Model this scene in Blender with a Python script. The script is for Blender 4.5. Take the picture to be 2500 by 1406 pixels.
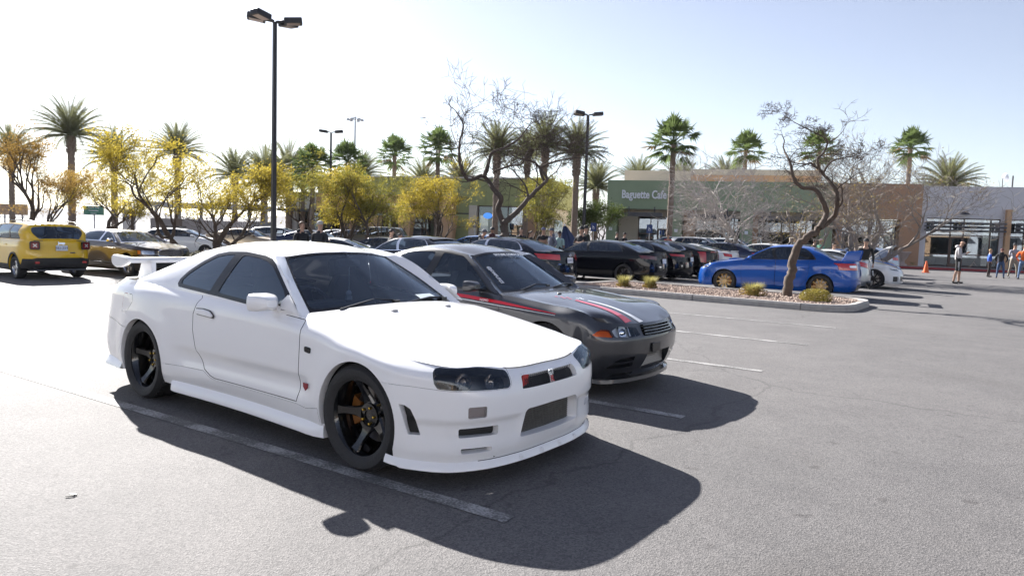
import bpy, bmesh, math, random
import numpy as np
from mathutils import Vector, Matrix
from mathutils.geometry import delaunay_2d_cdt

for o in list(bpy.data.objects): bpy.data.objects.remove(o)
scene = bpy.context.scene
COL = scene.collection
rad = math.radians

# ---------------------------------------------------------------- camera
cam_data = bpy.data.cameras.new('camera'); cam = bpy.data.objects.new('camera', cam_data); COL.objects.link(cam)
scene.camera = cam
CAM = Vector((3.217, -3.660, 1.458)); YAW, PITCH, ROLL = rad(126.805), rad(-4.366), rad(1.875)
FPX = 1715.84
FW = Vector((math.cos(PITCH)*math.cos(YAW), math.cos(PITCH)*math.sin(YAW), math.sin(PITCH)))
_r = Vector((math.sin(YAW), -math.cos(YAW), 0)); _u = _r.cross(FW)
RT = _r*math.cos(ROLL) + _u*math.sin(ROLL); UP = -_r*math.sin(ROLL) + _u*math.cos(ROLL)
m3 = Matrix((RT, UP, -FW)).transposed()
cam.matrix_world = Matrix.Translation(CAM) @ m3.to_4x4()
cam_data.sensor_width = 36; cam_data.lens = FPX / 2500 * 36; cam_data.clip_start = .05; cam_data.clip_end = 20000

# ---------------------------------------------------------------- sky, sun, exposure
SUN_AZ, SUN_EL = rad(161.), rad(31.)
world = bpy.data.worlds.new('World'); scene.world = world; world.use_nodes = True
wn = world.node_tree.nodes; wl = world.node_tree.links
sky = wn.new('ShaderNodeTexSky'); sky.sky_type = 'NISHITA'; sky.sun_disc = False
sky.sun_elevation = SUN_EL; sky.sun_rotation = rad(90.) - SUN_AZ
sky.altitude = 600; sky.air_density = 1.0; sky.dust_density = .8; sky.ozone_density = 1.0
hs = wn.new('ShaderNodeHueSaturation'); hs.inputs['Saturation'].default_value = .72; hs.inputs['Hue'].default_value = .515; wl.new(sky.outputs[0], hs.inputs['Color']); wl.new(hs.outputs[0], wn['Background'].inputs[0]); wn['Background'].inputs[1].default_value = .051
sun_d = bpy.data.lights.new('sun', 'SUN'); sun_d.energy = 5.0; sun_d.angle = rad(.53); sun_d.color = (1, .965, .92)
sun = bpy.data.objects.new('sun', sun_d); COL.objects.link(sun)
sdir = Vector((math.cos(SUN_EL)*math.cos(SUN_AZ), math.cos(SUN_EL)*math.sin(SUN_AZ), math.sin(SUN_EL)))
sun.rotation_euler = (-sdir).to_track_quat('-Z', 'Y').to_euler(); sun.location = sdir * 60
vs = scene.view_settings; vs.view_transform = 'Standard'; vs.look = 'None'; vs.exposure = 1.7; vs.gamma = 1; vs.use_curve_mapping = False
scene.cycles.max_bounces = 8; scene.cycles.transparent_max_bounces = 16; scene.cycles.caustics_reflective = False; scene.cycles.caustics_refractive = False

# ---------------------------------------------------------------- materials
MATS = {}
def mat(name, col=(.5, .5, .5), rough=.5, metal=0., coat=0., var=0., scale=8., bump=0., spec=.5, trans=0., emit=None, coat_r=.03, sheen=0.):
    if name in MATS: return MATS[name]
    m = bpy.data.materials.new(name); m.use_nodes = True; MATS[name] = m
    n = m.node_tree.nodes; l = m.node_tree.links; b = n['Principled BSDF']
    b.inputs['Base Color'].default_value = (*col, 1); b.inputs['Roughness'].default_value = rough; b.inputs['Metallic'].default_value = metal
    b.inputs['Coat Weight'].default_value = coat; b.inputs['Coat Roughness'].default_value = coat_r; b.inputs['Specular IOR Level'].default_value = spec
    b.inputs['Transmission Weight'].default_value = trans
    if sheen: b.inputs['Sheen Weight'].default_value = sheen
    if emit: b.inputs['Emission Color'].default_value = (*emit[0], 1); b.inputs['Emission Strength'].default_value = emit[1]
    if var or bump:
        tc = n.new('ShaderNodeTexCoord'); nz = n.new('ShaderNodeTexNoise'); nz.inputs['Scale'].default_value = scale; nz.inputs['Detail'].default_value = 6
        l.new(tc.outputs['Object'], nz.inputs['Vector'])
        if var:
            mx = n.new('ShaderNodeMix'); mx.data_type = 'RGBA'
            mx.inputs[6].default_value = (*[c*(1-var) for c in col], 1); mx.inputs[7].default_value = (*[min(1, c*(1+var)) for c in col], 1)
            l.new(nz.outputs['Fac'], mx.inputs[0]); l.new(mx.outputs[2], b.inputs['Base Color'])
        if bump:
            bp = n.new('ShaderNodeBump'); bp.inputs['Strength'].default_value = bump; bp.inputs['Distance'].default_value = .02
            l.new(nz.outputs['Fac'], bp.inputs['Height']); l.new(bp.outputs[0], b.inputs['Normal'])
    return m

def paint(name, col, metal=0., rough=.35, flake=0.):
    """car paint: base under a clear coat, faint dust"""
    if name in MATS: return MATS[name]
    m = mat(name, col, rough, metal, coat=1., coat_r=.02, spec=.12)
    n = m.node_tree.nodes; l = m.node_tree.links; b = n['Principled BSDF']
    tc = n.new('ShaderNodeTexCoord'); nz = n.new('ShaderNodeTexNoise'); nz.inputs['Scale'].default_value = 2.5; nz.inputs['Detail'].default_value = 8
    l.new(tc.outputs['Object'], nz.inputs['Vector'])
    mr = n.new('ShaderNodeMapRange'); mr.inputs[3].default_value = .015; mr.inputs[4].default_value = .07; l.new(nz.outputs['Fac'], mr.inputs[0]); l.new(mr.outputs[0], b.inputs['Coat Roughness'])
    if max(col) < .02: b.inputs['Specular IOR Level'].default_value = 0.; b.inputs['Coat IOR'].default_value = 1.42
    if flake:
        v = n.new('ShaderNodeTexVoronoi'); v.inputs['Scale'].default_value = 900; l.new(tc.outputs['Object'], v.inputs['Vector'])
        mx = n.new('ShaderNodeMix'); mx.data_type = 'RGBA'; mx.inputs[6].default_value = (*[c*(1-flake) for c in col], 1); mx.inputs[7].default_value = (*[min(1, c*(1+flake)) for c in col], 1)
        l.new(v.outputs['Color'], mx.inputs[0]); l.new(mx.outputs[2], b.inputs['Base Color'])
    return m

def glass(name, tint=(.5, .55, .6), refl=1.45, haze=.0, hcol=(.3, .4, .6)):
    """thin automotive / window sheet: tinted see-through plus mirror reflection by Fresnel"""
    if name in MATS: return MATS[name]
    m = bpy.data.materials.new(name); m.use_nodes = True; MATS[name] = m
    n = m.node_tree.nodes; l = m.node_tree.links; n.remove(n['Principled BSDF']); out = n['Material Output']
    tr = n.new('ShaderNodeBsdfTransparent'); tr.inputs[0].default_value = (*tint, 1)
    gl = n.new('ShaderNodeBsdfGlossy'); gl.inputs['Roughness'].default_value = .015; gl.inputs[0].default_value = (.78, .89, 1, 1)
    fr = n.new('ShaderNodeFresnel'); fr.inputs[0].default_value = refl
    mx = n.new('ShaderNodeMixShader'); l.new(fr.outputs[0], mx.inputs[0]); l.new(tr.outputs[0], mx.inputs[1]); l.new(gl.outputs[0], mx.inputs[2])
    last = mx
    if haze:
        df = n.new('ShaderNodeBsdfDiffuse'); df.inputs[0].default_value = (*hcol, 1)
        m2 = n.new('ShaderNodeMixShader'); m2.inputs[0].default_value = haze; l.new(mx.outputs[0], m2.inputs[1]); l.new(df.outputs[0], m2.inputs[2]); last = m2
    l.new(last.outputs[0], out.inputs[0])
    return m

# ---------------------------------------------------------------- objects
def tag(o, label=None, cat=None, group=None, kind=None):
    if label: o['label'] = label
    if cat: o['category'] = cat
    if group: o['group'] = group
    if kind: o['kind'] = kind
    return o

def empty(name, loc=(0, 0, 0), rz=0., label=None, cat=None, group=None):
    o = bpy.data.objects.new(name, None); COL.objects.link(o); o.location = loc; o.rotation_euler = (0, 0, rz); o.empty_display_size = .2
    return tag(o, label, cat, group)

def link(name, me, parent=None, loc=None, rz=None):
    o = bpy.data.objects.new(name, me); COL.objects.link(o); o.parent = parent
    if loc is not None: o.location = loc
    if rz is not None: o.rotation_euler = (0, 0, rz)
    return o

def copy_tree(o, parent=None):
    c = o.copy(); COL.objects.link(c); c.parent = parent
    for ch in list(o.children): copy_tree(ch, c)
    return c

class MB:
    """mesh builder: collects pieces and links them as one mesh object"""
    def __init__(self): self.v = []; self.f = []; self.n = 0
    def add(self, V, F, flip=False):
        V = np.asarray(V, float).reshape(-1, 3); self.v.append(V)
        for f in F:
            f = [i + self.n for i in f]
            self.f.append(f[::-1] if flip else f)
        self.n += len(V); return self
    def both(self, V, F, flip=False):
        V = np.asarray(V, float).reshape(-1, 3); self.add(V, F, flip); self.add(V * [1, -1, 1], F, not flip); return self
    def half(self, V, F, sg, flip=False):
        V = np.asarray(V, float).reshape(-1, 3); self.add(V * [1, sg, 1], F, flip ^ (sg < 0)); return self
    def grid(self, P, closed_u=False, closed_v=False, flip=False):
        P = np.asarray(P, float); a, b = P.shape[:2]; F = []
        for i in range(a if closed_u else a-1):
            for j in range(b if closed_v else b-1):
                F.append([i*b+j, ((i+1) % a)*b+j, ((i+1) % a)*b+(j+1) % b, i*b+(j+1) % b])
        return self.add(P.reshape(-1, 3), F, flip)
    def box(self, c, s, rz=0., taper=1., rx=0., ry=0.):
        x, y, z = [q/2 for q in s]
        V = np.array([(-x, -y, -z), (x, -y, -z), (x, y, -z), (-x, y, -z), (-x*taper, -y*taper, z), (x*taper, -y*taper, z), (x*taper, y*taper, z), (-x*taper, y*taper, z)])
        if rx or ry or rz:
            R = np.array(Matrix.Rotation(rz, 3, 'Z') @ Matrix.Rotation(ry, 3, 'Y') @ Matrix.Rotation(rx, 3, 'X')); V = V @ R.T
        return self.add(V + np.asarray(c, float), [[0, 3, 2, 1], [4, 5, 6, 7], [0, 1, 5, 4], [1, 2, 6, 5], [2, 3, 7, 6], [3, 0, 4, 7]])
    def bbox(self, x0, x1, y0, y1, z0, z1): return self.box(((x0+x1)/2, (y0+y1)/2, (z0+z1)/2), (abs(x1-x0), abs(y1-y0), abs(z1-z0)))
    def tube(self, pts, r, n=8, cap=True):
        pts = [Vector(p) for p in pts]; rr = r if hasattr(r, '__len__') else [r]*len(pts); rings = []; prev = None
        for i, p in enumerate(pts):
            t = (pts[min(i+1, len(pts)-1)] - pts[max(i-1, 0)])
            if t.length < 1e-9: t = Vector((0, 0, 1))
            t.normalize()
            a = prev if prev is not None and abs(prev.dot(t)) < .95 else (Vector((1, 0, 0)) if abs(t.x) < .8 else Vector((0, 1, 0)))
            a = (a - t*a.dot(t)).normalized(); prev = a; b = t.cross(a)
            rings.append([tuple(p + (a*math.cos(2*math.pi*k/n) + b*math.sin(2*math.pi*k/n))*rr[i]) for k in range(n)])
        base = self.n; self.grid(np.array(rings), closed_v=True, flip=True)
        if cap:
            self.f.append([base + k for k in range(n)][::-1]); self.f.append([base + (len(pts)-1)*n + k for k in range(n)])
        return self
    def lathe(self, prof, n=24, axis='z', c=(0, 0, 0), flip=False):
        P = np.zeros((n, len(prof), 3))
        for k in range(n):
            a = 2*math.pi*k/n
            for j, (r, h) in enumerate(prof):
                P[k, j] = (r*math.cos(a), r*math.sin(a), h) if axis == 'z' else (r*math.cos(a), h, r*math.sin(a))
        return self.grid(P + np.asarray(c, float), closed_u=True, flip=flip)
    def sphere(self, c, r, n=10, m=7, sc=(1, 1, 1)):
        P = np.zeros((n, m, 3))
        for i in range(n):
            for j in range(m):
                a = 2*math.pi*i/n; b = math.pi*(j/(m-1) - .5)
                P[i, j] = (math.cos(b)*math.cos(a)*sc[0], math.cos(b)*math.sin(a)*sc[1], math.sin(b)*sc[2])
        return self.grid(P*r + np.asarray(c, float), closed_u=True)
    def mesh(self, name, mats, weld=0., sharp=40., mi=None):
        me = bpy.data.meshes.new(name); V = np.concatenate(self.v) if self.v else np.zeros((0, 3))
        me.from_pydata(V.tolist(), [], self.f)
        for m in (mats if isinstance(mats, (list, tuple)) else [mats]): me.materials.append(m)
        if mi is not None: me.polygons.foreach_set('material_index', mi)
        if weld:
            bm = bmesh.new(); bm.from_mesh(me); bmesh.ops.remove_doubles(bm, verts=bm.verts, dist=weld); bm.to_mesh(me); bm.free()
        if sharp is not None:
            me.shade_smooth(); me.set_sharp_from_angle(angle=rad(sharp))
        me.update(); return me
    def build(self, name, mats, parent=None, weld=0., sharp=40., loc=None, rz=None):
        return link(name, self.mesh(name, mats, weld, sharp), parent, loc, rz)
def asphalt():
    m = bpy.data.materials.new('asphalt'); m.use_nodes = True; n = m.node_tree.nodes; l = m.node_tree.links; b = n['Principled BSDF']
    tc = n.new('ShaderNodeTexCoord')
    def noise(sc, det=6, rough=.6):
        q = n.new('ShaderNodeTexNoise'); q.inputs['Scale'].default_value = sc; q.inputs['Detail'].default_value = det; q.inputs['Roughness'].default_value = rough; l.new(tc.outputs['Object'], q.inputs['Vector']); return q
    big = noise(.25, 5); mid = noise(2.2, 6); fine = noise(160, 3, .7)
    vo = n.new('ShaderNodeTexVoronoi'); vo.inputs['Scale'].default_value = 110; l.new(tc.outputs['Object'], vo.inputs['Vector'])
    def ramp(src, a, b_, ca, cb):
        r = n.new('ShaderNodeValToRGB'); r.color_ramp.elements[0].position = a; r.color_ramp.elements[1].position = b_
        r.color_ramp.elements[0].color = (*ca, 1); r.color_ramp.elements[1].color = (*cb, 1); l.new(src, r.inputs[0]); return r
    base = ramp(mid.outputs['Fac'], .3, .72, (.090, .086, .087), (.120, .115, .115))
    def mul(a, b2, f=1.):
        x = n.new('ShaderNodeMix'); x.data_type = 'RGBA'; x.blend_type = 'MULTIPLY'; x.inputs[0].default_value = f; l.new(a, x.inputs[6]); l.new(b2, x.inputs[7]); return x.outputs[2]
    c = mul(base.outputs[0], ramp(big.outputs['Fac'], .35, .7, (.82, .82, .82), (1.15, 1.14, 1.12)).outputs[0])
    c = mul(c, ramp(vo.outputs['Color'], .05, .95, (.55, .55, .56), (1.48, 1.46, 1.44)).outputs[0])
    c = mul(c, ramp(fine.outputs['Fac'], .3, .7, (.7, .7, .7), (1.3, 1.3, 1.3)).outputs[0])
    st = noise(.55, 6, .65); c = mul(c, ramp(st.outputs['Fac'], .56, .70, (1, 1, 1), (.72, .71, .70)).outputs[0])
    dr = noise(5.5, 3, .5); c = mul(c, ramp(dr.outputs['Fac'], .66, .74, (1, 1, 1), (.62, .60, .60)).outputs[0])
    # long fine cracks
    v2 = n.new('ShaderNodeTexVoronoi'); v2.feature = 'DISTANCE_TO_EDGE'; v2.inputs['Scale'].default_value = .16
    wob = n.new('ShaderNodeVectorMath'); wob.operation = 'ADD'; w2 = n.new('ShaderNodeVectorMath'); w2.operation = 'SCALE'; w2.inputs['Scale'].default_value = .9
    l.new(noise(.9, 5).outputs['Color'], w2.inputs[0]); l.new(tc.outputs['Object'], wob.inputs[0]); l.new(w2.outputs[0], wob.inputs[1]); l.new(wob.outputs[0], v2.inputs['Vector'])
    c = mul(c, ramp(v2.outputs['Distance'], .0004, .0010, (.6, .6, .6), (1, 1, 1)).outputs[0])
    l.new(c, b.inputs['Base Color'])
    b.inputs['Roughness'].default_value = .82; b.inputs['Specular IOR Level'].default_value = .65
    h = n.new('ShaderNodeMath'); h.operation = 'ADD'; l.new(vo.outputs['Distance'], h.inputs[0]); l.new(fine.outputs['Fac'], h.inputs[1])
    bp = n.new('ShaderNodeBump'); bp.inputs['Strength'].default_value = .5; bp.inputs['Distance'].default_value = .006; l.new(h.outputs[0], bp.inputs['Height']); l.new(bp.outputs[0], b.inputs['Normal'])
    return m
ASPHALT = asphalt()
def smooth(t): t = min(1, max(0, t)); return t*t*(3-2*t)
def gz(x, y):
    """the lot falls gently away to the left for drainage"""
    return -.28*smooth((-8.5-x)/10)*smooth((24-y)/9)
gxs = [-4000, -400, -120] + [-80 + 4*i for i in range(12)] + [-32 + i for i in range(30)] + [0, 60, 4000]
gys = [-4000, -200, -40] + [-20 + 4*i for i in range(8)] + [12 + i for i in range(15)] + [30, 80, 4000]
g = MB(); g.grid(np.array([[(x, y, gz(x, y)) for y in gys] for x in gxs]), flip=False)
ground_o = tag(g.build('ground', ASPHALT, sharp=80), kind='structure')
def spot(px, depth, z=0.):
    """ground point seen at image column px (of 2500) at a distance along the view axis"""
    k = (px-1250)/FPX; p = CAM + (FW + RT*k)*depth
    return (p.x, p.y, z + gz(p.x, p.y))
# ---------------------------------------------------------------- surface maths (numpy)
def herm(t, T, P):
    """non-uniform Catmull-Rom through rows of P at knots T; P (n, ...)"""
    t = np.clip(np.asarray(t, float), T[0], T[-1])
    k = np.clip(np.searchsorted(T, t, side='right') - 1, 0, len(T) - 2)
    h = np.diff(T); d = np.diff(P, axis=0) / h.reshape(-1, *([1] * (P.ndim - 1)))
    M = np.empty_like(P)
    M[0] = d[0]; M[-1] = d[-1]
    if len(T) > 2:
        w = (h[:-1] / (h[:-1] + h[1:])).reshape(-1, *([1] * (P.ndim - 1)))
        M[1:-1] = d[:-1] * (1 - w) + d[1:] * w
    sh = (-1,) + (1,) * (P.ndim - 1)
    hk = h[k]; a = ((t - T[k]) / hk)
    a = a.reshape(sh); hk = hk.reshape(sh)
    a2 = a * a; a3 = a2 * a
    return (2*a3 - 3*a2 + 1) * P[k] + (a3 - 2*a2 + a) * hk * M[k] + (3*a2 - 2*a3) * P[k+1] + (a3 - a2) * hk * M[k+1]

class Curve:
    def __init__(self, pts):
        self.P = np.array(pts, float)
        d = np.linalg.norm(np.diff(self.P, axis=0), axis=1)
        self.T = np.concatenate([[0], np.cumsum(np.sqrt(d * d + 1e-12))]); self.T /= self.T[-1]
    def __call__(self, t):
        return herm(np.atleast_1d(t), self.T, self.P)

class Net:
    """ring surface: stations (x, y) round half the car, each with levels (inset, z)"""
    def __init__(self, st, lv):
        st = np.array(st, float); lv = np.array(lv, float)
        n, m = lv.shape[:2]
        full = np.concatenate([[[st[1, 0], -st[1, 1]]], st, [[st[-2, 0], -st[-2, 1]]]])
        tg = full[2:] - full[:-2]; tg /= np.linalg.norm(tg, axis=1)[:, None]
        nin = np.stack([tg[:, 1], -tg[:, 0]], 1)           # right-hand of travel front->side->rear with y>0
        c = np.array([st[:, 0].mean(), 0]); s = np.sign(((c - st) * nin).sum(1)); nin *= s[:, None]
        P = np.zeros((n, m, 3))
        for i in range(n):
            P[i, :, :2] = st[i] + nin[i] * lv[i, :, 0:1]
            P[i, :, 2] = lv[i, :, 1]
        P[0, :, 1] = 0; P[-1, :, 1] = 0
        a = P[1].copy(); a[:, 1] *= -1; b = P[-2].copy(); b[:, 1] *= -1
        self.P = np.concatenate([[a], P, [b]])
        d = np.linalg.norm(np.diff(st, axis=0), axis=1)
        S = np.concatenate([[0], np.cumsum(d)])
        self.S = np.concatenate([[-d[0]], S, [S[-1] + d[-1]]]); self.L = S[-1]; self.st_s = S
        dv = np.linalg.norm(np.diff(P, axis=1), axis=2).mean(0)
        self.V = np.concatenate([[0], np.cumsum(dv)]); self.H = self.V[-1]
        self.bump = []
    def __call__(self, s, v):
        s = np.atleast_1d(np.asarray(s, float)); v = np.atleast_1d(np.asarray(v, float))
        s, v = np.broadcast_arrays(s, v)
        rows = herm(s.ravel(), self.S, self.P)              # (N, m, 3)
        V = self.V; v = np.clip(v.ravel(), V[0], V[-1])
        k = np.clip(np.searchsorted(V, v, side='right') - 1, 0, len(V) - 2)
        h = np.diff(V); d = np.diff(rows, axis=1) / h[None, :, None]
        M = np.empty_like(rows); M[:, 0] = d[:, 0]; M[:, -1] = d[:, -1]
        w = (h[:-1] / (h[:-1] + h[1:]))[None, :, None]
        M[:, 1:-1] = d[:, :-1] * (1 - w) + d[:, 1:] * w
        I = np.arange(len(v)); a = ((v - V[k]) / h[k])[:, None]; hk = h[k][:, None]
        a2 = a*a; a3 = a2*a
        Q = (2*a3 - 3*a2 + 1) * rows[I, k] + (a3 - 2*a2 + a) * hk * M[I, k] + (3*a2 - 2*a3) * rows[I, k+1] + (a3 - a2) * hk * M[I, k+1]
        for f in self.bump: Q = f(Q)
        return Q
    def s_at_x(self, x, v=None):
        """parameter on the side of the car whose x is given, at the top edge"""
        v = self.H if v is None else v
        ss = np.linspace(self.st_s[2] * .6, self.L - (self.L - self.st_s[-3]) * .6, 1200)
        X = self(ss, np.full_like(ss, v))[:, 0]
        return float(np.interp(-x, -X, ss))

def coons(c0, c1, d0, d1, bulge=None):
    """patch f(u,v): c0(u) v=0, c1(u) v=1, d0(v) u=0, d1(v) u=1"""
    def f(u, v):
        u = np.atleast_1d(np.asarray(u, float)); v = np.atleast_1d(np.asarray(v, float))
        u, v = np.broadcast_arrays(u, v); u = u.ravel(); v = v.ravel()
        U = u[:, None]; V = v[:, None]
        P00, P10, P01, P11 = c0(0.), c0(1.), c1(0.), c1(1.)
        r = (1-V) * c0(u) + V * c1(u) + (1-U) * d0(v) + U * d1(v)
        r = r - ((1-U)*(1-V)*P00 + U*(1-V)*P10 + (1-U)*V*P01 + U*V*P11)
        if bulge is not None:
            r = r + np.asarray(bulge)[None] * np.clip(16 * U*(1-U)*V*(1-V), 0, None) ** .6
        return r
    return f

def normals(fn, u, v, e=1e-3):
    a = fn(u + e, v) - fn(u - e, v); b = fn(u, v + e) - fn(u, v - e)
    n = np.cross(a, b); return n / (np.linalg.norm(n, axis=1)[:, None] + 1e-12)

def invert(fn, comps, targ, u0, u1, v0, v1, n=90):
    """(u, v) where the chosen components of fn match targ rows"""
    uu, vv = np.meshgrid(np.linspace(u0, u1, n), np.linspace(v0, v1, n)); uu = uu.ravel(); vv = vv.ravel()
    G = fn(uu, vv)[:, comps]; out = []
    for t in np.asarray(targ, float):
        k = int(np.argmin(((G - t) ** 2).sum(1))); q = np.array([uu[k], vv[k]])
        for _ in range(12):
            p = fn(q[0], q[1])[0, comps]; e = 1e-4
            J = np.stack([(fn(q[0] + e, q[1])[0, comps] - p) / e, (fn(q[0], q[1] + e)[0, comps] - p) / e], 1)
            try: dq = np.linalg.solve(J, t - p)
            except np.linalg.LinAlgError: break
            dq = np.clip(dq, -.15, .15); q = q + dq
            q[0] = min(max(q[0], u0 - .3), u1 + .3); q[1] = min(max(q[1], v0 - .3), v1 + .3)
            if abs(dq).max() < 1e-5: break
        out.append(q)
    return np.array(out)

def rounded(poly, r=.02, n=5):
    """round the corners of a closed 2-D polygon"""
    P = np.array(poly, float); out = []; m = len(P)
    rr = r if hasattr(r, '__len__') else [r] * m
    for i in range(m):
        a, b, c = P[i-1], P[i], P[(i+1) % m]
        la, lc = np.linalg.norm(a-b), np.linalg.norm(c-b)
        d = min(rr[i], la * .49, lc * .49)
        if d < 1e-4: out.append(b); continue
        p, q = b + (a-b) / la * d, b + (c-b) / lc * d
        for t in np.linspace(0, 1, n): out.append((1-t)**2 * p + 2*t*(1-t) * b + t*t * q)
    return np.array(out)

def dense(poly, step=.03):
    P = np.array(poly, float); out = []
    for i in range(len(P)):
        a, b = P[i], P[(i+1) % len(P)]; n = max(1, int(math.ceil(np.linalg.norm(b-a) / step)))
        for k in range(n): out.append(a + (b-a) * k / n)
    return np.array(out)

def shrink(poly, d):
    P = np.array(poly, float); A = .5 * np.sum(P[:, 0]*np.roll(P[:, 1], -1) - P[:, 1]*np.roll(P[:, 0], -1))
    t = np.roll(P, -1, 0) - np.roll(P, 1, 0); t /= np.linalg.norm(t, axis=1)[:, None] + 1e-9
    n = np.stack([-t[:, 1], t[:, 0]], 1) * np.sign(A)
    return P + n * d

def inpoly(P, pts):
    x, y = pts[:, 0], pts[:, 1]; c = np.zeros(len(pts), bool); P = np.asarray(P); j = len(P) - 1
    for i in range(len(P)):
        xi, yi = P[i]; xj, yj = P[j]
        if yi != yj:
            c ^= ((yi > y) != (yj > y)) & (x < (xj - xi) * (y - yi) / (yj - yi) + xi)
        j = i
    return c
# ---------------------------------------------------------------- car bodies
def cut(fn, u0, u1, v0, v1, nu, nv, polys, su=1., sv=1., clear=.012):
    """triangulate the patch with all outlines as edges; returns 2-D points, triangles, index of the innermost outline (-1 none)"""
    pts = []; edges = []
    def loop(P):
        b = len(pts); n = len(P)
        for q in P: pts.append((q[0]*su, q[1]*sv))
        for i in range(n): edges.append((b+i, b+(i+1) % n))
    rect = [(u0 + (u1-u0)*i/nu, v0) for i in range(nu)] + [(u1, v0 + (v1-v0)*i/nv) for i in range(nv)] + [(u1 - (u1-u0)*i/nu, v1) for i in range(nu)] + [(u0, v1 - (v1-v0)*i/nv) for i in range(nv)]
    loop(rect)
    for P in polys: loop(P)
    E = np.array([p for P in polys for p in P]).reshape(-1, 2) * [su, sv] if polys else np.zeros((0, 2))
    gu, gv = np.meshgrid(u0 + (u1-u0)*np.arange(1, nu)/nu, v0 + (v1-v0)*np.arange(1, nv)/nv)
    G = np.stack([gu.ravel()*su, gv.ravel()*sv], 1)
    if len(E):
        keep = np.array([(((E - g)**2).sum(1)).min() > clear**2 for g in G]); G = G[keep]
    pts += [tuple(g) for g in G]
    r = delaunay_2d_cdt([Vector(p) for p in pts], edges, [], 0, 1e-6)
    V = np.array([tuple(v) for v in r[0]]) / [su, sv]; T = np.array([list(f) for f in r[2]])
    c = V[T].mean(1); e = 1e-6
    ins = (c[:, 0] > u0-e) & (c[:, 0] < u1+e) & (c[:, 1] > v0-e) & (c[:, 1] < v1+e)
    a = V[T]; area = np.abs((a[:, 1, 0]-a[:, 0, 0])*(a[:, 2, 1]-a[:, 0, 1]) - (a[:, 2, 0]-a[:, 0, 0])*(a[:, 1, 1]-a[:, 0, 1]))
    ins &= area > 1e-9
    T = T[ins]; c = c[ins]; R = np.full(len(T), -1)
    for k, P in enumerate(polys): R[inpoly(P, c)] = k
    sgn = (V[T][:, 1, 0]-V[T][:, 0, 0])*(V[T][:, 2, 1]-V[T][:, 0, 1]) - (V[T][:, 2, 0]-V[T][:, 0, 0])*(V[T][:, 1, 1]-V[T][:, 0, 1])
    T[sgn < 0] = T[sgn < 0][:, ::-1]
    return V, T, R

def region(fn, V, T, sel, off=0.):
    t = T[sel]
    if not len(t): return np.zeros((0, 3)), []
    ids, inv = np.unique(t, return_inverse=True); W = V[ids]
    P = fn(W[:, 0], W[:, 1])
    if off: P = P + normals(fn, W[:, 0], W[:, 1]) * off
    return P, inv.reshape(-1, 3).tolist()

def flange(fn, poly, d, u0, u1, v0, v1, dirv=None):
    P = np.asarray(poly); Q = fn(P[:, 0], P[:, 1]); N = normals(fn, P[:, 0], P[:, 1]) if dirv is None else np.tile(np.asarray(dirv, float), (len(P), 1))
    R = Q - N * d; n = len(P); F = []; e = 1e-4
    ok = (P[:, 0] > u0+e) & (P[:, 0] < u1-e) & (P[:, 1] > v0-e) & (P[:, 1] < v1+e)
    for i in range(n):
        j = (i+1) % n
        if ok[i] or ok[j]: F.append([i, j, n+j, n+i])
    return np.concatenate([Q, R]), F

def seg(c, a, b):
    return lambda t: c(a + (b-a)*np.atleast_1d(np.asarray(t, float)))

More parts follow.
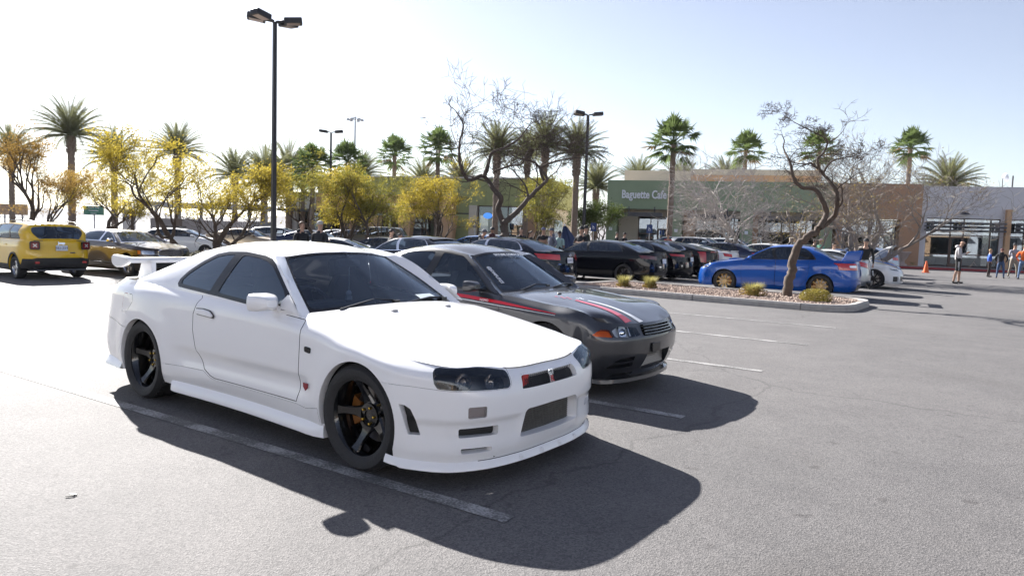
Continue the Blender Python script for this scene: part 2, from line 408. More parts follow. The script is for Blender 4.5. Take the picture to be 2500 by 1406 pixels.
class Body:
    """panels of a car: S holds the ring (side) surface and the curves of the glasshouse"""
    def __init__(self, sp, name, mats, loc=(0, 0, 0), rz=0., label='', cat='car', group=None, res=1.):
        self.sp = sp; self.m = mats; self.res = res
        self.root = empty(name, loc, rz, label, cat, group)
        net = self.net = Net(sp['st'], sp['lv'])
        for k in sp.get('flare', []): net.bump.append(self.flare(*k))
        self.paint = MB(); self.trim = MB(); self.liner = MB()
        top = lambda t: net(np.atleast_1d(t), np.full(np.size(t), net.H))
        sA = net.s_at_x(sp['xA']); sC = net.s_at_x(sp['xC']); s3 = sp.get('s_fc', net.st_s[3]); s11 = sp.get('s_rc', net.st_s[-4])
        A = top(sA)[0]; Cp = top(sC)[0]
        hd = sp['header']                                   # centre -> corner
        header = Curve(hd); sa = Curve([A] + sp['sA']); wa = Curve(sp['wA'] + [hd[-1]])
        cowl = Curve([sp['cowlc']] + sp.get('cowlm', []) + [sp['wA'][0]])
        cowlA = seg(Curve([sp['wA'][0], A]), 0, 1)
        wend, send = np.array(hd[-1], float), np.array(sp['sA'][-1], float)
        k = .86
        def roof_f(t):
            t = np.atleast_1d(np.asarray(t, float)); a = header(np.clip(t/k, 0, 1)); w = np.clip((t-k)/(1-k), 0, 1)[:, None]
            return np.where(t[:, None] <= k, a, wend*(1-w) + send*w)
        def hood_r(t):
            t = np.atleast_1d(np.asarray(t, float)); a = cowl(np.clip(t/k, 0, 1)); w = np.clip((t-k)/(1-k), 0, 1)[:, None]
            return np.where(t[:, None] <= k, a, np.array(sp['wA'][0], float)*(1-w) + A*w)
        cant = Curve([send] + sp['cant'])                     # roof side edge, front -> rear
        rc = np.array(sp['cant'][-1], float)
        cpil = Curve([rc] + sp.get('cpil', []) + [Cp])
        rh = Curve([sp['rearc']] + sp.get('rearm', []) + [rc])
        bl = Curve([sp['blc']] + sp.get('blm', []) + [Cp])
        self.hood = coons(seg(top, 0, s3), hood_r, Curve([top(0.)[0]] + sp['hoodc'] + [sp['cowlc']]), seg(top, s3, sA))
        self.roof = coons(roof_f, rh, Curve([hd[0]] + sp['roofc'] + [sp['rearc']]), cant, sp.get('roofb'))
        self.shield = coons(cowl, header, Curve([sp['cowlc']] + sp.get('wsc', []) + [hd[0]]), wa)
        self.apil = coons(cowlA, lambda t: wend + (send-wend)*np.atleast_1d(np.asarray(t, float))[:, None], wa, sa)
        self.side = coons(seg(top, sA, sC), cant, sa, lambda t: cpil(1 - np.atleast_1d(np.asarray(t, float))), sp.get('sideb', (0, .02, 0)))
        self.back = coons(rh, bl, Curve([sp['rearc']] + sp.get('blcm', []) + [sp['blc']]), cpil)
        self.trunk = coons(bl, lambda t: top(net.L - (net.L-s11)*np.atleast_1d(np.asarray(t, float))), Curve([sp['blc']] + sp['trunkc'] + [top(net.L)[0]]), seg(top, sC, s11))
        self.sA, self.sC = sA, sC
        if sp.get('hood_bump'): self.hood = self.bumped(self.hood, sp['hood_bump'])
        self.polys = []; self.feats = []
    def flare(self, ax, R, w, h):
        def f(Q):
            r = np.hypot(Q[:, 0]-ax, Q[:, 2]-.33); g = h*np.exp(-((r-R)/w)**2) * (np.abs(Q[:, 1]) > .5) * (Q[:, 2] < .95)
            Q = Q.copy(); Q[:, 1] += g*np.sign(Q[:, 1]); return Q
        return f
    def bumped(self, fn, prof):
        def g(u, v):
            P = fn(u, v); P = P.copy(); P[:, 2] += prof(P[:, 0], np.abs(P[:, 1])); return P
        return g
    # --- outlines on the ring
    def on(self, where, poly):
        net = self.net; poly = np.asarray(poly, float)
        if where == 'sv': return poly
        if where == 'f': return invert(net, [1, 2], poly, -.05, net.st_s[3] + .12, 0, net.H)
        if where == 'r': return invert(net, [1, 2], poly, net.st_s[-4] - .12, net.L + .05, 0, net.H)
        q = invert(net, [0, 2], np.where(poly > 5, .5, poly), net.st_s[3] - .3, net.st_s[-4] + .3, 0, net.H)
        for k in range(len(poly)):
            if poly[k, 1] > 5: q[k] = (net.s_at_x(poly[k, 0]), net.H + .06)
            elif poly[k, 1] < .02: q[k] = (net.s_at_x(poly[k, 0], 0.), -.06)
        return q
    def feat(self, name, where, poly, mode, m=None, r=.015, depth=.04, gap=.005, m2=None, off=0., label=None, step=.03, n=5):
        P = rounded(poly, r, n) if r else np.asarray(poly, float)
        if where == 'sv': P = dense(P, step)
        else: P = self.on(where, dense(P, step))
        self.feats.append(dict(name=name, P=P, mode=mode, m=m, depth=depth, gap=gap, m2=m2, off=off, label=label)); return self
    def arch(self, ax, R, zc=None, zb=.0):
        zc = self.sp['wheel'][0] if zc is None else zc
        a = np.linspace(-.35, math.pi + .35, 40)
        poly = [(ax + R*math.cos(t), zc + R*math.sin(t)) for t in a]
        poly = [p for p in poly if p[1] > zb + .02]
        poly = [(poly[0][0], -.3)] + poly + [(poly[-1][0], -.3)]
        mid = np.array(poly[1:-1]); q = self.on('s', mid)
        P = np.concatenate([[[q[0][0], -.2]], q, [[q[-1][0], -.2]]])
        if P[0, 0] > P[-1, 0]: P = P[::-1]
        self.feats.append(dict(name='arch', P=P, mode='arch', ax=ax, R=R, zc=zc)); return self
    def finish_ring(self):
        net = self.net; L, H = net.L, net.H; res = self.res
        polys = []; info = []
        for f in self.feats:
            if f['mode'] == 'panel' and f['gap'] > 0:
                polys.append(f['P']); info.append((f, 'gap')); polys.append(shrink(f['P'], f['gap'])); info.append((f, 'in'))
            else:
                polys.append(f['P']); info.append((f, 'in'))
        V, T, R = cut(net, 0, L, 0, H, int((110 if res < 1 else 150)*res), max(8, int((20 if res < 1 else 44)*res)), polys, clear=.012/res)
        P, F = region(net, V, T, R == -1); self.paint.both(P, F)
        for k, (f, w) in enumerate(info):
            md = f['mode']; sel = R == k
            if md == 'arch':
                Q, G = flange(net, polys[k], .05, -1, L+1, 0, H, dirv=(0, 1, 0)); self.paint.both(Q, G, flip=True)
                a = np.linspace(-.3, math.pi+.3, 20); y1 = abs(net(np.interp(-f['ax'], -net(np.linspace(0, L, 400), np.full(400, H*.4))[:, 0], np.linspace(0, L, 400)), H*.4)[0, 1])
                W = np.array([[(f['ax'] + (f['R']+.012)*math.cos(t), y, f['zc'] + (f['R']+.012)*math.sin(t)) for y in (y1-.03, y1-.38)] for t in a])
                mb = MB(); mb.grid(W); self.liner.both(mb.v[0], mb.f, flip=True)
                self.liner.both(np.concatenate([W[:, 1], [[f['ax'], y1-.38, f['zc']]]]), [[i, i+1, len(a)] for i in range(len(a)-1)])
                continue
            if w == 'gap': continue
            if md in ('hole', 'lens'):
                Q, G = flange(net, polys[k], f['depth'], 0, L, 0, H); self.paint.both(Q, G, flip=True)
                if f['m2'] is not None:
                    P, F = region(net, V, T, sel, -f['depth'])
                    if len(F):
                        if P[:, 1].min() < .02: mb = MB(); mb.both(P, F); mb.build(f['name'] + '_recess', f['m2'], self.root, weld=.0006)
                        else:
                            for sg in (1, -1): mb = MB(); mb.half(P, F, sg); mb.build(f['name'] + '_recess', f['m2'], self.root)
            if md in ('lens', 'panel'):
                P, F = region(net, V, T, sel, f['off'])
                if not len(F): continue
                centre = P[:, 1].min() < .01
                for sg in ((1,) if centre else (1, -1)):
                    mb = MB()
                    if centre: mb.both(P, F)
                    else: mb.half(P, F, sg)
                    o = mb.build(f['name'], f['m'], self.root, weld=.0004)
                    if f['label']: o['label'] = f['label']
                    f.setdefault('obj', []).append(o)
        # dark inner shell so that gaps and openings look into shade
        su = np.linspace(0, L, 90); sv_ = np.linspace(.02, H-.01, 8); a, b = np.meshgrid(su, sv_, indexing='ij')
        Q = net(a.ravel(), b.ravel()) - normals(net, a.ravel(), b.ravel())*.14; mb = MB(); mb.grid(Q.reshape(90, 8, 3))
        # leave the wheel houses open
        fc = [f for f in mb.f if not any(abs(Q[f, 0].mean() - q['ax']) < q['R']+.02 and Q[f, 2].mean() < q['zc']+q['R']+.03 for q in self.feats if q['mode'] == 'arch')]
        self.liner.both(Q, fc)
    def deck(self, fn, nu, nv, flip=None, mb=None, polys=(), keep=-1):
        r = self.res; nu = max(3, int(nu*r)); nv = max(3, int(nv*r))
        u, v = np.meshgrid(np.linspace(0, 1, nu+1), np.linspace(0, 1, nv+1), indexing='ij')
        P = fn(u.ravel(), v.ravel()).reshape(nu+1, nv+1, 3)
        m = MB(); m.grid(P); n = np.cross(P[1, 1]-P[0, 1], P[1, 1]-P[1, 0]); c = P[nu//2, nv//2]; 
        N = normals(fn, np.array([.5]), np.array([.5]))[0]; want = np.array([0, 0, 1.]) if abs(N[2]) > .35 else np.array([np.sign(c[0]-self.sp['xmid']), 0, 0])
        (mb or self.paint).both(P.reshape(-1, 3), m.f, flip=(N @ want) < 0)
    def glassed(self, fn, outlines, surround, name, gm, su, sv, nu=24, nv=14, comps=None, want=(0, 1, 0), frame=True, trim_off=.0, both_sides=True, inner=.004):
        """patch with glass panes inside a dark surround; outlines in (u,v) when comps is None"""
        fl = []
        S = surround if comps is None else invert(fn, comps, dense(surround, .03), 0, 1, 0, 1)
        O = [o if comps is None else invert(fn, comps, dense(o, .03), 0, 1, 0, 1) for o in outlines]
        polys = ([S] if S is not None else []) + O
        V, T, R = cut(fn, 0, 1, 0, 1, nu, nv, polys, su, sv, clear=.012)
        N = normals(fn, np.array([.5]), np.array([.5]))[0]; flip = (N @ np.asarray(want, float)) < 0
        if frame:
            P, F = region(fn, V, T, R == -1)
            if len(F): self.paint.both(P, F, flip)
        o0 = 0
        if S is not None:
            P, F = region(fn, V, T, R == 0, trim_off)
            if len(F): self.trim.both(P, F, flip)
            o0 = 1
        objs = []
        for k in range(len(O)):
            P, F = region(fn, V, T, R == k+o0, (-inner if not flip else inner))
            if not len(F): continue
            if both_sides:
                for sg in (1, -1): mb = MB(); mb.half(P, F, sg, flip); objs.append(mb.build(name, gm, self.root))
            else:
                mb = MB(); mb.both(P, F, flip); objs.append(mb.build(name, gm, self.root, weld=.0004))
        return objs
    def finish(self, body_name='body'):
        self.body = self.paint.build(body_name, self.m['paint'], self.root, weld=.0008, sharp=38)
        if self.trim.n: self.trim.build('window_trim', self.m['trim'], self.root, weld=.0008)
        self.liner.build('underbody', self.m['liner'], self.root, sharp=None)
        return self.root

def uvbox(u0, u1, v0, v1, r=.03, su=1., sv=1.):
    P = rounded([(u0*su, v0*sv), (u1*su, v0*sv), (u1*su, v1*sv), (u0*su, v1*sv)], r, 5); return dense(P, .05) / [su, sv]

def tyre_profile(R, rr, w):
    s = w/2
    return [(rr-.012, -s*.86), (rr+.004, -s*.96), (rr+(R-rr)*.35, -s*1.04), (rr+(R-rr)*.7, -s*1.03), (R-.016, -s*.93), (R-.004, -s*.80), (R, -s*.5), (R, s*.5), (R-.004, s*.80), (R-.016, s*.93), (rr+(R-rr)*.7, s*1.03), (rr+(R-rr)*.35, s*1.04), (rr+.004, s*.96), (rr-.012, s*.86)]

WHEELS = {}
def wheel_meshes(key, R=.325, rr=.235, w=.255, spokes=5, sw=(.085, .05), dish=.07, tyre=None, rim=None, lip=None, twin=0., n=40, hubr=.075, nuts=None, disc=True, curve=.0):
    """outer face towards +y, centre at the origin"""
    if key in WHEELS: return WHEELS[key]
    t = MB(); t.lathe(tyre_profile(R, rr, w), n, 'y')
    if n >= 40:      # tread grooves as raised blocks
        for k in range(48):
            a = 2*math.pi*k/48
            for y in (-.07, .07): t.box(((R-.001)*math.cos(a), y*w/.255, (R-.001)*math.sin(a)), (.008, .055, .03), ry=-a)
    s = w/2; r = MB()
    r.lathe([(rr-.012, s*.84), (rr+.008, s*.93), (rr+.009, s*.86), (rr-.006, s*.72), (rr-.018, s*.35), (rr-.03, 0), (rr-.03, -s*.8)], n, 'y', flip=True)
    yh = s*.80 - dish; yr = s*.62
    r.lathe([(.0005, yh+.008), (.032, yh+.008), (.034, yh+.016), (hubr-.004, yh+.010), (hubr, yh), (hubr, yh-.04)], 24, 'y')
    cnt = spokes*(2 if twin else 1)
    for k in range(cnt):
        if twin: a0 = 2*math.pi*(k//2)/spokes + (twin if k % 2 else -twin); ah = 2*math.pi*(k//2)/spokes + (twin if k % 2 else -twin)*.55
        else: a0 = 2*math.pi*k/spokes; ah = a0
        a0 += math.pi/2; ah += math.pi/2
        secs = []
        for q in np.linspace(0, 1, 6):
            rad_ = hubr*.75 + (rr-.012 - hubr*.75)*q; a = ah + (a0-ah)*q
            hw = (sw[0] + (sw[1]-sw[0])*min(1, q*2.2))/2; y = yh + (yr-yh)*q**1.7 - .002
            if q == 1: hw *= 1.35
            rv = np.array([math.cos(a), 0, math.sin(a)]); tv = np.array([-math.sin(a), 0, math.cos(a)]); c = rv*rad_; c[1] = y
            dn = np.array([0, -.030, 0]); ch = hw*.72
            secs.append([c - tv*hw + dn*.35, c - tv*ch, c + tv*ch, c + tv*hw + dn*.35, c + tv*hw*.9 + dn, c - tv*hw*.9 + dn])
        r.grid(np.array(secs), closed_v=True, flip=False)
    nt = MB()
    nt.lathe([(.0005, .022), (.0075, .02), (.0095, .014), (.0095, 0)], 8, 'y')
    d = MB(); d.lathe([(.05, -.035), (.06, -.02), (.085, -.02), (.088, -.035), (rr*.73, -.035), (rr*.73, -.06), (.05, -.06)], 30, 'y', flip=False)
    out = dict(tyre=t.mesh('wheel', tyre or MATS['tyre'], sharp=35), rim=r.mesh('rim', rim or MATS['rim'], sharp=32), nuts=nt.mesh('lug_nuts', nuts or MATS['chrome'], sharp=35) if n >= 40 else None, disc=d.mesh('brake_disc', MATS['disc'], sharp=30) if disc else None, R=R, nut_r=hubr*.66, nut_y=yh+.006)
    WHEELS[key] = out; return out

def caliper_mesh(key, rr, m):
    k2 = 'cal' + key
    if k2 in WHEELS: return WHEELS[k2]
    c = MB(); P = []
    for a in np.linspace(-.5, .5, 7):
        P.append([(q*math.cos(a), y, q*math.sin(a)) for q, y in ((rr*.50, .0), (rr*.52, -.002), (rr*.80, -.002), (rr*.83, -.012), (rr*.83, -.09), (rr*.50, -.09))])
    c.grid(np.array(P), closed_v=True, flip=False); WHEELS[k2] = c.mesh('brake_caliper', m, sharp=35); return WHEELS[k2]

def add_wheels(root, wm, fx, rx, track, zc=None, cal=None, steer=0., camber=0., spin=0.):
    z = wm['R'] if zc is None else zc
    for ax in (fx, rx):
        for sg in (1, -1):
            w = link('wheel', wm['tyre'], root); w.location = (ax, sg*track, z)
            w.rotation_euler = (camber*(1 if sg > 0 else -1) * 1.0, spin + ax, (0 if sg > 0 else math.pi) + (steer if ax == fx else 0))
            link('rim', wm['rim'], w)
            if wm['nuts']:
                for k in range(5): a = math.pi/2 + 2*math.pi*(k+.5)/5; link('lug_nut', wm['nuts'], w, (wm['nut_r']*math.cos(a), wm['nut_y'], wm['nut_r']*math.sin(a)))
            if wm['disc']: link('brake_disc', wm['disc'], w)
            if cal is not None:
                c = link('brake_caliper', cal, w); c.rotation_euler = (0, -(spin + ax) + ((math.pi if sg > 0 else 0) if ax == fx else (0 if sg > 0 else math.pi)), 0)

def base_mats():
    mat('tyre', (.022, .022, .024), .75, bump=.25, scale=90, var=.25)
    mat('rim', (.35, .35, .37), .28, 1.)
    mat('chrome', (.8, .8, .82), .09, 1.); mat('disc', (.32, .3, .29), .35, 1., var=.3, scale=20)
    mat('black_trim', (.012, .012, .014), .35); mat('liner', (.01, .01, .011), .9); mat('mesh_black', (.01, .01, .01), .6)
    mat('interior', (.085, .09, .10), .75); mat('interior_light', (.34, .29, .23), .8)
    glass('tint_dark', (.08, .10, .14), 1.95); glass('tint_clear', (.55, .60, .66), 1.7); glass('tint_mid', (.30, .34, .39), 1.8); glass('windscreen', (.80, .87, .92), 1.6)
    glass('lens_clear', (.93, .95, .97), 1.45); glass('lens_smoke', (.66, .64, .62), 1.6); glass('lens_red', (.75, .03, .03), 1.45); glass('lens_amber', (1., .5, .10), 1.45)
    mat('lamp_red', (.5, .012, .015), .18, coat=1.); mat('lamp_amber', (.85, .22, .02), .25, coat=1.); mat('lamp_white', (.8, .8, .82), .15, .6, coat=1.)
    mat('plate_white', (.7, .74, .8), .4, var=.1, scale=30); mat('reflector', (.85, .86, .88), .08, 1.)
base_mats()
# ---------------------------------------------------------------- small shared car pieces
def text_mesh(txt, size, depth, m, name='lettering', bold=False, align='CENTER', shear=0., space=1., offset=0.):
    cu = bpy.data.curves.new(name, 'FONT'); cu.body = txt; cu.size = size; cu.extrude = depth; cu.align_x = align; cu.align_y = 'CENTER'; cu.shear = shear; cu.space_character = space; cu.offset = offset; cu.resolution_u = 3
    o = bpy.data.objects.new(name, cu); COL.objects.link(o)
    dg = bpy.context.evaluated_depsgraph_get(); me = bpy.data.meshes.new_from_object(o.evaluated_get(dg)); bpy.data.objects.remove(o); bpy.data.curves.remove(cu)
    me.name = name; me.materials.clear(); me.materials.append(m); return me

def place(o, loc, xdir, ydir):
    """local x along xdir, local y along ydir (text plane)"""
    x = Vector(xdir).normalized(); y = Vector(ydir); y = (y - x*y.dot(x)).normalized(); z = x.cross(y)
    o.matrix_local = Matrix.Translation(Vector(loc)) @ Matrix((x, y, z)).transposed().to_4x4(); return o

def slab(outline, depth, bevel=0.):
    """2-D outline (x, y) -> closed prism verts/faces along z, with small bevel"""
    P = np.array(outline, float); n = len(P)
    rings = [np.c_[P, np.zeros(n)]] if not bevel else [np.c_[P, np.zeros(n)], np.c_[P, np.full(n, depth-bevel)], np.c_[shrink(P, bevel), np.full(n, depth)]]
    if not bevel: rings.append(np.c_[P, np.full(n, depth)])
    F = []
    for r in range(len(rings)-1):
        for i in range(n): j = (i+1) % n; F.append([r*n+i, r*n+j, (r+1)*n+j, (r+1)*n+i])
    F.append(list(range(n))[::-1]); F.append([(len(rings)-1)*n+i for i in range(n)])
    return np.concatenate(rings), F

def rbox(mb, c, s, r=.03, n=4, rz=0., ry=0., rx=0., taper=1., axis='z'):
    """box with rounded vertical edges and bevelled top"""
    sx, sy, sz = s
    if axis == 'z': o = rounded([(-sx/2, -sy/2), (sx/2, -sy/2), (sx/2, sy/2), (-sx/2, sy/2)], r, n); V, F = slab(o, sz, min(r, sz*.4)*.6); V[:, 2] -= sz/2
    else:
        a, b, d = (sy, sz, sx) if axis == 'x' else (sz, sx, sy)
        o = rounded([(-a/2, -b/2), (a/2, -b/2), (a/2, b/2), (-a/2, b/2)], r, n); V, F = slab(o, d, min(r, d*.4)*.6); V[:, 2] -= d/2
        V = V[:, [2, 0, 1]] if axis == 'x' else V[:, [1, 2, 0]]
    if taper != 1: V[:, :2] *= (1 + (taper-1)*(V[:, 2:3]/sz + .5))
    R = np.array(Matrix.Rotation(rz, 3, 'Z') @ Matrix.Rotation(ry, 3, 'Y') @ Matrix.Rotation(rx, 3, 'X'))
    return mb.add(V @ R.T + np.asarray(c, float), F)

def seat(root, x, y, z, m, h=.62, name='seat'):
    s = MB()
    rbox(s, (x+.22, y, z+.05), (.50, .50, .15), .06)
    P = []
    for q in np.linspace(0, 1, 9):
        zz = z + .08 + h*q; xx = x - .05 - .16*q; w = .25*(1 - .12*q) if q < .8 else .25*(.88 - (q-.8)*2.4); t = .055*(1.2-.4*q)
        P.append([(xx+t*1.0, y-w*.7, zz), (xx+t*1.6, y-w, zz), (xx, y-w*1.05, zz), (xx-t, y-w*.8, zz), (xx-t, y+w*.8, zz), (xx, y+w*1.05, zz), (xx+t*1.6, y+w, zz), (xx+t*1.0, y+w*.7, zz)])
    P = np.array(P); b = s.n; s.grid(P, closed_v=True); s.f.append([b + 8*8 + i for i in range(8)])
    rbox(s, (x-.23, y, z+.08+h+.06), (.09, .24, .17), .04, axis='x')
    return s.build(name, m, root)

def steering(root, x, y, z, m):
    w = MB(); P = []
    for k in range(24):
        a = 2*math.pi*k/24; P.append([(0 + .014*math.cos(b)*0 + .016*math.sin(b), (.18 + .016*math.cos(b))*math.cos(a), (.18 + .016*math.cos(b))*math.sin(a)) for b in np.linspace(0, 2*math.pi, 6, endpoint=False)])
    w.grid(np.array(P), closed_u=True, closed_v=True); w.box((.02, 0, 0), (.06, .13, .1)); w.box((.01, 0, 0), (.02, .34, .035)); w.box((.01, 0, -.09), (.02, .04, .17))
    o = w.build('steering_wheel', m, root); o.location = (x, y, z); o.rotation_euler = (0, -.42, 0); return o

def cabin(B, m, drv=-1, dash_x=None, seat_x=-1.45, floor=.28, seat_z=.36, top=None, rear=True, hw=.70):
    """dashboard, seats and wheel behind the glass"""
    sp = B.sp; r = B.root; cx = sp['cowlc'][0]; cz = sp['cowlc'][2]
    d = MB(); P = []
    for y in np.linspace(-hw, hw, 9):
        k = 1 - .10*(abs(y)/hw)**2
        P.append([(cx-.03-.09*(abs(y)/hw)**2, y, cz-.06), (cx-.28, y, cz-.035), (cx-.44, y, cz-.05), (cx-.50, y, cz-.12), (cx-.46, y, cz-.33), (cx-.30, y, floor)])
    d.grid(np.array(P), flip=True); rbox(d, (cx-.42, drv*.37, cz-.03), (.2, .36, .09), .04); d.build('dashboard', m, r)
    f = MB(); f.bbox(cx-.3, sp['blc'][0], -hw, hw, floor-.04, floor); f.build('cabin_floor', m, r)
    for y in (.37, -.37): seat(r, seat_x, y, seat_z, m)
    if rear:
        b = MB(); rbox(b, (seat_x-.62, 0, seat_z+.05), (.42, hw*1.7, .16), .05); rbox(b, (seat_x-.93, 0, seat_z+.30), (.16, hw*1.7, .52), .05, ry=-.3, axis='x'); b.build('rear_seat', m, r)
    ps = MB(); ps.bbox(seat_x-.95, sp['blc'][0]+.02, -hw*.95, hw*.95, sp['blc'][2]-.05, sp['blc'][2]-.035); ps.build('parcel_shelf', m, r)
    steering(r, cx-.52, drv*.37, cz-.06, m)
    h = sp['header'][0]; mm = MB(); rbox(mm, (h[0]+.06, 0, h[2]-.085), (.03, .22, .065), .02, axis='x'); mm.build('rear_view_mirror', m, r)

def door_mirror(root, x, y, z, m, mg, w=.22, h=.125, d=.12, sg=-1):
    """housing with a rounded nose towards +x, stalk to the door"""
    P = []; k = 14
    for q in np.linspace(0, 1, 7):
        sc = math.sqrt(max(0, 1 - (q*.93)**2.6)); ring = []
        for a in np.linspace(0, 2*math.pi, k, endpoint=False):
            c, s = math.cos(a), math.sin(a); e = .45
            ring.append((x - d*.45 + d*q, y + sg*(abs(c)**e*math.copysign(1, c)*w/2*(sc*.9+.1*(1-q))) , z + abs(s)**e*math.copysign(1, s)*h/2*(sc*.92+.08*(1-q))))
        P.append(ring)
    mb = MB(); mb.grid(np.array(P), closed_v=True, flip=sg > 0); b = mb.n; mb.f.append([6*k+i for i in range(k)] if sg < 0 else [6*k+i for i in range(k)][::-1])
    mb.box((x - d*.1, y - sg*w*.52, z - h*.36), (d*.55, w*.3, h*.28))
    o = mb.build('door_mirror', m, root, sharp=50)
    g = MB(); P0 = np.array(P[0]); c0 = P0.mean(0); Q = c0 + (P0-c0)*.93; Q[:, 0] -= .002; g.add(Q, [list(range(k))] if sg > 0 else [list(range(k))[::-1]]); g.build('mirror_glass', mg, o); return o
# ---------------------------------------------------------------- parametric road car
def auto_spec(wb=2.6, fo=.85, ro=1.0, W=.88, H=1.42, zf=.68, zc=.95, zt=1.0, xc=-.45, xh=-1.2, xr=-2.3, xb=-3.0, gc=.18, yr=.56, R=.32, nose=.12, tail=.08, belt=.0, gcf=None, gcr=None, shoulder=.070, fin=.11, rin=.09, zb=None, flat=0.):
    xt = -wb-ro; n, t = nose, tail; gcf = gc if gcf is None else gcf; gcr = gc+.03 if gcr is None else gcr
    zb = zb or (zc + zt)/2
    st = [(fo, 0), (fo-.012-.2*n, .38*W), (fo-.05-.55*n, .68*W), (fo-.17-n, .89*W), (min(R+.12, fo-.26-n), .968*W), (0, W), (-R-.11, .985*W), (-wb/2, .972*W), (-wb+R+.11, .985*W), (-wb, W), (max(-wb-R-.12, xt+.26+t), .972*W), (xt+.17+t, .90*W), (xt+.05+.55*t, .69*W), (xt+.012+.2*t, .38*W), (xt, 0)]
    tops = [zf, zf+.005, zf+.02, zf+.05, zf+(zc-zf)*.42, zf+(zc-zf)*.72, zc-.012, zb, zb+(zt-zb)*.55, zt-.005, zt, zt-.005, zt-.005, zt-.003, zt]
    bots = [gcf]*4 + [gcf+.01, gc+.02, gc, gc, gc, gc+.02, gcr, gcr, gcr+.02, gcr+.02, gcr+.02]
    lv = []
    for i in range(15):
        a, b = bots[i], tops[i]; f = [0, .11, .32, .52, .72, .89, 1.]
        if i <= 2: ins = [.05, .012, 0, .003, .02, .05, fin]
        elif i == 3: ins = [.045, .01, 0, 0, .008, .03, fin*.9]
        elif i >= 12: ins = [.07, .02, 0, .006, .03, .05, rin]
        elif i == 11: ins = [.05, .015, 0, .004, .02, .045, rin]
        else: ins = [.05, .014, 0, 0, .005, .020, shoulder + (.012 if i in (5, 9) else 0)]
        lv.append([(ins[k], a + (b-a)*f[k]) for k in range(7)])
    ya = .80*W; hz = H-.105
    m1 = lambda a, b, k, up: tuple((1-k)*p + k*q + (up if j == 2 else 0) for j, (p, q) in enumerate(zip(a, b)))
    wA0 = (xc-.04, ya, zc-.002); hc = (xh-.02, yr-.085, hz); A1 = (xh+.03, yr+.015, hz+.005)
    A0 = (xc, W-shoulder-.01, zc)
    rc = (xr, yr-.01, H-.105); C0 = (xb, W-shoulder-.015, zt)
    return dict(st=st, lv=lv, wheel=(R,), wb=wb, xA=xc, xC=xb, xmid=-wb/2, W=W, H=H, cowlc=(xc+.10, 0, zc+.022), cowlm=[(xc+.07, .42*W, zc+.016)], wA=[wA0, m1(wA0, hc, .5, .018)],
        header=[(xh+.045, 0, H-.062), (xh+.025, yr*.55, H-.074), hc], sA=[m1(A0, A1, .5, .022), A1], cant=[((xh*2+xr)/3, yr+.012, H-.056), ((xh+2*xr)/3, yr+.008, H-.060), rc], cpil=[m1(rc, C0, .5, .022+flat)],
        rearc=(xr-.07, 0, H-.055), rearm=[(xr-.05, yr*.6, H-.068)], blc=(xb-.05, 0, zt+.02), blm=[(xb-.045, .45*W, zt+.014)], blcm=[((xr+xb)/2-.06, 0, (H+zt)/2+.02)], hoodc=[(fo*.35, 0, zf+(zc-zf)*.62+.03), (xc*.35, 0, zf+(zc-zf)*.9+.03)],
        roofc=[((xh*3+xr)/4, 0, H-.015), ((xh+xr)/2, 0, H), ((xh+3*xr)/4, 0, H-.012)], trunkc=[((xb-.05+xt)/2, 0, zt+.018)], sideb=(0, .02, 0), params=dict(fo=fo, ro=ro, zf=zf, zc=zc, zt=zt, xt=xt, gc=gc))

def dlo(B, panes, v0=.07, v1=.90, front=.05, trim=.012):
    """side glass outlines in patch coordinates from x positions; panes = list of (x_bottom_front, x_top_front, x_bottom_rear, x_top_rear), None = pillar line"""
    fn = B.side; uu = np.linspace(0, 1, 80)
    def u_at(x, v): X = fn(uu, np.full(80, v))[:, 0]; return float(np.interp(-x, -X, uu))
    out = []
    for xf0, xf1, xr0, xr1 in panes:
        a0 = front if xf0 is None else u_at(xf0, v0); a1 = front*1.3 if xf1 is None else u_at(xf1, v1)
        b0 = u_at(xr0, v0); b1 = u_at(xr1, v1)
        P = rounded(np.array([(a0, v0), (b0, v0), (b1, v1), (a1, v1)]) * [2., .45], [.02, .03, .05, .06], 5); out.append(dense(P, .06) / [2., .45])
    xs = np.concatenate(out); a0, a1, b0, b1 = (out[0][:, 0]).min(), 0, xs[:, 0].max(), 0
    f = panes[0]; l = panes[-1]; d = trim*3
    P = np.array([((front if f[0] is None else u_at(f[0], v0)) - d*.4, v0-d*1.4), (u_at(l[2], v0)+d*.5, v0-d*1.4), (u_at(l[3], v1)+d*.4, v1+d*1.2), ((front*1.3 if f[1] is None else u_at(f[1], v1)) - d*.4, v1+d*1.2)])
    S = dense(rounded(P * [2., .45], [.02, .05, .06, .08], 5), .06) / [2., .45]
    return out, S

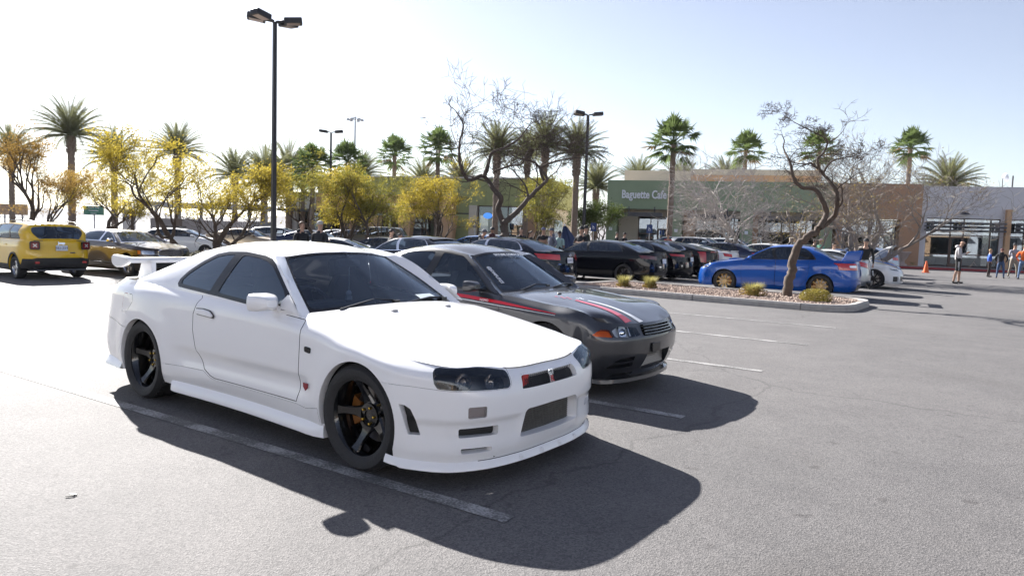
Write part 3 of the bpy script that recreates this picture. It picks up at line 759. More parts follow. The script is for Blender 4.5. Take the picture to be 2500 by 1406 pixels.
def auto_car(name, label, sp, loc, rz, pm, wheels, panes, feats, group=None, cat='car', res=.5, track=None, gl='tint_dark', wsgl='windscreen', rgl=None, mirrors=True, handles=True, seats='interior', trim='black_trim', mir_m=None, doors=(), drv=1, extra=None, rear_v=(.10, .90), dz=0., archR=None, cabin_on=True, cal=None, rear_seat=True):
    B = Body(sp, name, dict(paint=pm, trim=MATS[trim], liner=MATS['liner']), loc, rz, label, cat, group, res)
    B.root.location.z = dz + gz(loc[0], loc[1])
    for d in doors: B.feat('door', 's', d, 'panel', pm, r=0, gap=.006)
    for f in feats: B.feat(*f[:4], **f[4])
    R = sp['wheel'][0]; aR = archR or R+.035
    B.arch(0., aR); B.arch(-sp['wb'], aR)
    B.finish_ring()
    B.deck(B.hood, 18, 16); B.deck(B.roof, 14, 14); B.deck(B.trunk, 10, 10); B.deck(B.apil, 3, 10)
    B.glassed(B.shield, [uvbox(-.02, .965, .05, .95, .05, .7, .65)], uvbox(-.05, 1.05, -.05, 1.05, .01), 'windscreen', MATS[wsgl], .7, .65, 14, 10, want=(1, 0, 1), both_sides=False)
    out, S = dlo(B, panes)
    B.glassed(B.side, out, S, 'side_window', MATS[gl], 2.2, .45, 24, 10, want=(0, 1, 0))
    B.glassed(B.back, [uvbox(-.02, .90, rear_v[0], rear_v[1], .06, .7, .6)], None, 'rear_window', MATS[rgl or gl], .7, .6, 12, 10, want=(-1, 0, 1), both_sides=False)
    B.finish(); root = B.root
    u = MB(); g = sp['params']['gc']; u.bbox(sp['params']['fo']-.15, sp['params']['xt']+.15, -.5*sp['W'], .5*sp['W'], g+.02, g+.045); u.bbox(-R-.1, -sp['wb']+R+.1, -.88*sp['W'], .88*sp['W'], g+.021, g+.044); u.build('undertray', MATS['liner'], root, sharp=None)
    if cabin_on: cabin(B, MATS[seats], drv=drv, seat_x=(sp['xA']+sp['cant'][-1][0])/2 + .12, hw=sp['W']*.76, seat_z=max(.34, sp['params']['zc']-.55), floor=.3, rear=rear_seat)
    w = wheel_meshes(*wheels[0], **wheels[1]); tr = track or sp['W']-.135
    add_wheels(root, w, 0., -sp['wb'], tr, cal=cal, spin=.4)
    zm = sp['params']['zc'] + .065
    if mirrors:
        for sg in (1, -1): door_mirror(root, sp['xA']-.22, sg*(sp['W']+.055), zm, mir_m or pm, MATS['reflector'], .20, .115, .11, sg)
    if handles:
        ys = lambda x, z: float(abs(B.net(*B.on('s', [(x, z)])[0])[0, 1]))
        for hx in handles if isinstance(handles, (list, tuple)) else [sp['xA']-.95]:
            hz = sp['params']['zc']-.16
            for sg in (1, -1):
                b = MB(); rbox(b, (hx, sg*(ys(hx, hz)+.006), hz), (.20, .03, .032), .012); b.build('door_handle', pm, root)
    if extra: extra(B, root)
    return B
def plate(root, x, z, facing, m=None, txt=None, w=.31, h=.155, tilt=.12, y=0.):
    """licence plate on the front (+1) or rear (-1)"""
    b = MB(); rbox(b, (0, 0, 0), (.012, w, h), .012, axis='x'); o = b.build('licence_plate', m or MATS['plate_white'], root); o.location = (x, y, z); o.rotation_euler = (0, -tilt*facing, 0)
    if txt:
        t = link('plate_number', text_mesh(txt, h*.62, .001, mat('plate_blue', (.03, .06, .22), .5)), o); place(t, (.008*facing, 0, -.005), (0, facing, 0), (0, 0, 1))
    return o
# ---------------------------------------------------------------- shops
Rh = Vector((RT.x, RT.y, 0)).normalized(); Fh = Vector((FW.x, FW.y, 0)).normalized(); SL = .265; FA = math.atan2(Rh.y - SL*Fh.y, Rh.x - SL*Fh.x)
def facade(D0, px0):
    """returns root position and functions image column -> metres along the front, image height -> z"""
    def X(px): k = (px-1250)/FPX; return k*D0/(1+SL*k)
    def pos(px): x = X(px); p = Vector((CAM.x, CAM.y, 0)) + Rh*x + Fh*(D0-SL*x); return p
    X0 = X(px0); L = lambda px: (X(px)-X0)*math.sqrt(1+SL*SL)
    def Z(px, py): return 1.458 + (572 + (px-1250)*.0327 - py)*(D0-SL*X(px))/FPX
    return pos(px0), L, Z
def stucco(name, col): return mat(name, col, .9, var=.10, scale=1.2, bump=.15)
GREEN = stucco('stucco_green', (.265, .33, .22)); OLIVE = stucco('stucco_olive', (.31, .335, .16)); OLIVE2 = stucco('stucco_olive_light', (.42, .43, .19)); CREAM = stucco('stucco_cream', (.58, .52, .43)); TAN = stucco('stucco_tan', (.58, .36, .21)); BROWN = stucco('stucco_brown', (.42, .25, .155)); GREY = stucco('stucco_grey', (.60, .58, .60)); STEEL = mat('awning_steel', (.055, .055, .065), .5); MULL = mat('mullion', (.10, .055, .04), .5); WHITEW = stucco('stucco_white', (.62, .60, .58))
SHOPG = glass('shop_glass', (.40, .42, .43), 2.3); INSIDE = mat('shop_inside', (.22, .20, .17), .9, var=.5, scale=1.5)
def part(root, name, m, *boxes, sharp=30):
    b = MB()
    for q in boxes: b.bbox(*q)
    return b.build(name, m, root, sharp=sharp)
def storefront(root, x0, x1, y, z0, z1, cols, rows, door=None, depth=3.):
    """glazing set in dark mullions with a dim room behind; cols/rows are fractions"""
    part(root, 'shop_interior', INSIDE, (x0, x1, y+depth, y+depth+.1, z0, z1)); part(root, 'shop_floor', INSIDE, (x0, x1, y+.1, y+depth, z0-.02, z0+.03))
    xs = [x0] + [x0+(x1-x0)*c for c in cols] + [x1]; zs = [z0] + [z0+(z1-z0)*r for r in rows] + [z1]
    for i in range(len(xs)-1):
        for j in range(len(zs)-1):
            o = part(root, 'shop_window', SHOPG, (xs[i]+.03, xs[i+1]-.03, y+.03, y+.045, zs[j]+.03, zs[j+1]-.03)); o.location = (0, 0, 0)
    for k, x in enumerate(xs): part(root, 'mullion', MULL, (x-.035, x+.035, y-.02, y+.09, z0, z1))
    for k, z in enumerate(zs): part(root, 'transom', MULL, (x0, x1, y-.015, y+.085, z-.035, z+.035))
    if door is not None:
        a, b = x0+(x1-x0)*door[0], x0+(x1-x0)*door[1]; d = part(root, 'shop_door', MULL, (a+.04, a+.12, y-.05, y-.022, z0, z0+2.2), (b-.12, b-.04, y-.05, y-.022, z0, z0+2.2), (a+.12, b-.12, y-.05, y-.022, z0+2.08, z0+2.2), (a+.12, b-.12, y-.05, y-.022, z0, z0+.25)); part(d, 'door_glass', SHOPG, (a+.12, b-.12, y-.04, y-.03, z0+.25, z0+2.08)); part(d, 'door_handle', MATS['chrome'], (b-.17, b-.14, y-.10, y-.06, z0+.9, z0+1.3))
def awning(root, x0, x1, z, h=.32, y0=-1.1, y1=.2):
    a = part(root, 'awning', STEEL, (x0, x1, y0, y1, z-.06, z)); part(a, 'fascia_board', STEEL, (x0-.03, x1+.03, y0-.06, y0, z-h*.7, z+h*.3))
    for k in range(4): x = x0 + (x1-x0)*(k+.5)/4; part(a, 'awning_rib', STEEL, (x-.04, x+.04, y0, y1, z+.002, z+.09))
    for x in (x0+.6, x1-.6): part(a, 'awning_rod', STEEL, (x-.05, x+.05, y0+.2, y0+.3, z, z+.55))
def sign(root, txt, x, y, z, size, m, space=1., name='sign_letters', off=.012, shear=0.):
    o = link(name, text_mesh(txt, size, .06, m, offset=off, space=space, shear=shear), root); place(o, (x, y, z), (1, 0, 0), (0, 0, 1)); return o
LET = mat('letter_white', (.80, .82, .88), .4)
# --- green cafe building
P0, L, Z = facade(59.73, 1474)
cafe = empty('shop_building', P0, FA, 'green stucco cafe building with recessed storefronts and dark steel awnings', 'building')
xe = L(2030); zt = Z(1560, 442); zs = Z(1560, 511)
part(cafe, 'parapet', GREEN, (0, xe, 0, .5, zs, zt)); part(cafe, 'roof', CREAM, (.05, xe-.05, .5, 14, zt-.6, zt-.3)); part(cafe, 'back_wall', CREAM, (0, xe, 13.6, 14, 0, zt))
part(cafe, 'side_wall', CREAM, (0, .3, .5, 13.6, 0, zt-.02)); part(cafe, 'soffit', CREAM, (.3, xe, .5, 3.2, zs+.35, zs+.45))
part(cafe, 'upper_parapet', CREAM, (L(1500), L(1672), 4.2, 4.6, zt-.35, Z(1560, 417)+.35), (L(1672), L(2010), 4.2, 4.6, Z(1750, 424)+.2, Z(1750, 417)+.45)); part(cafe, 'upper_band', TAN, (L(1672), L(2010), 4.15, 4.55, zt-.35, Z(1750, 424)+.195))
for a, b_ in ((1471, 1499), (1630, 1658), (1800, 1830), (1994, 2024)):
    c = part(cafe, 'column', GREEN, (max(.002, L(a)), L(b_), .003, 1.3, 0, zs)); part(c, 'wall_light', LET, (L((a+b_)/2)-.13, L((a+b_)/2)+.13, -.06, 0, 2.05, 2.3))
part(cafe, 'recess_wall', CREAM, (L(1499), L(1546), 2.0, 2.3, 0, zs+.4)); part(cafe, 'recess_pier', BROWN, (L(1661), L(1690), 1.9, 2.3, 0, zs+.4)); part(cafe, 'recess_pier', BROWN, (L(1830), L(1845), .9, 2.3, 0, zs+.4))
storefront(cafe, L(1548), L(1640), 2.05, .12, 3.3, (.33, .52, .78), (.55,), (.52, .78)); storefront(cafe, L(1692), L(1812), 2.05, .12, 3.3, (.36, .55, .8), (.6,), (.55, .8)); storefront(cafe, L(1847), L(2000), 2.05, .12, 3.3, (.1, .4, .6, .8), (.62,), (.4, .6))
part(cafe, 'recess_wall', CREAM, (L(1546), L(2024), 2.1, 2.25, 3.34, zs+.36))
awning(cafe, L(1512), L(1610), Z(1560, 523)); awning(cafe, L(1672), L(1785), Z(1730, 528)); awning(cafe, L(1848), L(1965), Z(1900, 533))
o_ = sign(cafe, 'Baguette Cafe', (L(1509)+L(1617))/2, -.09, Z(1565, 477), .78, LET, off=.02); xs = [v.co.x for v in o_.data.vertices]; o_.scale = ((L(1617)-L(1509))/(max(xs)-min(xs)), 1.15, 1)
o_ = sign(cafe, 'THE', L(1687), -.09, Z(1690, 478), .45, mat('letter_grey', (.45, .46, .48), .4), off=.0); sign(cafe, 'D', L(1706), -.09, Z(1706, 474), .80, MATS['letter_grey'], off=.0)
# --- brown middle shop
shop2 = empty('shop_building', P0, FA, 'brown stucco shopfront between the green cafe and the grey shop', 'building')
xb0, xb1 = L(2030)+.02, L(2236); zb = Z(2100, 450)
part(shop2, 'fascia', BROWN, (xb0, xb1, -.25, .3, 3.45, zb)); part(shop2, 'roof', CREAM, (xb0, xb1, .3, 14, zb-.6, zb-.3)); part(shop2, 'pier', BROWN, (L(2028)+.1, L(2046), -.2, 1.2, 0, 3.45)); part(shop2, 'pier', BROWN, (L(2186), xb1, -.2, 1.2, 0, 3.45))
storefront(shop2, L(2047), L(2185), .8, .12, 3.4, (.33, .66), (.72, ))
# --- grey shop
shop3 = empty('shop_building', P0, FA, 'pale grey stucco shop with dark horizontal sunshade bars over its glazing', 'building')
xg0, xg1 = xb1+.02, L(2900); zg = Z(2350, 457)
g0, g1, g2, g3, zgw = L(2252), L(2432), L(2456), L(2640), Z(2350, 534)
part(shop3, 'wall', GREY, (xg0, g0, 0, .4, 0, zgw), (g1, g2, 0, .4, 0, zgw), (g3, xg1, 0, .4, 0, zgw), (xg0, xg1, .001, .4, zgw, zg)); part(shop3, 'roof', GREY, (xg0, xg1, .4, 16, zg-.5, zg-.2)); part(shop3, 'pier', TAN, (L(2441), L(2453), -.35, -.002, 0, Z(2446, 513)))
storefront(shop3, g0, g1, .12, .12, zgw-.04, (.34, .52, .88), (.26, .66), (.34, .52)); storefront(shop3, g2, g3, .12, .12, zgw-.04, (.2, .5, .8), (.26, .66))
for py in (546, 555, 564): part(shop3, 'sunshade_bar', STEEL, (L(2240), L(2436), -.85, -.70, Z(2350, py)-.06, Z(2350, py)+.06)); part(shop3, 'sunshade_bar', STEEL, (L(2458), L(2640), -.85, -.70, Z(2350, py)-.06, Z(2350, py)+.06))
for x in (L(2262), L(2330), L(2420), L(2470)): part(shop3, 'sunshade_bracket', STEEL, (x-.03, x+.03, -.70, 0, Z(2350, 567), Z(2350, 543)))
b = MB(); b.lathe([(.02, .25), (.12, .2), (.32, 0), (.30, 0)], 16); o = b.build('wall_light', STEEL, shop3); o.location = (L(2341), -.25, Z(2341, 524)); o.scale = (1, .8, 1)
part(shop3, 'roof_mast', STEEL, (L(2467)-.04, L(2467)+.04, 1.0, 1.08, zg, Z(2467, 428)))
b = MB(); b.lathe([(.0, 0), (.18, .04), (.30, .16), (.32, .26)], 16); o = b.build('roof_lamp', MATS['plate_white'], shop3); o.location = (L(2442), 1.0, Z(2442, 434)); o.rotation_euler = (0, 1.2, 0); part(shop3, 'roof_lamp_pole', STEEL, (L(2442)-.02, L(2442)+.02, 1., 1.04, zg, Z(2442, 434)))
# pavement before the shops with red kerb
pv = MB(); pv.bbox(L(1380), xg1, -4.2, 14, .0, .11); o = pv.build('pavement', mat('pavement_concrete', (.34, .32, .30), .9, var=.2, scale=2), None, sharp=30, loc=P0, rz=FA); tag(o, kind='structure')
xs_ = np.arange(L(1380), xg1-2, 3.)
for x in xs_: k = MB(); k.bbox(x+.01, x+2.99, -4.36, -4.2, .0, .15); k.build('kerb_stone', mat('kerb_red', (.30, .035, .04), .7, var=.3, scale=5), o, sharp=30)
# --- bar building on the left
P1, L1, Z1 = facade(60.6, 772)
bar = empty('shop_building', P1, FA, 'olive bar building with tan fascia, tapered tan pillars and cocktail sign', 'building')
xe = L1(1340); zt = Z1(1130, 437); zf1 = Z1(1000, 478); zf0 = Z1(1000, 521)
part(bar, 'parapet_cap', WHITEW, (-.1, xe+.1, -.1, .6, zt, zt+.10)); part(bar, 'roof', WHITEW, (.1, xe-.1, .6, 13.5, zt-.4, zt-.2)); part(bar, 'fascia', TAN, (0, L1(1106), -.25, .25, zf0, zf1))
nx, pz = 15, [zf1, (zf1+zt)/2, zt]
for i in range(nx):          # olive cladding panels with open joints
    for j in range(2):
        z0 = pz[j] if i*xe/nx < L1(1106) or j else Z1(1200, 503) ; part(bar, 'panel', OLIVE, (xe*i/nx+.012, xe*(i+1)/nx-.012, 0, .4, z0+.012, pz[j+1]-.012))
part(bar, 'wall_core', OLIVE, (.05, xe-.05, .42, .6, zf0, zt-.02))
zs2 = Z1(1200, 503)
for i in range(5):
    for j in range(2): part(bar, 'panel', OLIVE2, (xe-.4, xe, .42+i*2.6, .42+(i+1)*2.6-.024, zs2+(zt-zs2)*j/2+.012, zs2+(zt-zs2)*(j+1)/2-.012))
part(bar, 'side_wall', CREAM, (xe-.55, xe-.25, .4, 13.4, 0, zs2)); sw = part(bar, 'side_window', MULL, (xe-.25, xe-.2, 2.2, 6.2, .6, 2.9))
for q in range(3):
    for j in range(2): part(sw, 'pane', SHOPG, (xe-.2, xe-.18, 2.28+q*1.3, 3.5+q*1.3, .68+j*1.1, 1.72+j*1.1))
part(bar, 'lower_wall', OLIVE, (L1(1106), L1(1140), .05, 1.5, 0, zf0)); part(bar, 'lower_wall', CREAM, (L1(1140), L1(1159), -.1, 1.0, 0, zs2)); part(bar, 'lower_wall', CREAM, (L1(1306), xe-.56, .02, .4, 0, zs2)); part(bar, 'soffit', STEEL, (0, L1(1140), .25, 3.0, zf0+.05, zf0+.15))
for a_, b_ in ((800, 860), (925, 960), (1025, 1040)): part(bar, 'back_panel', mat('panel_green', (.11, .125, .08), .8), (L1(a_), L1(b_), 2.2, 2.4, 0, zf0))
storefront(bar, 0., L1(1106), 2.5, .1, zf0, (.1, .2, .3, .4, .5, .6, .7, .8, .9), (.72,), (.6, .7)); storefront(bar, L1(1160), L1(1306), .25, .1, zs2-.05, (.25, .5, .75), (.4,))
for px in (850, 912, 990, 1092):
    b = MB(); w0, w1, z1 = .62, .36, Z1(px, 527); x = L1(px)+.35; V = [(x-w1, -1.3, 0), (x+w1, -1.3, 0), (x+w1, -.7, 0), (x-w1, -.7, 0), (x-w0, -1.55, z1), (x+w0, -1.55, z1), (x+w0, -.45, z1), (x-w0, -.45, z1)]; b.add(V, [[0, 3, 2, 1], [4, 5, 6, 7], [0, 1, 5, 4], [1, 2, 6, 5], [2, 3, 7, 6], [3, 0, 4, 7]]); b.build('tapered_pillar', TAN, bar, sharp=20)
b = MB(); x = L1(1297); z1 = zs2; b.add([(x-.15, -.5, 0), (x+.15, -.5, 0), (x+.15, -.1, 0), (x-.15, -.1, 0), (x-.55, -.7, z1), (x+.55, -.7, z1), (x+.55, -.1, z1), (x-.55, -.1, z1)], [[0, 3, 2, 1], [4, 5, 6, 7], [0, 1, 5, 4], [1, 2, 6, 5], [2, 3, 7, 6], [3, 0, 4, 7]]); b.build('tapered_pillar', BROWN, bar, sharp=20)
sb = part(bar, 'sign_board', mat('sign_black', (.015, .015, .018), .5), (L1(938), L1(1020), -.33, -.255, Z1(980, 508), Z1(980, 497))); o = link('sign_letters', text_mesh('GAMING-MUSIC-COCKTAILS-FOOD', .30, .02, LET, offset=.008), sb); place(o, ((L1(938)+L1(1020))/2, -.36, Z1(980, 502.5)), (1, 0, 0), (0, 0, 1)); xs = [v.co.x for v in o.data.vertices]; o.scale = ((L1(1018)-L1(940))/(max(xs)-min(xs)), 1.1, 1)
sign(bar, 'BAR', L1(1045), -.33, Z1(1045, 490), .75, MATS['sign_black'], off=.04)
b = MB(); b.sphere((0, 0, 0), .42, 18, 9, (1, .15, .62)); o = b.build('neon_sign', mat('neon_blue', (.05, .2, .8), .3, emit=((.1, .35, 1.), .25)), bar); o.location = (L1(1184), .15, Z1(1184, 527))
b = MB(); b.sphere((0, 0, 0), .14, 12, 7, (1, .2, 1)); o = b.build('neon_sign', mat('neon_red', (.8, .02, .05), .3, emit=((1., .05, .1), 2.)), bar); o.location = (L1(1055), 2.3, 2.2)
# pale corner unit at the far left end
unit = empty('shop_building', P1, FA, 'pale corner shop with thin dark canopy at the end of the bar', 'building')
xl = L1(702); part(unit, 'wall', WHITEW, (xl, L1(722), .0, .3, 0, Z1(740, 470)), (L1(722), -.03, .001, .3, Z1(740, 514), Z1(740, 470))); part(unit, 'roof', WHITEW, (xl, -.03, .3, 10, Z1(740, 470)-.4, Z1(740, 470)-.2)); part(unit, 'side_wall', WHITEW, (xl, xl+.3, .3, 10, 0, Z1(740, 470)-.41)); part(unit, 'canopy', STEEL, (xl-.4, L1(766), -1.3, -.002, Z1(740, 517), Z1(740, 511)))
storefront(unit, L1(722), -.05, .35, .1, Z1(740, 515), (.3, .6), (.7,))
# --- utility enclosure and canopy at far left
en = empty('utility_enclosure', spot(368, 50.), rad(37), 'low grey block enclosure with ribbed metal gate behind the white hatchback', 'enclosure'); GB = stucco('block_grey', (.33, .31, .31))
part(en, 'wall', GB, (0, 3.6, 0, .25, 0, 1.85)); part(en, 'pier', stucco('block_brown', (.20, .16, .13)), (1.7, 2.25, -.05, -.002, 0, 1.85)); part(en, 'side_wall', GB, (.001, .25, .25, 4, 0, 1.849))
for k in range(22): part(en, 'gate_slat', mat('gate_metal', (.38, .36, .37), .5, .3), (3.65+k*.15, 3.65+k*.15+.125, .02, .08, .05, 1.8))
part(en, 'side_wall', GB, (6.98, 7.2, 0, 4, 0, 1.85))
cn = empty('flat_canopy', spot(356, 56.), rad(37), 'flat pale canopy roof on slim posts above the grey enclosure', 'canopy'); part(cn, 'roof_slab', mat('canopy_grey', (.40, .40, .42), .6), (0, 8.6, 0, 5, 2.75, 3.1))
for x, y in ((.6, .5), (4.2, .5), (8.0, .5), (.6, 4.5), (4.2, 4.5), (8.0, 4.5)): part(cn, 'post', mat('canopy_grey', (.4, .4, .42), .6), (x-.09, x+.09, y-.09, y+.09, 0, 2.75))
# --- far signs
def board(name, label, px, depth, w, h, zc, m, legs, txt=None, cat='sign', tm=None, size=.3):
    r = empty(name, spot(px, depth), rad(37), label, cat); part(r, 'panel', m, (-w/2, w/2, 0, .12, zc-h/2, zc+h/2))
    for x in legs: part(r, 'post', MATS['canopy_grey'], (x-.09, x+.09, .13, .3, 0, zc+h*.3))
    if txt:
        for i, t in enumerate(txt): o = link('sign_letters', text_mesh(t, size, .01, tm or LET), r); place(o, (0, -.03, zc + h*.5 - h*(i+.5)/len(txt)), (1, 0, 0), (0, 0, 1))
    return r
board('road_sign', 'green road direction sign on a single post beyond the palms', 231, 130., 3.7, 1.6, 3.3, mat('sign_green', (.02, .16, .10), .5), (-.0,), ['Airport Way', 'Convention', 'Centre'], size=.38)
board('billboard', 'wide faded billboard on posts beyond the autumn trees', 35, 120., 5.0, 1.8, 2.9, mat('billboard_print', (.42, .26, .16), .6, var=.8, scale=.9), (-1.5, 1.5), None, 'billboard')
rs_ = board('shop_sign', 'white roadside sign with a dark red block at its top', 316, 75., 1.35, 2.1, 1.7, mat('sign_white', (.6, .58, .58), .6), (0,), None); part(rs_, 'red_block', mat('sign_red', (.30, .02, .04), .6), (.1, .675, -.06, -.004, 1.75, 2.75))
def access(px, depth, label):
    r = empty('parking_sign', spot(px, depth, .11), FA, label, 'sign'); part(r, 'post', mat('galvanised', (.45, .45, .46), .4, .7), (-.03, .03, 0, .06, 0, 2.3)); p = part(r, 'panel', mat('sign_blue', (.02, .05, .18), .5), (-.20, .20, -.02, -.002, 1.75, 2.35)); b = MB(); b.lathe([(.055, 0), (.075, 0)], 14, 'z'); o = b.build('wheelchair_symbol', LET, p); o.location = (.0, -.028, 1.97); o.rotation_euler = (math.pi/2, 0, 0); part(p, 'wheelchair_symbol', LET, (-.06, -.03, -.03, -.022, 1.98, 2.18), (-.06, .05, -.031, -.023, 2.05, 2.085)); return r
access(1579, 50.5, 'blue accessible-parking sign on a leaning post before the cafe door'); access(1443, 51., 'blue accessible-parking sign beside the green leafy trees'); access(1155, 56., 'blue accessible-parking sign against the cream bar column')
# --- hills
def ridge(px0, px1, D, hmax, seed, col):
    g = random.Random(seed); b = MB(); n = 80; P = []; A = [(g.uniform(.5, 1), g.uniform(1.5, 9), g.uniform(0, 6)) for _ in range(7)]
    for i in range(n+1):
        t = i/n; c = Vector(spot(px0+(px1-px0)*t, D)); h = hmax*(.35 + .65*abs(sum(a*math.sin(f*t*6+ph)/(f**.6) for a, f, ph in A))/2.2)
        f = Vector((FW.x, FW.y, 0)).normalized(); P.append([tuple(c - f*hmax*2 + Vector((0, 0, -2))), tuple(c - f*hmax + Vector((0, 0, h*.45))), tuple(c + Vector((0, 0, h))), tuple(c + f*hmax*2 + Vector((0, 0, -2)))])
    b.grid(np.array(P)); tag(b.build('hills', mat('hill_rock', col, .95, var=.25, scale=.01), None, sharp=None), kind='structure')
ridge(-900, 1500, 2600., 62., 5, (.20, .165, .14)); ridge(1300, 3400, 2900., 40., 8, (.20, .165, .14))

# --- unseen shop row behind the viewpoint, hinted by reflections, added pale as bounce light
ob = Vector((CAM.x, CAM.y, 0)) - Fh*30 - Rh*52
row = empty('shop_building', ob, math.atan2(Rh.y, Rh.x), 'long unseen pale shop row behind the viewpoint, bouncing sunlight onto the parked cars', 'building')
CRM2 = stucco('stucco_pale', (.72, .72, .73))
part(row, 'wall', CRM2, (0, 105, -.5, 0, 3.6, 9.)); part(row, 'roof', CRM2, (.1, 104.9, -12, -.5, 8.2, 8.5)); part(row, 'rear_wall', INSIDE, (0, 105, -3., -2.8, 0, 3.6))
for k in range(16): part(row, 'column', CRM2 if k % 3 else TAN, (k*6.9, k*6.9+1.5, -.6, .05, 0, 3.6))
for k in range(15):
    part(row, 'shop_window', SHOPG, (k*6.9+1.5, k*6.9+6.9, -.8, -.78, .4, 3.3)); part(row, 'stall_riser', CRM2, (k*6.9+1.5, k*6.9+6.9, -.85, -.7, 0, .4)); part(row, 'awning', [TAN, STEEL, BROWN][k % 3], (k*6.9+1.3, k*6.9+7.1, -.0, 1.4, 3.35, 3.55))
# ---------------------------------------------------------------- markings, planted island
TH = rad(3.86); DX = Vector((math.cos(TH), math.sin(TH), 0)); DY = Vector((-math.sin(TH), math.cos(TH), 0))
def stall(a, b, z=0.): p = DX*a + DY*b; return (p.x, p.y, z)
def worn_paint():
    m = bpy.data.materials.new('worn_line_paint'); m.use_nodes = True; n = m.node_tree.nodes; l = m.node_tree.links; b = n['Principled BSDF']
    tc = n.new('ShaderNodeTexCoord'); a = n.new('ShaderNodeTexNoise'); a.inputs['Scale'].default_value = 70; a.inputs['Detail'].default_value = 8; c = n.new('ShaderNodeTexNoise'); c.inputs['Scale'].default_value = 3.5; c.inputs['Detail'].default_value = 4
    for q in (a, c): l.new(tc.outputs['Object'], q.inputs['Vector'])
    s = n.new('ShaderNodeMath'); s.operation = 'ADD'; l.new(a.outputs['Fac'], s.inputs[0]); l.new(c.outputs['Fac'], s.inputs[1])
    r = n.new('ShaderNodeValToRGB'); r.color_ramp.elements[0].position = .44; r.color_ramp.elements[1].position = .62; r.color_ramp.elements[0].color = (.12, .118, .115, 1); r.color_ramp.elements[1].color = (.42, .41, .40, 1)
    d = n.new('ShaderNodeMath'); d.operation = 'MULTIPLY'; d.inputs[1].default_value = .5; l.new(s.outputs[0], d.inputs[0]); l.new(d.outputs[0], r.inputs[0]); l.new(r.outputs[0], b.inputs['Base Color']); b.inputs['Roughness'].default_value = .7
    return m
LINE = worn_paint()
for k in range(0, 5):
    b = MB(); y = -.915 + 2.62*k; x1 = 1.08; x0 = -9.8; n = 40; P = []
    for i in range(n+1): x = x0 + (x1-x0)*i/n; a, c = stall(x, y-.052), stall(x, y+.052); P.append([(a[0], a[1], gz(*a[:2])+.004), (c[0], c[1], gz(*c[:2])+.004)])
    b.grid(np.array(P), flip=True); b.build('parking_line', LINE, ground_o, sharp=None)
for k in range(7):
    b = MB(); y = 17.6 + 2.62*k; P = [[stall(x, y-.05, .004), stall(x, y+.05, .004)] for x in np.linspace(-10, .6, 12)]; b.grid(np.array(P), flip=True); b.build('parking_line', LINE, ground_o, sharp=None)
for k in range(6):
    c = stall(-17.2, -2.4 + 2.9*k); a = rad(184); P = []
    for q in np.linspace(0, 5.2, 14):
        r_ = [(c[0] + q*math.cos(a) + s_*.05*math.sin(a), c[1] + q*math.sin(a) - s_*.05*math.cos(a)) for s_ in (-1, 1)]; P.append([(x, y, gz(x, y)+.004) for x, y in r_])
    b = MB(); b.grid(np.array(P)); b.build('parking_line', LINE, ground_o, sharp=None)

CONC = mat('kerb_concrete', (.36, .34, .32), .85, var=.3, scale=9, bump=.25)
def fillet_path(pts, n=8):
    return pts
isl = empty('planted_island', (0, 0, 0), 0, 'long planted island with pale concrete kerb, reddish gravel and a leaning bare tree', 'planter')
def island_outline(off=0., n=9):
    x0, x1, y0, y1, r = -7.25, .02, 12.52, 15.85, .95
    P = []
    for cx, cy, a0, rr in ((x1-r, y0+r, -90, r), (x1-r, y1-r, 0, r), (x0+.35, y1-.35, 90, .35), (x0+.35, y0+.35, 180, .35)):
        for a in np.linspace(a0, a0+90, n): P.append((cx + (rr-off)*math.cos(rad(a)), cy + (rr-off)*math.sin(rad(a))))
    return dense(np.array(P), .5)
def kerb_ring(root, outer, w=.15, h=.15, seg_len=2.4, m=None, gap=.008):
    """kerb laid as separate stones with recessed joints"""
    O = np.array(outer); n = len(O); I = shrink(O, w); C = shrink(O, .03)
    L = np.concatenate([[0], np.cumsum(np.linalg.norm(np.roll(O, -1, 0)-O, axis=1))]); tot = L[-1]; k = max(1, int(tot/seg_len)); 
    at = lambda A, s: np.array([np.interp(s % tot, L, np.append(A[:, j], A[0, j])) for j in (0, 1)])
    for q in range(k):
        s0, s1 = tot*q/k + gap, tot*(q+1)/k - gap; S = np.linspace(s0, s1, max(3, int((s1-s0)/.22))); P = []
        for s in S:
            o, c, i = at(O, s), at(C, s), at(I, s); P.append([(*o, -.02), (*(o*.93+c*.07), h*.7), (*c, h), (*i, h), (*i, -.02)])
        P = np.array(P); b = MB(); b.grid(P, flip=False); b.add(P[0], [[0, 1, 2, 3, 4]]); b.add(P[-1], [[4, 3, 2, 1, 0]]); b.build('kerb_stone', m or CONC, root, sharp=30)
OUT = island_outline(); kerb_ring(isl, OUT)
IN = shrink(OUT, .15); b = MB(); b.add(np.c_[IN, np.full(len(IN), .085)], [list(range(len(IN)))]); b.build('soil', mat('gravel_bed', (.29, .215, .17), .95, var=.5, scale=38, bump=1.), isl, sharp=None)
rnd = random.Random(4)
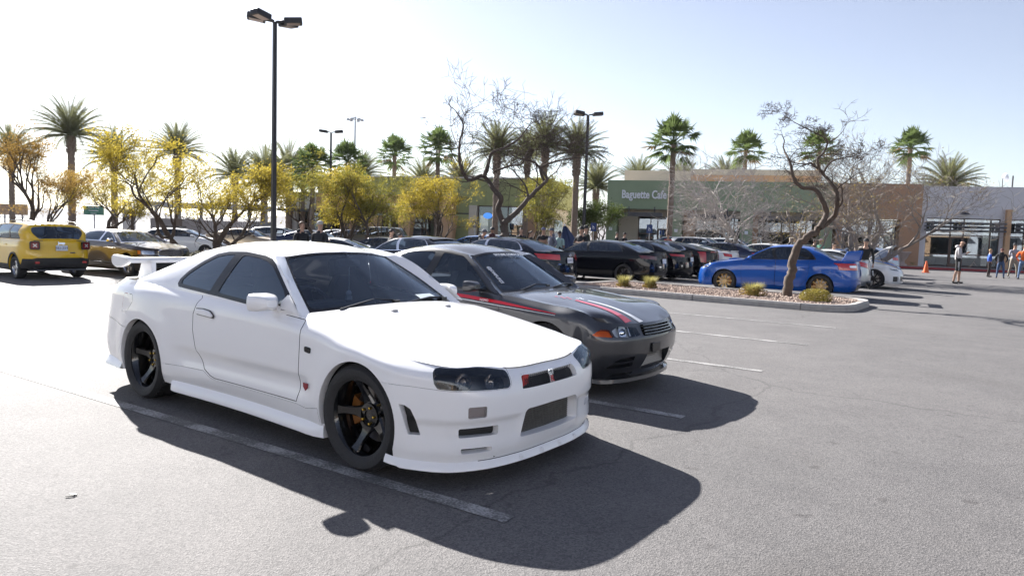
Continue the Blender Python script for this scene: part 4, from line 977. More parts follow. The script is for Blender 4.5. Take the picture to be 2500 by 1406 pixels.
def pebbles(name, poly, n, z, size, parent, m):
    P = np.array(poly); lo, hi = P.min(0), P.max(0); b = MB(); k = 0; V0 = np.array([(1, 0, 0), (-1, 0, 0), (0, 1, 0), (0, -1, 0), (0, 0, 1), (0, 0, -.4)]); F0 = [[0, 2, 4], [2, 1, 4], [1, 3, 4], [3, 0, 4], [2, 0, 5], [1, 2, 5], [3, 1, 5], [0, 3, 5]]
    while k < n:
        q = np.array([[rnd.uniform(lo[0], hi[0]), rnd.uniform(lo[1], hi[1])]])
        if not inpoly(P, q)[0]: continue
        s = size*rnd.uniform(.5, 1.5); a = rnd.uniform(0, 6.28); R = np.array([[math.cos(a), -math.sin(a), 0], [math.sin(a), math.cos(a), 0], [0, 0, 1]])
        V = (V0 * [s*rnd.uniform(.8, 1.3), s*rnd.uniform(.7, 1.1), s*rnd.uniform(.6, .9)]) @ R.T + [q[0, 0], q[0, 1], z + rnd.uniform(0, .02)]; b.add(V, F0); k += 1
    o = b.build(name, m, parent, sharp=None); o['kind'] = 'stuff'; return o
pebbles('gravel', IN, 7000, .09, .034, isl, mat('gravel', (.36, .275, .225), .9, var=.45, scale=14))

def leafmat(name, col, trans=.5, var=.35):
    if name in MATS: return MATS[name]
    m = bpy.data.materials.new(name); m.use_nodes = True; MATS[name] = m; n = m.node_tree.nodes; l = m.node_tree.links; n.remove(n['Principled BSDF'])
    tc = n.new('ShaderNodeTexCoord'); nz = n.new('ShaderNodeTexNoise'); nz.inputs['Scale'].default_value = 1.3; nz.inputs['Detail'].default_value = 5; l.new(tc.outputs['Object'], nz.inputs['Vector'])
    mx = n.new('ShaderNodeMix'); mx.data_type = 'RGBA'; mx.inputs[6].default_value = (*[c*(1-var) for c in col], 1); mx.inputs[7].default_value = (*[min(1, c*(1+var)) for c in col], 1)
    mr = n.new('ShaderNodeMapRange'); mr.inputs[1].default_value = .3; mr.inputs[2].default_value = .7; l.new(nz.outputs['Fac'], mr.inputs[0]); l.new(mr.outputs[0], mx.inputs[0])
    d = n.new('ShaderNodeBsdfDiffuse'); t = n.new('ShaderNodeBsdfTranslucent'); l.new(mx.outputs[2], d.inputs[0]); l.new(mx.outputs[2], t.inputs[0])
    s = n.new('ShaderNodeMixShader'); s.inputs[0].default_value = trans; l.new(d.outputs[0], s.inputs[1]); l.new(t.outputs[0], s.inputs[2])
    g = n.new('ShaderNodeBsdfGlossy'); g.inputs['Roughness'].default_value = .35; s2 = n.new('ShaderNodeMixShader'); s2.inputs[0].default_value = .015; l.new(s.outputs[0], s2.inputs[1]); l.new(g.outputs[0], s2.inputs[2]); l.new(s2.outputs[0], n['Material Output'].inputs[0])
    return m
GRASS = leafmat('feather_grass', (.36, .33, .12), .45); SHRUB = leafmat('gold_shrub', (.24, .17, .05), .4)
def tuft(name, label, loc, r, h, n, m, base_m=None, base_r=0., seed=1, lean=.5, group=None, w=.006):
    g = random.Random(seed); root = empty(name, loc, 0, label, 'plant', group); b = MB()
    for i in range(n):
        a = g.uniform(0, 6.28); q = g.uniform(0, 1)**.5; rr = r*.35*q; x, y = rr*math.cos(a), rr*math.sin(a); hh = h*g.uniform(.6, 1.05); o = r*g.uniform(.2, 1)*lean*1.6; a2 = a + g.uniform(-.4, .4); tx, ty = -math.sin(a2)*w, math.cos(a2)*w
        P = [(x, y, 0), (x + o*.25*math.cos(a2), y + o*.25*math.sin(a2), hh*.55), (x + o*math.cos(a2), y + o*math.sin(a2), hh)]
        b.add([(P[0][0]-tx, P[0][1]-ty, 0), (P[0][0]+tx, P[0][1]+ty, 0), (P[1][0]+tx*.8, P[1][1]+ty*.8, P[1][2]), (P[1][0]-tx*.8, P[1][1]-ty*.8, P[1][2]), P[2]], [[0, 1, 2, 3], [3, 2, 4]])
    o = b.build('blades', m, root, sharp=None); o['kind'] = 'stuff'
    if base_m: leaf_ball(root, 'low_growth', (0, 0, base_r*.35), (base_r*1.15, base_r, base_r*.55), 420, .03, base_m, g)
    return root
def leaf_ball(root, name, c, s, n, size, m, g, hollow=.45):
    b = MB()
    for i in range(n):
        while True:
            v = Vector((g.uniform(-1, 1), g.uniform(-1, 1), g.uniform(-.7, 1)))
            if hollow < v.length < 1: break
        p = Vector((c[0]+v.x*s[0], c[1]+v.y*s[1], c[2]+v.z*s[2])); a = Vector((g.gauss(0, 1), g.gauss(0, 1), g.gauss(0, 1))).normalized(); t = a.orthogonal().normalized(); u = a.cross(t); k = size*g.uniform(.6, 1.4)
        b.add([p - t*k, p + u*k*.45, p + t*k, p - u*k*.45], [[0, 1, 2, 3]])
    o = b.build(name, m, root, sharp=None); o['kind'] = 'stuff'; return o
tuft('grass_clump', 'feathery green grass clump on the gravel island beside a brown mound', (-5.95, 13.75, .09), .28, .36, 600, GRASS, SHRUB, .19, 3)
tuft('grass_clump', 'feathery green grass clump on the gravel island nearer the blue rally saloon\'s nose', (-5.30, 14.05, .09), .29, .37, 600, GRASS, SHRUB, .19, 5)
tuft('grass_clump', 'pale feathery grass clump at the foot of the leaning bare tree', (-2.55, 14.25, .09), .36, .38, 700, GRASS, SHRUB, .32, 7)
r_ = empty('shrub', (-.98, 14.0, .09), 0, 'low golden-green rounded shrub near the tip of the gravel island', 'plant'); g_ = random.Random(8)
leaf_ball(r_, 'leaves', (0, 0, .12), (.38, .34, .21), 2600, .022, leafmat('low_shrub', (.25, .21, .05), .4), g_, .3)
# ---------------------------------------------------------------- trees and palms
BARK = mat('bark', (.085, .062, .048), .9, var=.4, scale=14, bump=.8); BARK2 = mat('bark_grey', (.27, .23, .20), .9, var=.35, scale=14, bump=.6); PALMT = mat('palm_trunk', (.21, .155, .12), .95, var=.45, scale=9, bump=1.)
YEL = leafmat('yellow_foliage', (.37, .295, .045), .52, .5); YEL2 = leafmat('olive_foliage', (.22, .205, .04), .5, .5); ORG = leafmat('autumn_foliage', (.29, .185, .05), .5, .45); GRN = leafmat('green_foliage', (.10, .13, .035), .4, .4)
PALML = leafmat('palm_leaf', (.17, .175, .08), .38, .35); FANL = leafmat('fan_leaf', (.12, .165, .055), .4, .35); DEADL = leafmat('dead_leaf', (.24, .17, .08), .35, .3)
def px3(px, py, depth):
    k = (px-1250)/FPX; j = (703-py)/FPX; p = CAM + (FW + RT*k + UP*j)*depth; return Vector((p.x, p.y, p.z))
class Tree:
    def __init__(self, g): self.g = g; self.w = MB(); self.tips = []
    def limb(self, p, d, L, r, lev, maxlev, spread=.6, up=.15, wig=.25, kids=(2, 3), taper=.62, nseg=5, min_r=.006, fine=5):
        g = self.g; pts = [p.copy()]; rr = [r]; q = p.copy(); d = d.normalized(); mid = []
        for i in range(nseg):
            d = (d + Vector((g.gauss(0, wig), g.gauss(0, wig), g.gauss(0, wig)*.7)) + Vector((0, 0, up))*.4).normalized(); q = q + d*(L/nseg); pts.append(q.copy()); rr.append(r*(1-(1-taper)*(i+1)/nseg))
            if i >= 1: mid.append((q.copy(), d.copy(), rr[-1]))
        self.w.tube(pts, rr, 7 if r > .05 else (5 if r > .015 else 3), cap=False)
        if lev >= maxlev: self.tips.append((q.copy(), d.copy())); return
        if lev >= maxlev-1: self.tips += [(m[0], m[1]) for m in mid[1::2]]
        n = g.randint(*kids)
        for k in range(n + (1 if lev < maxlev-1 else 0)):
            s, dd, r2 = (q, d, rr[-1]) if k < max(1, n-1) else g.choice(mid)
            nd = (dd + Vector((g.gauss(0, spread), g.gauss(0, spread), g.gauss(0, spread*.7) + up))).normalized()
            self.limb(s, nd, L*g.uniform(.55, .82), max(min_r, r2*g.uniform(.55, .8)), lev+1, maxlev, spread, up, wig, kids, taper, max(3, nseg-1), min_r)
def tree(name, label, base, trunks, maxlev, leaf=None, lm=None, seed=1, bark=None, group=None, spread=.6, up=.12, wig=.22, kids=(2, 3), paths=None, cluster=26, lsize=.05, csize=.45, cat='tree', taper=.62, droop=0., min_r=.006, zmin=0., tw=1.):
    g = random.Random(seed); root = empty(name, base, 0, label, cat, group); T = Tree(g)
    for d, L, r in trunks: T.limb(Vector((0, 0, 0)), Vector(d), L, r, 0, maxlev, spread, up, wig, kids, taper, 6, min_r)
    for P, r0, r1, lv in (paths or []):
        P = [Vector(q) - Vector(base) for q in P]; C = Curve([tuple(q) for q in P]); pts = [Vector(q) for q in C(np.linspace(0, 1, 4*len(P)))]
        pts = [q + Vector((g.gauss(0, 1), g.gauss(0, 1), g.gauss(0, 1)))*r1*.25 for q in pts]; rr = [r0 + (r1-r0)*i/(len(pts)-1) for i in range(len(pts))]; T.w.tube(pts, rr, 9, cap=False)
        for i in range(len(pts)//3, len(pts), 2):
            if lv > 0 and g.random() < .9:
                d = (pts[i]-pts[i-1]).normalized(); T.limb(pts[i], d + Vector((g.gauss(0, .8), g.gauss(0, .8), g.gauss(.2, .6))), tw*g.uniform(.5, 1.3)*max(.35, r1*22), max(min_r, rr[i]*.38), maxlev-lv, maxlev, spread, up, wig, kids, taper, 4, min_r)
        if lv: T.limb(pts[-1], pts[-1]-pts[-2], .7*max(.5, r1*22), r1*.9, maxlev-lv, maxlev, spread, up, wig, kids, taper, 5, min_r)
    T.w.build('trunk', bark or BARK, root, sharp=60)
    if leaf:
        b = MB(); V = []; F = []; n = 0
        for p, d in T.tips:
            if g.random() > leaf or p.z < zmin: continue
            cs = csize*g.uniform(.5, 1.25)
            for k in range(int(cluster*g.uniform(.5, 1.4))):
                o = Vector((g.gauss(0, cs*.5), g.gauss(0, cs*.5), g.gauss(0, cs*.36) - droop*g.random())); q = p + o; a = Vector((g.gauss(0, 1), g.gauss(0, 1), g.gauss(0, 1))).normalized(); t = a.orthogonal().normalized(); u = a.cross(t); s = lsize*g.uniform(.6, 1.5)
                V += [q - t*s, q + u*s*.42, q + t*s, q - u*s*.42]; F.append([n, n+1, n+2, n+3]); n += 4
        if n: b.add(np.array([tuple(v) for v in V]), F); o = b.build('crown', lm or YEL, root, sharp=None); o['kind'] = 'stuff'
    return root
# --- palms: shared crowns
def frond(b, g, az, el, L, w, droop, nl=26, stiff=1.):
    h = Vector((math.cos(az), math.sin(az), 0)); side = Vector((-math.sin(az), math.cos(az), 0)); pts = []; p = Vector((0, 0, 0)); e = el; N = 9
    for i in range(N): pts.append(p.copy()); p = p + (h*math.cos(e) + Vector((0, 0, math.sin(e))))*(L/(N-1)); e -= droop/(N-1)*(.4 + 1.2*i/N)
    b.tube(pts, [.03*(1-.8*i/N) for i in range(N)], 4, cap=False); P = np.array([tuple(q) for q in pts])
    for k in range(nl):
        t = .14 + .86*k/nl; x = t*(N-1); i = min(N-2, int(x)); f = x-i; c = Vector(P[i]*(1-f) + P[i+1]*f); tg = Vector(P[i+1]-P[i]).normalized(); up = side.cross(tg)
        ll = w*(math.sin(math.pi*min(1, .18 + t*.80))**.7)*g.uniform(.85, 1.1)
        for sg in (1, -1):
            d = (side*sg*.75 + tg*.65 - up*(.05 if sg > 0 else .05) + up*.38*stiff).normalized(); e2 = c + d*ll; wv = tg*.030
            b.add([c - wv, c + wv, e2 + wv*.3 - Vector((0, 0, .06*ll))], [[0, 1, 2]])
def palm_crown(kind, seed):
    g = random.Random(seed); b = MB()
    if kind == 'date':
        for k in range(70):
            q = k/69; el = rad(86 - 88*q**1.1) + g.gauss(0, .08); frond(b, g, k*2.39996 + g.uniform(-.2, .2), el, g.uniform(2.4, 3.0), .46, .75 + .7*q, 30)
        return b.mesh('fronds', PALML, sharp=None), None
    dead = MB()
    for k in range(46):
        q = k/45; el = rad(88 - 118*q**1.0) + g.gauss(0, .22); az = k*2.39996 + g.uniform(-.3, .3); h = Vector((math.cos(az), math.sin(az), 0)); side = Vector((-math.sin(az), math.cos(az), 0)); d = h*math.cos(el) + Vector((0, 0, math.sin(el))); Lp = g.uniform(.55, 1.0)
        tgt = dead if q > .965 else b; c = d*Lp + Vector((0, 0, -.1*q)); tgt.tube([Vector((0, 0, 0)), d*Lp*.5 + Vector((0, 0, .05)), c], [.022, .018, .012], 4, cap=False); up = side.cross(d).normalized()
        for s in np.linspace(-1.25, 1.25, 15):
            dd = (d*math.cos(s) + side*math.sin(s)).normalized(); fold = .10*math.cos(s*9); R = g.uniform(.70, .95)*(1 - .10*abs(s)); e1 = c + dd*R*.55 + up*.05; e2 = c + dd*R - Vector((0, 0, .30*g.uniform(.5, 1.5)*(.25+.7*abs(s)))); wv = side.cross(dd).cross(dd).normalized()*.0 + (side*math.cos(s) - d*math.sin(s))*.045
            tgt.add([c, e1 - wv + up*fold*.3, e2, e1 + wv], [[0, 1, 2, 3]])
    return b.mesh('fronds', FANL, sharp=None), dead.mesh('dead_fronds', DEADL, sharp=None)
CROWNS = {('date', i): palm_crown('date', 20+i) for i in range(3)}; CROWNS.update({('fan', i): palm_crown('fan', 40+i) for i in range(3)})
def palm_trunk(h, r0, r1, kind, g):
    b = MB(); n = 14; P = []; H = int(h/.22) + 2
    for i in range(H):
        z = h*i/(H-1); r = r0 + (r1-r0)*(z/h); k = 1 + (.10 if i % 2 else -.04)
        if kind == 'date' and z > h-.9: k *= 1.35
        P.append([(r*k*g.uniform(.93, 1.07)*math.cos(2*math.pi*j/n + (i % 2)*.22), r*k*g.uniform(.93, 1.07)*math.sin(2*math.pi*j/n + (i % 2)*.22), z) for j in range(n)])
    b.grid(np.array(P), closed_v=True, flip=True)
    if kind == 'date':     # cut leaf bases below the crown
        for k in range(70):
            a = k*2.4; z = h - 1.5 + 1.4*k/70; q = Vector((math.cos(a), math.sin(a), 0)); b.tube([q*r1*.9 + Vector((0, 0, z)), q*(r1*1.75) + Vector((0, 0, z+.16))], [.06, .03], 4)
    return b
def palm(kind, px, top, depth, label, base_z=0., scale=1., seed=None, group=None, lean=0.):
    """palm whose crown centre stands at image height top"""
    top += (18 if px == 186 else 34) if kind == 'date' else (38 if px == 1634 else 22)
    seed = seed or int(px); g = random.Random(seed); c = spot(px, depth, base_z); yh = 572 + (px-1250)*.0327; h = 1.458 + (yh-top)*depth/FPX - base_z
    # keep the trunk upright: correct the column for the camera roll
    c = spot(px - (703-min(top+120, 560))*math.tan(ROLL)*.9, depth, base_z)
    root = empty('date_palm' if kind == 'date' else 'fan_palm', c, g.uniform(0, 6), label, 'palm', group)
    palm_trunk(h, .30*scale if kind == 'date' else .20*scale, (.26 if kind == 'date' else .17)*scale, kind, g).build('trunk', PALMT, root, sharp=80)
    scale *= 1.3 if kind == 'date' else 1.25
    f, d = CROWNS[(kind, seed % 3)]; o = link('crown', f, root); o.location = (0, 0, h); o.scale = (scale,)*3; o['kind'] = 'stuff'
    if d: o2 = link('dead_fronds', d, root); o2.location = (0, 0, h); o2.scale = (scale,)*3; o2['kind'] = 'stuff'
    return root
PG1, PG2 = 'feather palms along the street', 'feather palms behind the shops'
for px, top, d, lab in ((186, 318, 62, 'tallest feather palm rising above the yellow trees behind the yellow SUV'), (287, 360, 70, 'feather palm with thin trunk behind the bronze saloon'), (440, 345, 72, 'feather palm behind the flat canopy roof'), (577, 400, 80, 'feather palm beside the right end of the canopy'), (648, 415, 62, 'stout feather palm just beside the tall lamp post'), (708, 402, 66, 'feather palm among fan palms at the pale shop corner'), (886, 398, 90, 'feather palm peeping out behind a bushy fan palm'), (40, 345, 80, 'feather palm mostly hidden behind the autumn-coloured tree')):
    palm('date', px, top, d, lab, scale=1.0)
for px, top, d, lab in ((1210, 345, 50, 'feather palm left of the trio behind the big bare forked tree'), (1283, 352, 58, 'feather palm in the middle behind the big bare forked tree'), (1326, 330, 49, 'tall feather palm standing before the olive shop corner'), (1402, 345, 48, 'feather palm right beside the three-headed lamp post')): palm('date', px, top, d, lab, scale=.70)
for px, top, d, lab in ((1032, 425, 82, 'over the bar roof behind the dense golden street tree'), (1122, 420, 82, 'over the bar roof behind the big bare forked tree'), (1450, 428, 80, 'right behind the three-headed lamp post'), (1552, 425, 76, 'over the cafe roof above the first sign'), (1655, 428, 76, 'over the cafe roof just past the tall thin fan palm'), (1762, 424, 76, 'over the cafe roof behind the pale leafless tree')): palm('date', px, top, d, 'feather palm crown ' + lab, group=PG2)
palm('date', 2300, 425, 70, 'feather palm crown above the grey shop parapet')
for px, top, d, lab in ((765, 390, 58, 'fan palm with tousled crown nearest the pale shop corner'), (742, 400, 66, 'shorter fan palm tucked behind the tousled fan palm'), (850, 378, 62, 'bushy twin fan palm below the far high-mast light'), (963, 362, 66, 'slender fan palm above the olive parapet left of the bar sign'), (1068, 348, 62, 'fan palm with a mop of drooping fronds behind the golden street tree'), (1634, 318, 50, 'tall thin fan palm between the two shop signs'), (1808, 352, 66, 'fan palm over the white-twigged tree'), (1985, 350, 66, 'fan palm seen through the leaning bare tree'), (2204, 345, 66, 'fan palm over the brown shopfront')):
    palm('fan', px, top, d, lab, scale=1.05)
# --- yellow street trees
def street(px, depth, label, h, lm, seed, trunks, lean=None, **k):
    c = spot(px, depth); return tree('street_tree', label, c, trunks, 4, .95, lm, seed, BARK, **k)
RTh = Vector((RT.x, RT.y, 0)).normalized()
def dirv(lx, z=1., dy=0.): return tuple(RTh*lx + Vector((0, 0, z)) + Vector((FW.x, FW.y, 0)).normalized()*dy)
S = [(52, 37, 'autumn-coloured street tree forking low behind the yellow SUV roof', ORG, 3, [(dirv(-.1), 2.6, .19), (dirv(.7, .8), 2.2, .11)], .9),
     (118, 42, 'small autumn-coloured street tree right of the yellow SUV aerial', ORG, 5, [(dirv(.5, .9), 2.3, .10)], .8),
     (268, 40, 'yellow street tree with slim forked trunk behind the bronze saloon', YEL, 12, [(dirv(-.15), 2.6, .15), (dirv(.25), 2.2, .1)], .95),
     (312, 46, 'thin yellow street tree curving behind the bronze saloon roof', YEL, 14, [(dirv(.25), 2.7, .12)], .9),
     (470, 30, 'yellow street tree leaning left over the white hatchback', YEL, 23, [(dirv(-.75, .9), 3.0, .14)], .95),
     (520, 30, 'yellow street tree with twin bent trunks beside the grey enclosure', YEL, 31, [(dirv(.0), 2.2, .15), (dirv(.4, .9), 2.3, .1)], .95),
     (605, 33, 'sparse yellow street tree bending behind the beige saloon', YEL2, 35, [(dirv(-.5, .8), 2.2, .08)], .5),
     (800, 36, 'golden street tree leaning left in front of the pale shop corner', YEL2, 41, [(dirv(-.5, .9), 2.6, .12)], 1.),
     (838, 38, 'golden street tree with several stems among the parked cars', YEL, 43, [(dirv(-.1), 2.6, .13), (dirv(.2), 2.4, .09), (dirv(-.3), 2.3, .08)], 1.),
     (885, 37, 'golden street tree right of the open black bonnet', YEL2, 47, [(dirv(.15), 2.5, .11), (dirv(.4, .8), 2.3, .08)], 1.),
     (1062, 40, 'dense golden street tree in front of the bar sign', YEL, 52, [(dirv(.0), 2.7, .11), (dirv(-.35), 2.4, .08), (dirv(.3), 2.5, .08)], 1.),
     (1292, 42, 'olive street tree behind the big bare forked tree', YEL2, 57, [(dirv(.05), 2.7, .13), (dirv(.3), 2.3, .08)], 1.)]
for px, d, lab, lm, sd, tr, lf in S:
    tr = [(v, L_*(.76 if px >= 800 else .92), r_) for v, L_, r_ in tr]
    tree('street_tree', lab, spot(px, d), tr, 4, lf, lm, sd, BARK, spread=.55, up=.16, wig=.2, kids=(2, 3), cluster=(62 if px < 620 else 46) if lf > .6 else 14, lsize=.040, csize=.38, min_r=.008, zmin=2.1 if px < 800 else 1.8)
for px, d, sd, lab in ((1447, 52, 61, 'green leafy tree beside the left edge of the cafe'), (1462, 54, 63, 'green shrub-like tree against the cafe corner')): tree('evergreen_tree', lab, spot(px, d), [(dirv(-.1), 1.6, .09), (dirv(.2), 1.6, .08)], 4, 1., GRN, sd, BARK, cluster=26, lsize=.06, csize=.5, up=.25)
# --- bare trees
def P_(pts, d, j=.0, seed=1):
    g = random.Random(seed); return [px3(x, y, d + g.uniform(-1, 1)*j) for x, y in pts]
d = 18.0; base = px3(1918, 733, d); base.z = .09
tree('bare_tree', 'dark leafless tree leaning over the gravel island by the blue rally saloon', base, [], 5, None, seed=71, bark=BARK, spread=.75, up=.0, wig=.28, min_r=.0045, tw=.75, paths=[
    (([base] + P_([(1926, 690), (1934, 645), (1947, 603), (1975, 577), (2005, 555)], d, .05)), .125, .085, 0),
    (P_([(2005, 555), (2035, 530), (2044, 500), (2038, 460), (2012, 428), (2000, 412)], d, .15, 2), .075, .035, 3),
    (P_([(2000, 557), (2018, 520), (2008, 490), (1990, 462), (1960, 458), (1938, 436), (1930, 400), (1914, 368)], d, .2, 3), .078, .022, 3),
    (P_([(2003, 420), (1996, 390), (2012, 372), (2020, 345), (1990, 325), (1960, 310), (1925, 290)], d, .3, 4), .034, .007, 4),
    (P_([(2008, 425), (2030, 395), (2060, 385), (2100, 380)], d, .4, 5), .03, .008, 4),
    (P_([(2018, 350), (2040, 338), (2058, 320), (2068, 300)], d, .3, 6), .014, .004, 2)])
d = 36.; base = Vector(spot(1232, d))
tree('bare_tree', 'big dark leafless tree with two heavy forked limbs behind the black saloons', base, [], 5, None, seed=83, bark=BARK, spread=.75, up=.06, wig=.25, min_r=.009, tw=2.2, paths=[
    (([base] + P_([(1229, 575), (1228, 545)], d, .05)), .24, .20, 0),
    (P_([(1228, 545), (1216, 510), (1222, 482), (1205, 462), (1190, 440), (1180, 430), (1145, 440), (1125, 405), (1122, 350), (1130, 300), (1115, 275)], d, .4, 2), .16, .03, 3),
    (P_([(1182, 432), (1192, 400), (1200, 375), (1230, 362), (1265, 340), (1290, 310)], d, .5, 3), .11, .025, 4),
    (P_([(1230, 545), (1265, 515), (1290, 485), (1320, 455), (1335, 440), (1325, 420), (1300, 395), (1270, 388)], d, .4, 4), .15, .04, 3),
    (P_([(1330, 445), (1320, 410), (1340, 400), (1375, 390), (1420, 385)], d, .5, 5), .08, .02, 4),
    (P_([(1205, 420), (1245, 405), (1275, 400), (1290, 370), (1320, 365)], d, .5, 6), .06, .02, 4),
    (P_([(1290, 485), (1285, 460), (1265, 430), (1240, 405)], d, .3, 7), .06, .02, 3)])
def bare(px, d, lab, trunks, seed, bark, h=5, leaf=None, **k): return tree('bare_tree', lab, spot(px, d), trunks, h, leaf, leafmat('sparse_leaf', (.33, .25, .07), .5), seed, bark, cluster=7, lsize=.03, csize=.4, **k)
bare(1790, 34, 'pale grey leafless tree with a wide flat crown before the second shop', [(dirv(-.05), 2.4, .13), (dirv(.45, .9), 2.2, .09), (dirv(-.5, .9), 2.2, .08)], 91, mat('bark_pale', (.40, .36, .33), .9, var=.3, scale=14, bump=.6), 5, spread=.62, up=.03, wig=.25, kids=(3, 3), min_r=.008)
bare(2088, 31, 'spreading leafless tree with many stems in front of the brown shopfront', [(dirv(-.4), 2.3, .17), (dirv(.05), 2.4, .15), (dirv(.45, 1.), 2.3, .14), (dirv(-.75, 1.), 2.0, .1)], 97, BARK2, 6, leaf=.06, spread=.58, up=.09, wig=.2, kids=(2, 3), min_r=.006)
bare(1952, 40, 'twiggy leafless tree with last ochre leaves behind the leaning tree', [(dirv(.0), 2.2, .1), (dirv(-.4), 2.2, .09), (dirv(.4), 2.2, .09)], 99, BARK2, 4, leaf=.9, spread=.6, up=.02, wig=.2, kids=(2, 3), min_r=.008)
bare(345, 52, 'small bare sapling with curved twin stems behind the bronze saloon', [(dirv(-.5), 1.6, .06), (dirv(.5), 1.6, .06)], 103, BARK, 3, min_r=.008)
bare(430, 60, 'small bare tree under the flat canopy', [(dirv(.2), 1.5, .07), (dirv(-.3), 1.5, .06)], 107, BARK, 4, min_r=.01)
# --- grey-green hedge bushes behind the bronze saloon
HDG = leafmat('desert_sage', (.20, .19, .13), .35, .35)
for i, (px, dd) in enumerate(((478, 23.5), (508, 23.8), (538, 24.4), (566, 25.6))):
    r_ = empty('sage_bush', spot(px, dd), 0, 'dusty grey-green sage bush in the hedge between bronze saloon and white coupe', 'bush', 'sage hedge bushes'); leaf_ball(r_, 'leaves', (0, 0, .40), (.55, .5, .46), 2600, .035, HDG, random.Random(i), .35)
# ---------------------------------------------------------------- lamps, cone, pots
DARK = mat('pole_bronze', (.022, .020, .024), .45, .3, var=.2, scale=5)
def lamp(label, px, top, depth, heads, rz=0., r=.11):
    yh = 572 + (px-1250)*.0327; H = 1.458 + (yh-top)*depth/FPX; c = spot(px - (703-(top+yh)/2)*math.tan(ROLL)*1.0, depth); root = empty('lamp_post', c, rz, label, 'lamp post')
    b = MB(); b.lathe([(.30, 0), (.30, .65), (.27, .70), (.0, .70)], 20, flip=True); b.build('footing', CONC, root)
    b = MB(); b.tube([(0, 0, .7), (0, 0, H-.1)], [r, r*.72], 4); b.build('pole', DARK, root, sharp=20)
    for a in heads:
        c_, s_ = math.cos(a), math.sin(a); k = MB(); rbox(k, (0, 0, 0), (.62, .42, .20), .04); h = k.build('lamp_head', DARK, root); h.location = (c_*.62, s_*.62, H); h.rotation_euler = (0, -.12, a)
        k = MB(); k.box((0, 0, -.103), (.46, .30, .012)); k.build('diffuser', mat('lamp_diffuser', (.55, .42, .38), .3), h)
        k = MB(); k.box((-.42, 0, -.01), (.30, .07, .07)); k.build('arm', DARK, h)
    return root
a0 = math.atan2(RT.y, RT.x)
lamp('tallest dark lamp post with paired box heads behind the white coupe', 680, 46, 25.8, [.3, math.pi+.3, .3+.75, math.pi+.3+.75], a0)
lamp('dark lamp post with three box heads by the feather palms', 1428, 284, 44.7, [.15, math.pi-.5, math.pi+.35], a0)
lamp('distant dark lamp post with two box heads above the golden trees', 812, 326, 56.7, [.1, math.pi-.1], a0)
lamp('dark lamp post just outside the frame edge with one box head showing', -28, 207, 40., [.0, math.pi], a0)
root = empty('high_mast_light', spot(861, 210.), a0, 'far tall high-mast light with a ring of lamps', 'light mast'); H = 1.458 + (559-291)*210/FPX
b = MB(); b.tube([(0, 0, 0), (0, 0, H)], [.45, .22], 8); b.build('mast', mat('galvanised', (.45, .45, .46), .4, .7), root)
b = MB(); b.tube([(1.5*math.cos(a), 1.5*math.sin(a), H-.6) for a in np.linspace(0, 2*math.pi, 13)], .12, 5); b.build('lamp_ring', MATS['galvanised'], root)
for k in range(6):
    a = k*math.pi/3 + .3; b = MB(); rbox(b, (2.0*math.cos(a), 2.0*math.sin(a), H-.9), (.9, .9, .55), .2); b.build('mast_lamp', MATS['galvanised'], root)
root = empty('traffic_cone', (-2.08, 43.8, 0), 0, 'orange traffic cone on the asphalt before the grey shop', 'cone')
b = MB(); b.lathe([(.165, .03), (.035, .70), (.0, .70)], 20, flip=True); b.build('cone', mat('cone_orange', (.75, .12, .02), .5), root); b = MB(); rbox(b, (0, 0, .015), (.38, .38, .03), .03); b.build('base', mat('cone_orange', (.75, .12, .02), .5), root)
TER = mat('urn_stone', (.42, .33, .29), .85, var=.2, scale=6, bump=.3)
def urn(px, depth, label, sc=1., plantf=None):
    r = empty('stone_urn', spot(px, depth, .11), 0, label, 'planter'); b = MB(); b.lathe([(.0, 0), (.34, 0), (.34, .08), (.20, .16), (.17, .30), (.32, .48), (.42, .72), (.52, .82), (.52, .90), (.46, .90), (.40, .80), (.0, .78)], 24, flip=True); o = b.build('bowl', TER, r); o.scale = (sc,)*3; return r
urn(2196, 51.5, 'pale stone urn on a pedestal before the brown shopfront', 1.15)
r_ = empty('potted_palm', spot(2258, 52.5, .11), 0, 'small palm in a big round terracotta pot outside the grey shop', 'plant'); b = MB(); b.lathe([(.0, 0), (.30, 0), (.48, .35), (.52, .60), (.56, .72), (.48, .72), (.0, .66)], 24, flip=True); b.build('pot', TER, r_)
b = MB(); g = random.Random(2)
for k in range(22): frond(b, g, k*2.4, rad(75-60*k/22), .75, .22, .6, 14)
o = b.build('fronds', PALML, r_, sharp=None); o.location = (0, 0, 1.15); o['kind'] = 'stuff'; b = MB(); b.tube([(0, 0, .6), (.02, 0, 1.18)], [.09, .07], 8); b.build('trunk', PALMT, r_)
tuft('grass_clump', 'small green plant at the foot of the brown pier', spot(2222, 52., .11), .4, .35, 160, leafmat('bed_green', (.16, .2, .05), .4), None, 0, 12)
# folded blue tent cover standing on the pavement
r_ = empty('covered_stand', spot(1388, 40.), a0, 'dark blue draped cover with peaked top among the standing crowd', 'tent'); b = MB(); P = []
for i, (z, w, d) in enumerate(((0, .80, .5), (.5, .66, .42), (1.0, .50, .32), (1.5, .30, .2), (1.9, .12, .08), (2.02, .03, .03))):
    P.append([((w + .05*math.sin(7*a + i))*math.cos(a) + .25*(1 - z/2.05) - .35*(z/2.05), (d + .04*math.sin(9*a))*math.sin(a), z) for a in np.linspace(0, 2*math.pi, 24, endpoint=False)])
b.grid(np.array(P), closed_v=True, flip=True); b.build('cover', mat('tent_blue', (.018, .035, .10), .7), r_); b = MB(); b.sphere((-.36, 0, 2.08), .06, 8, 6); b.build('pole_tip', LET, r_)

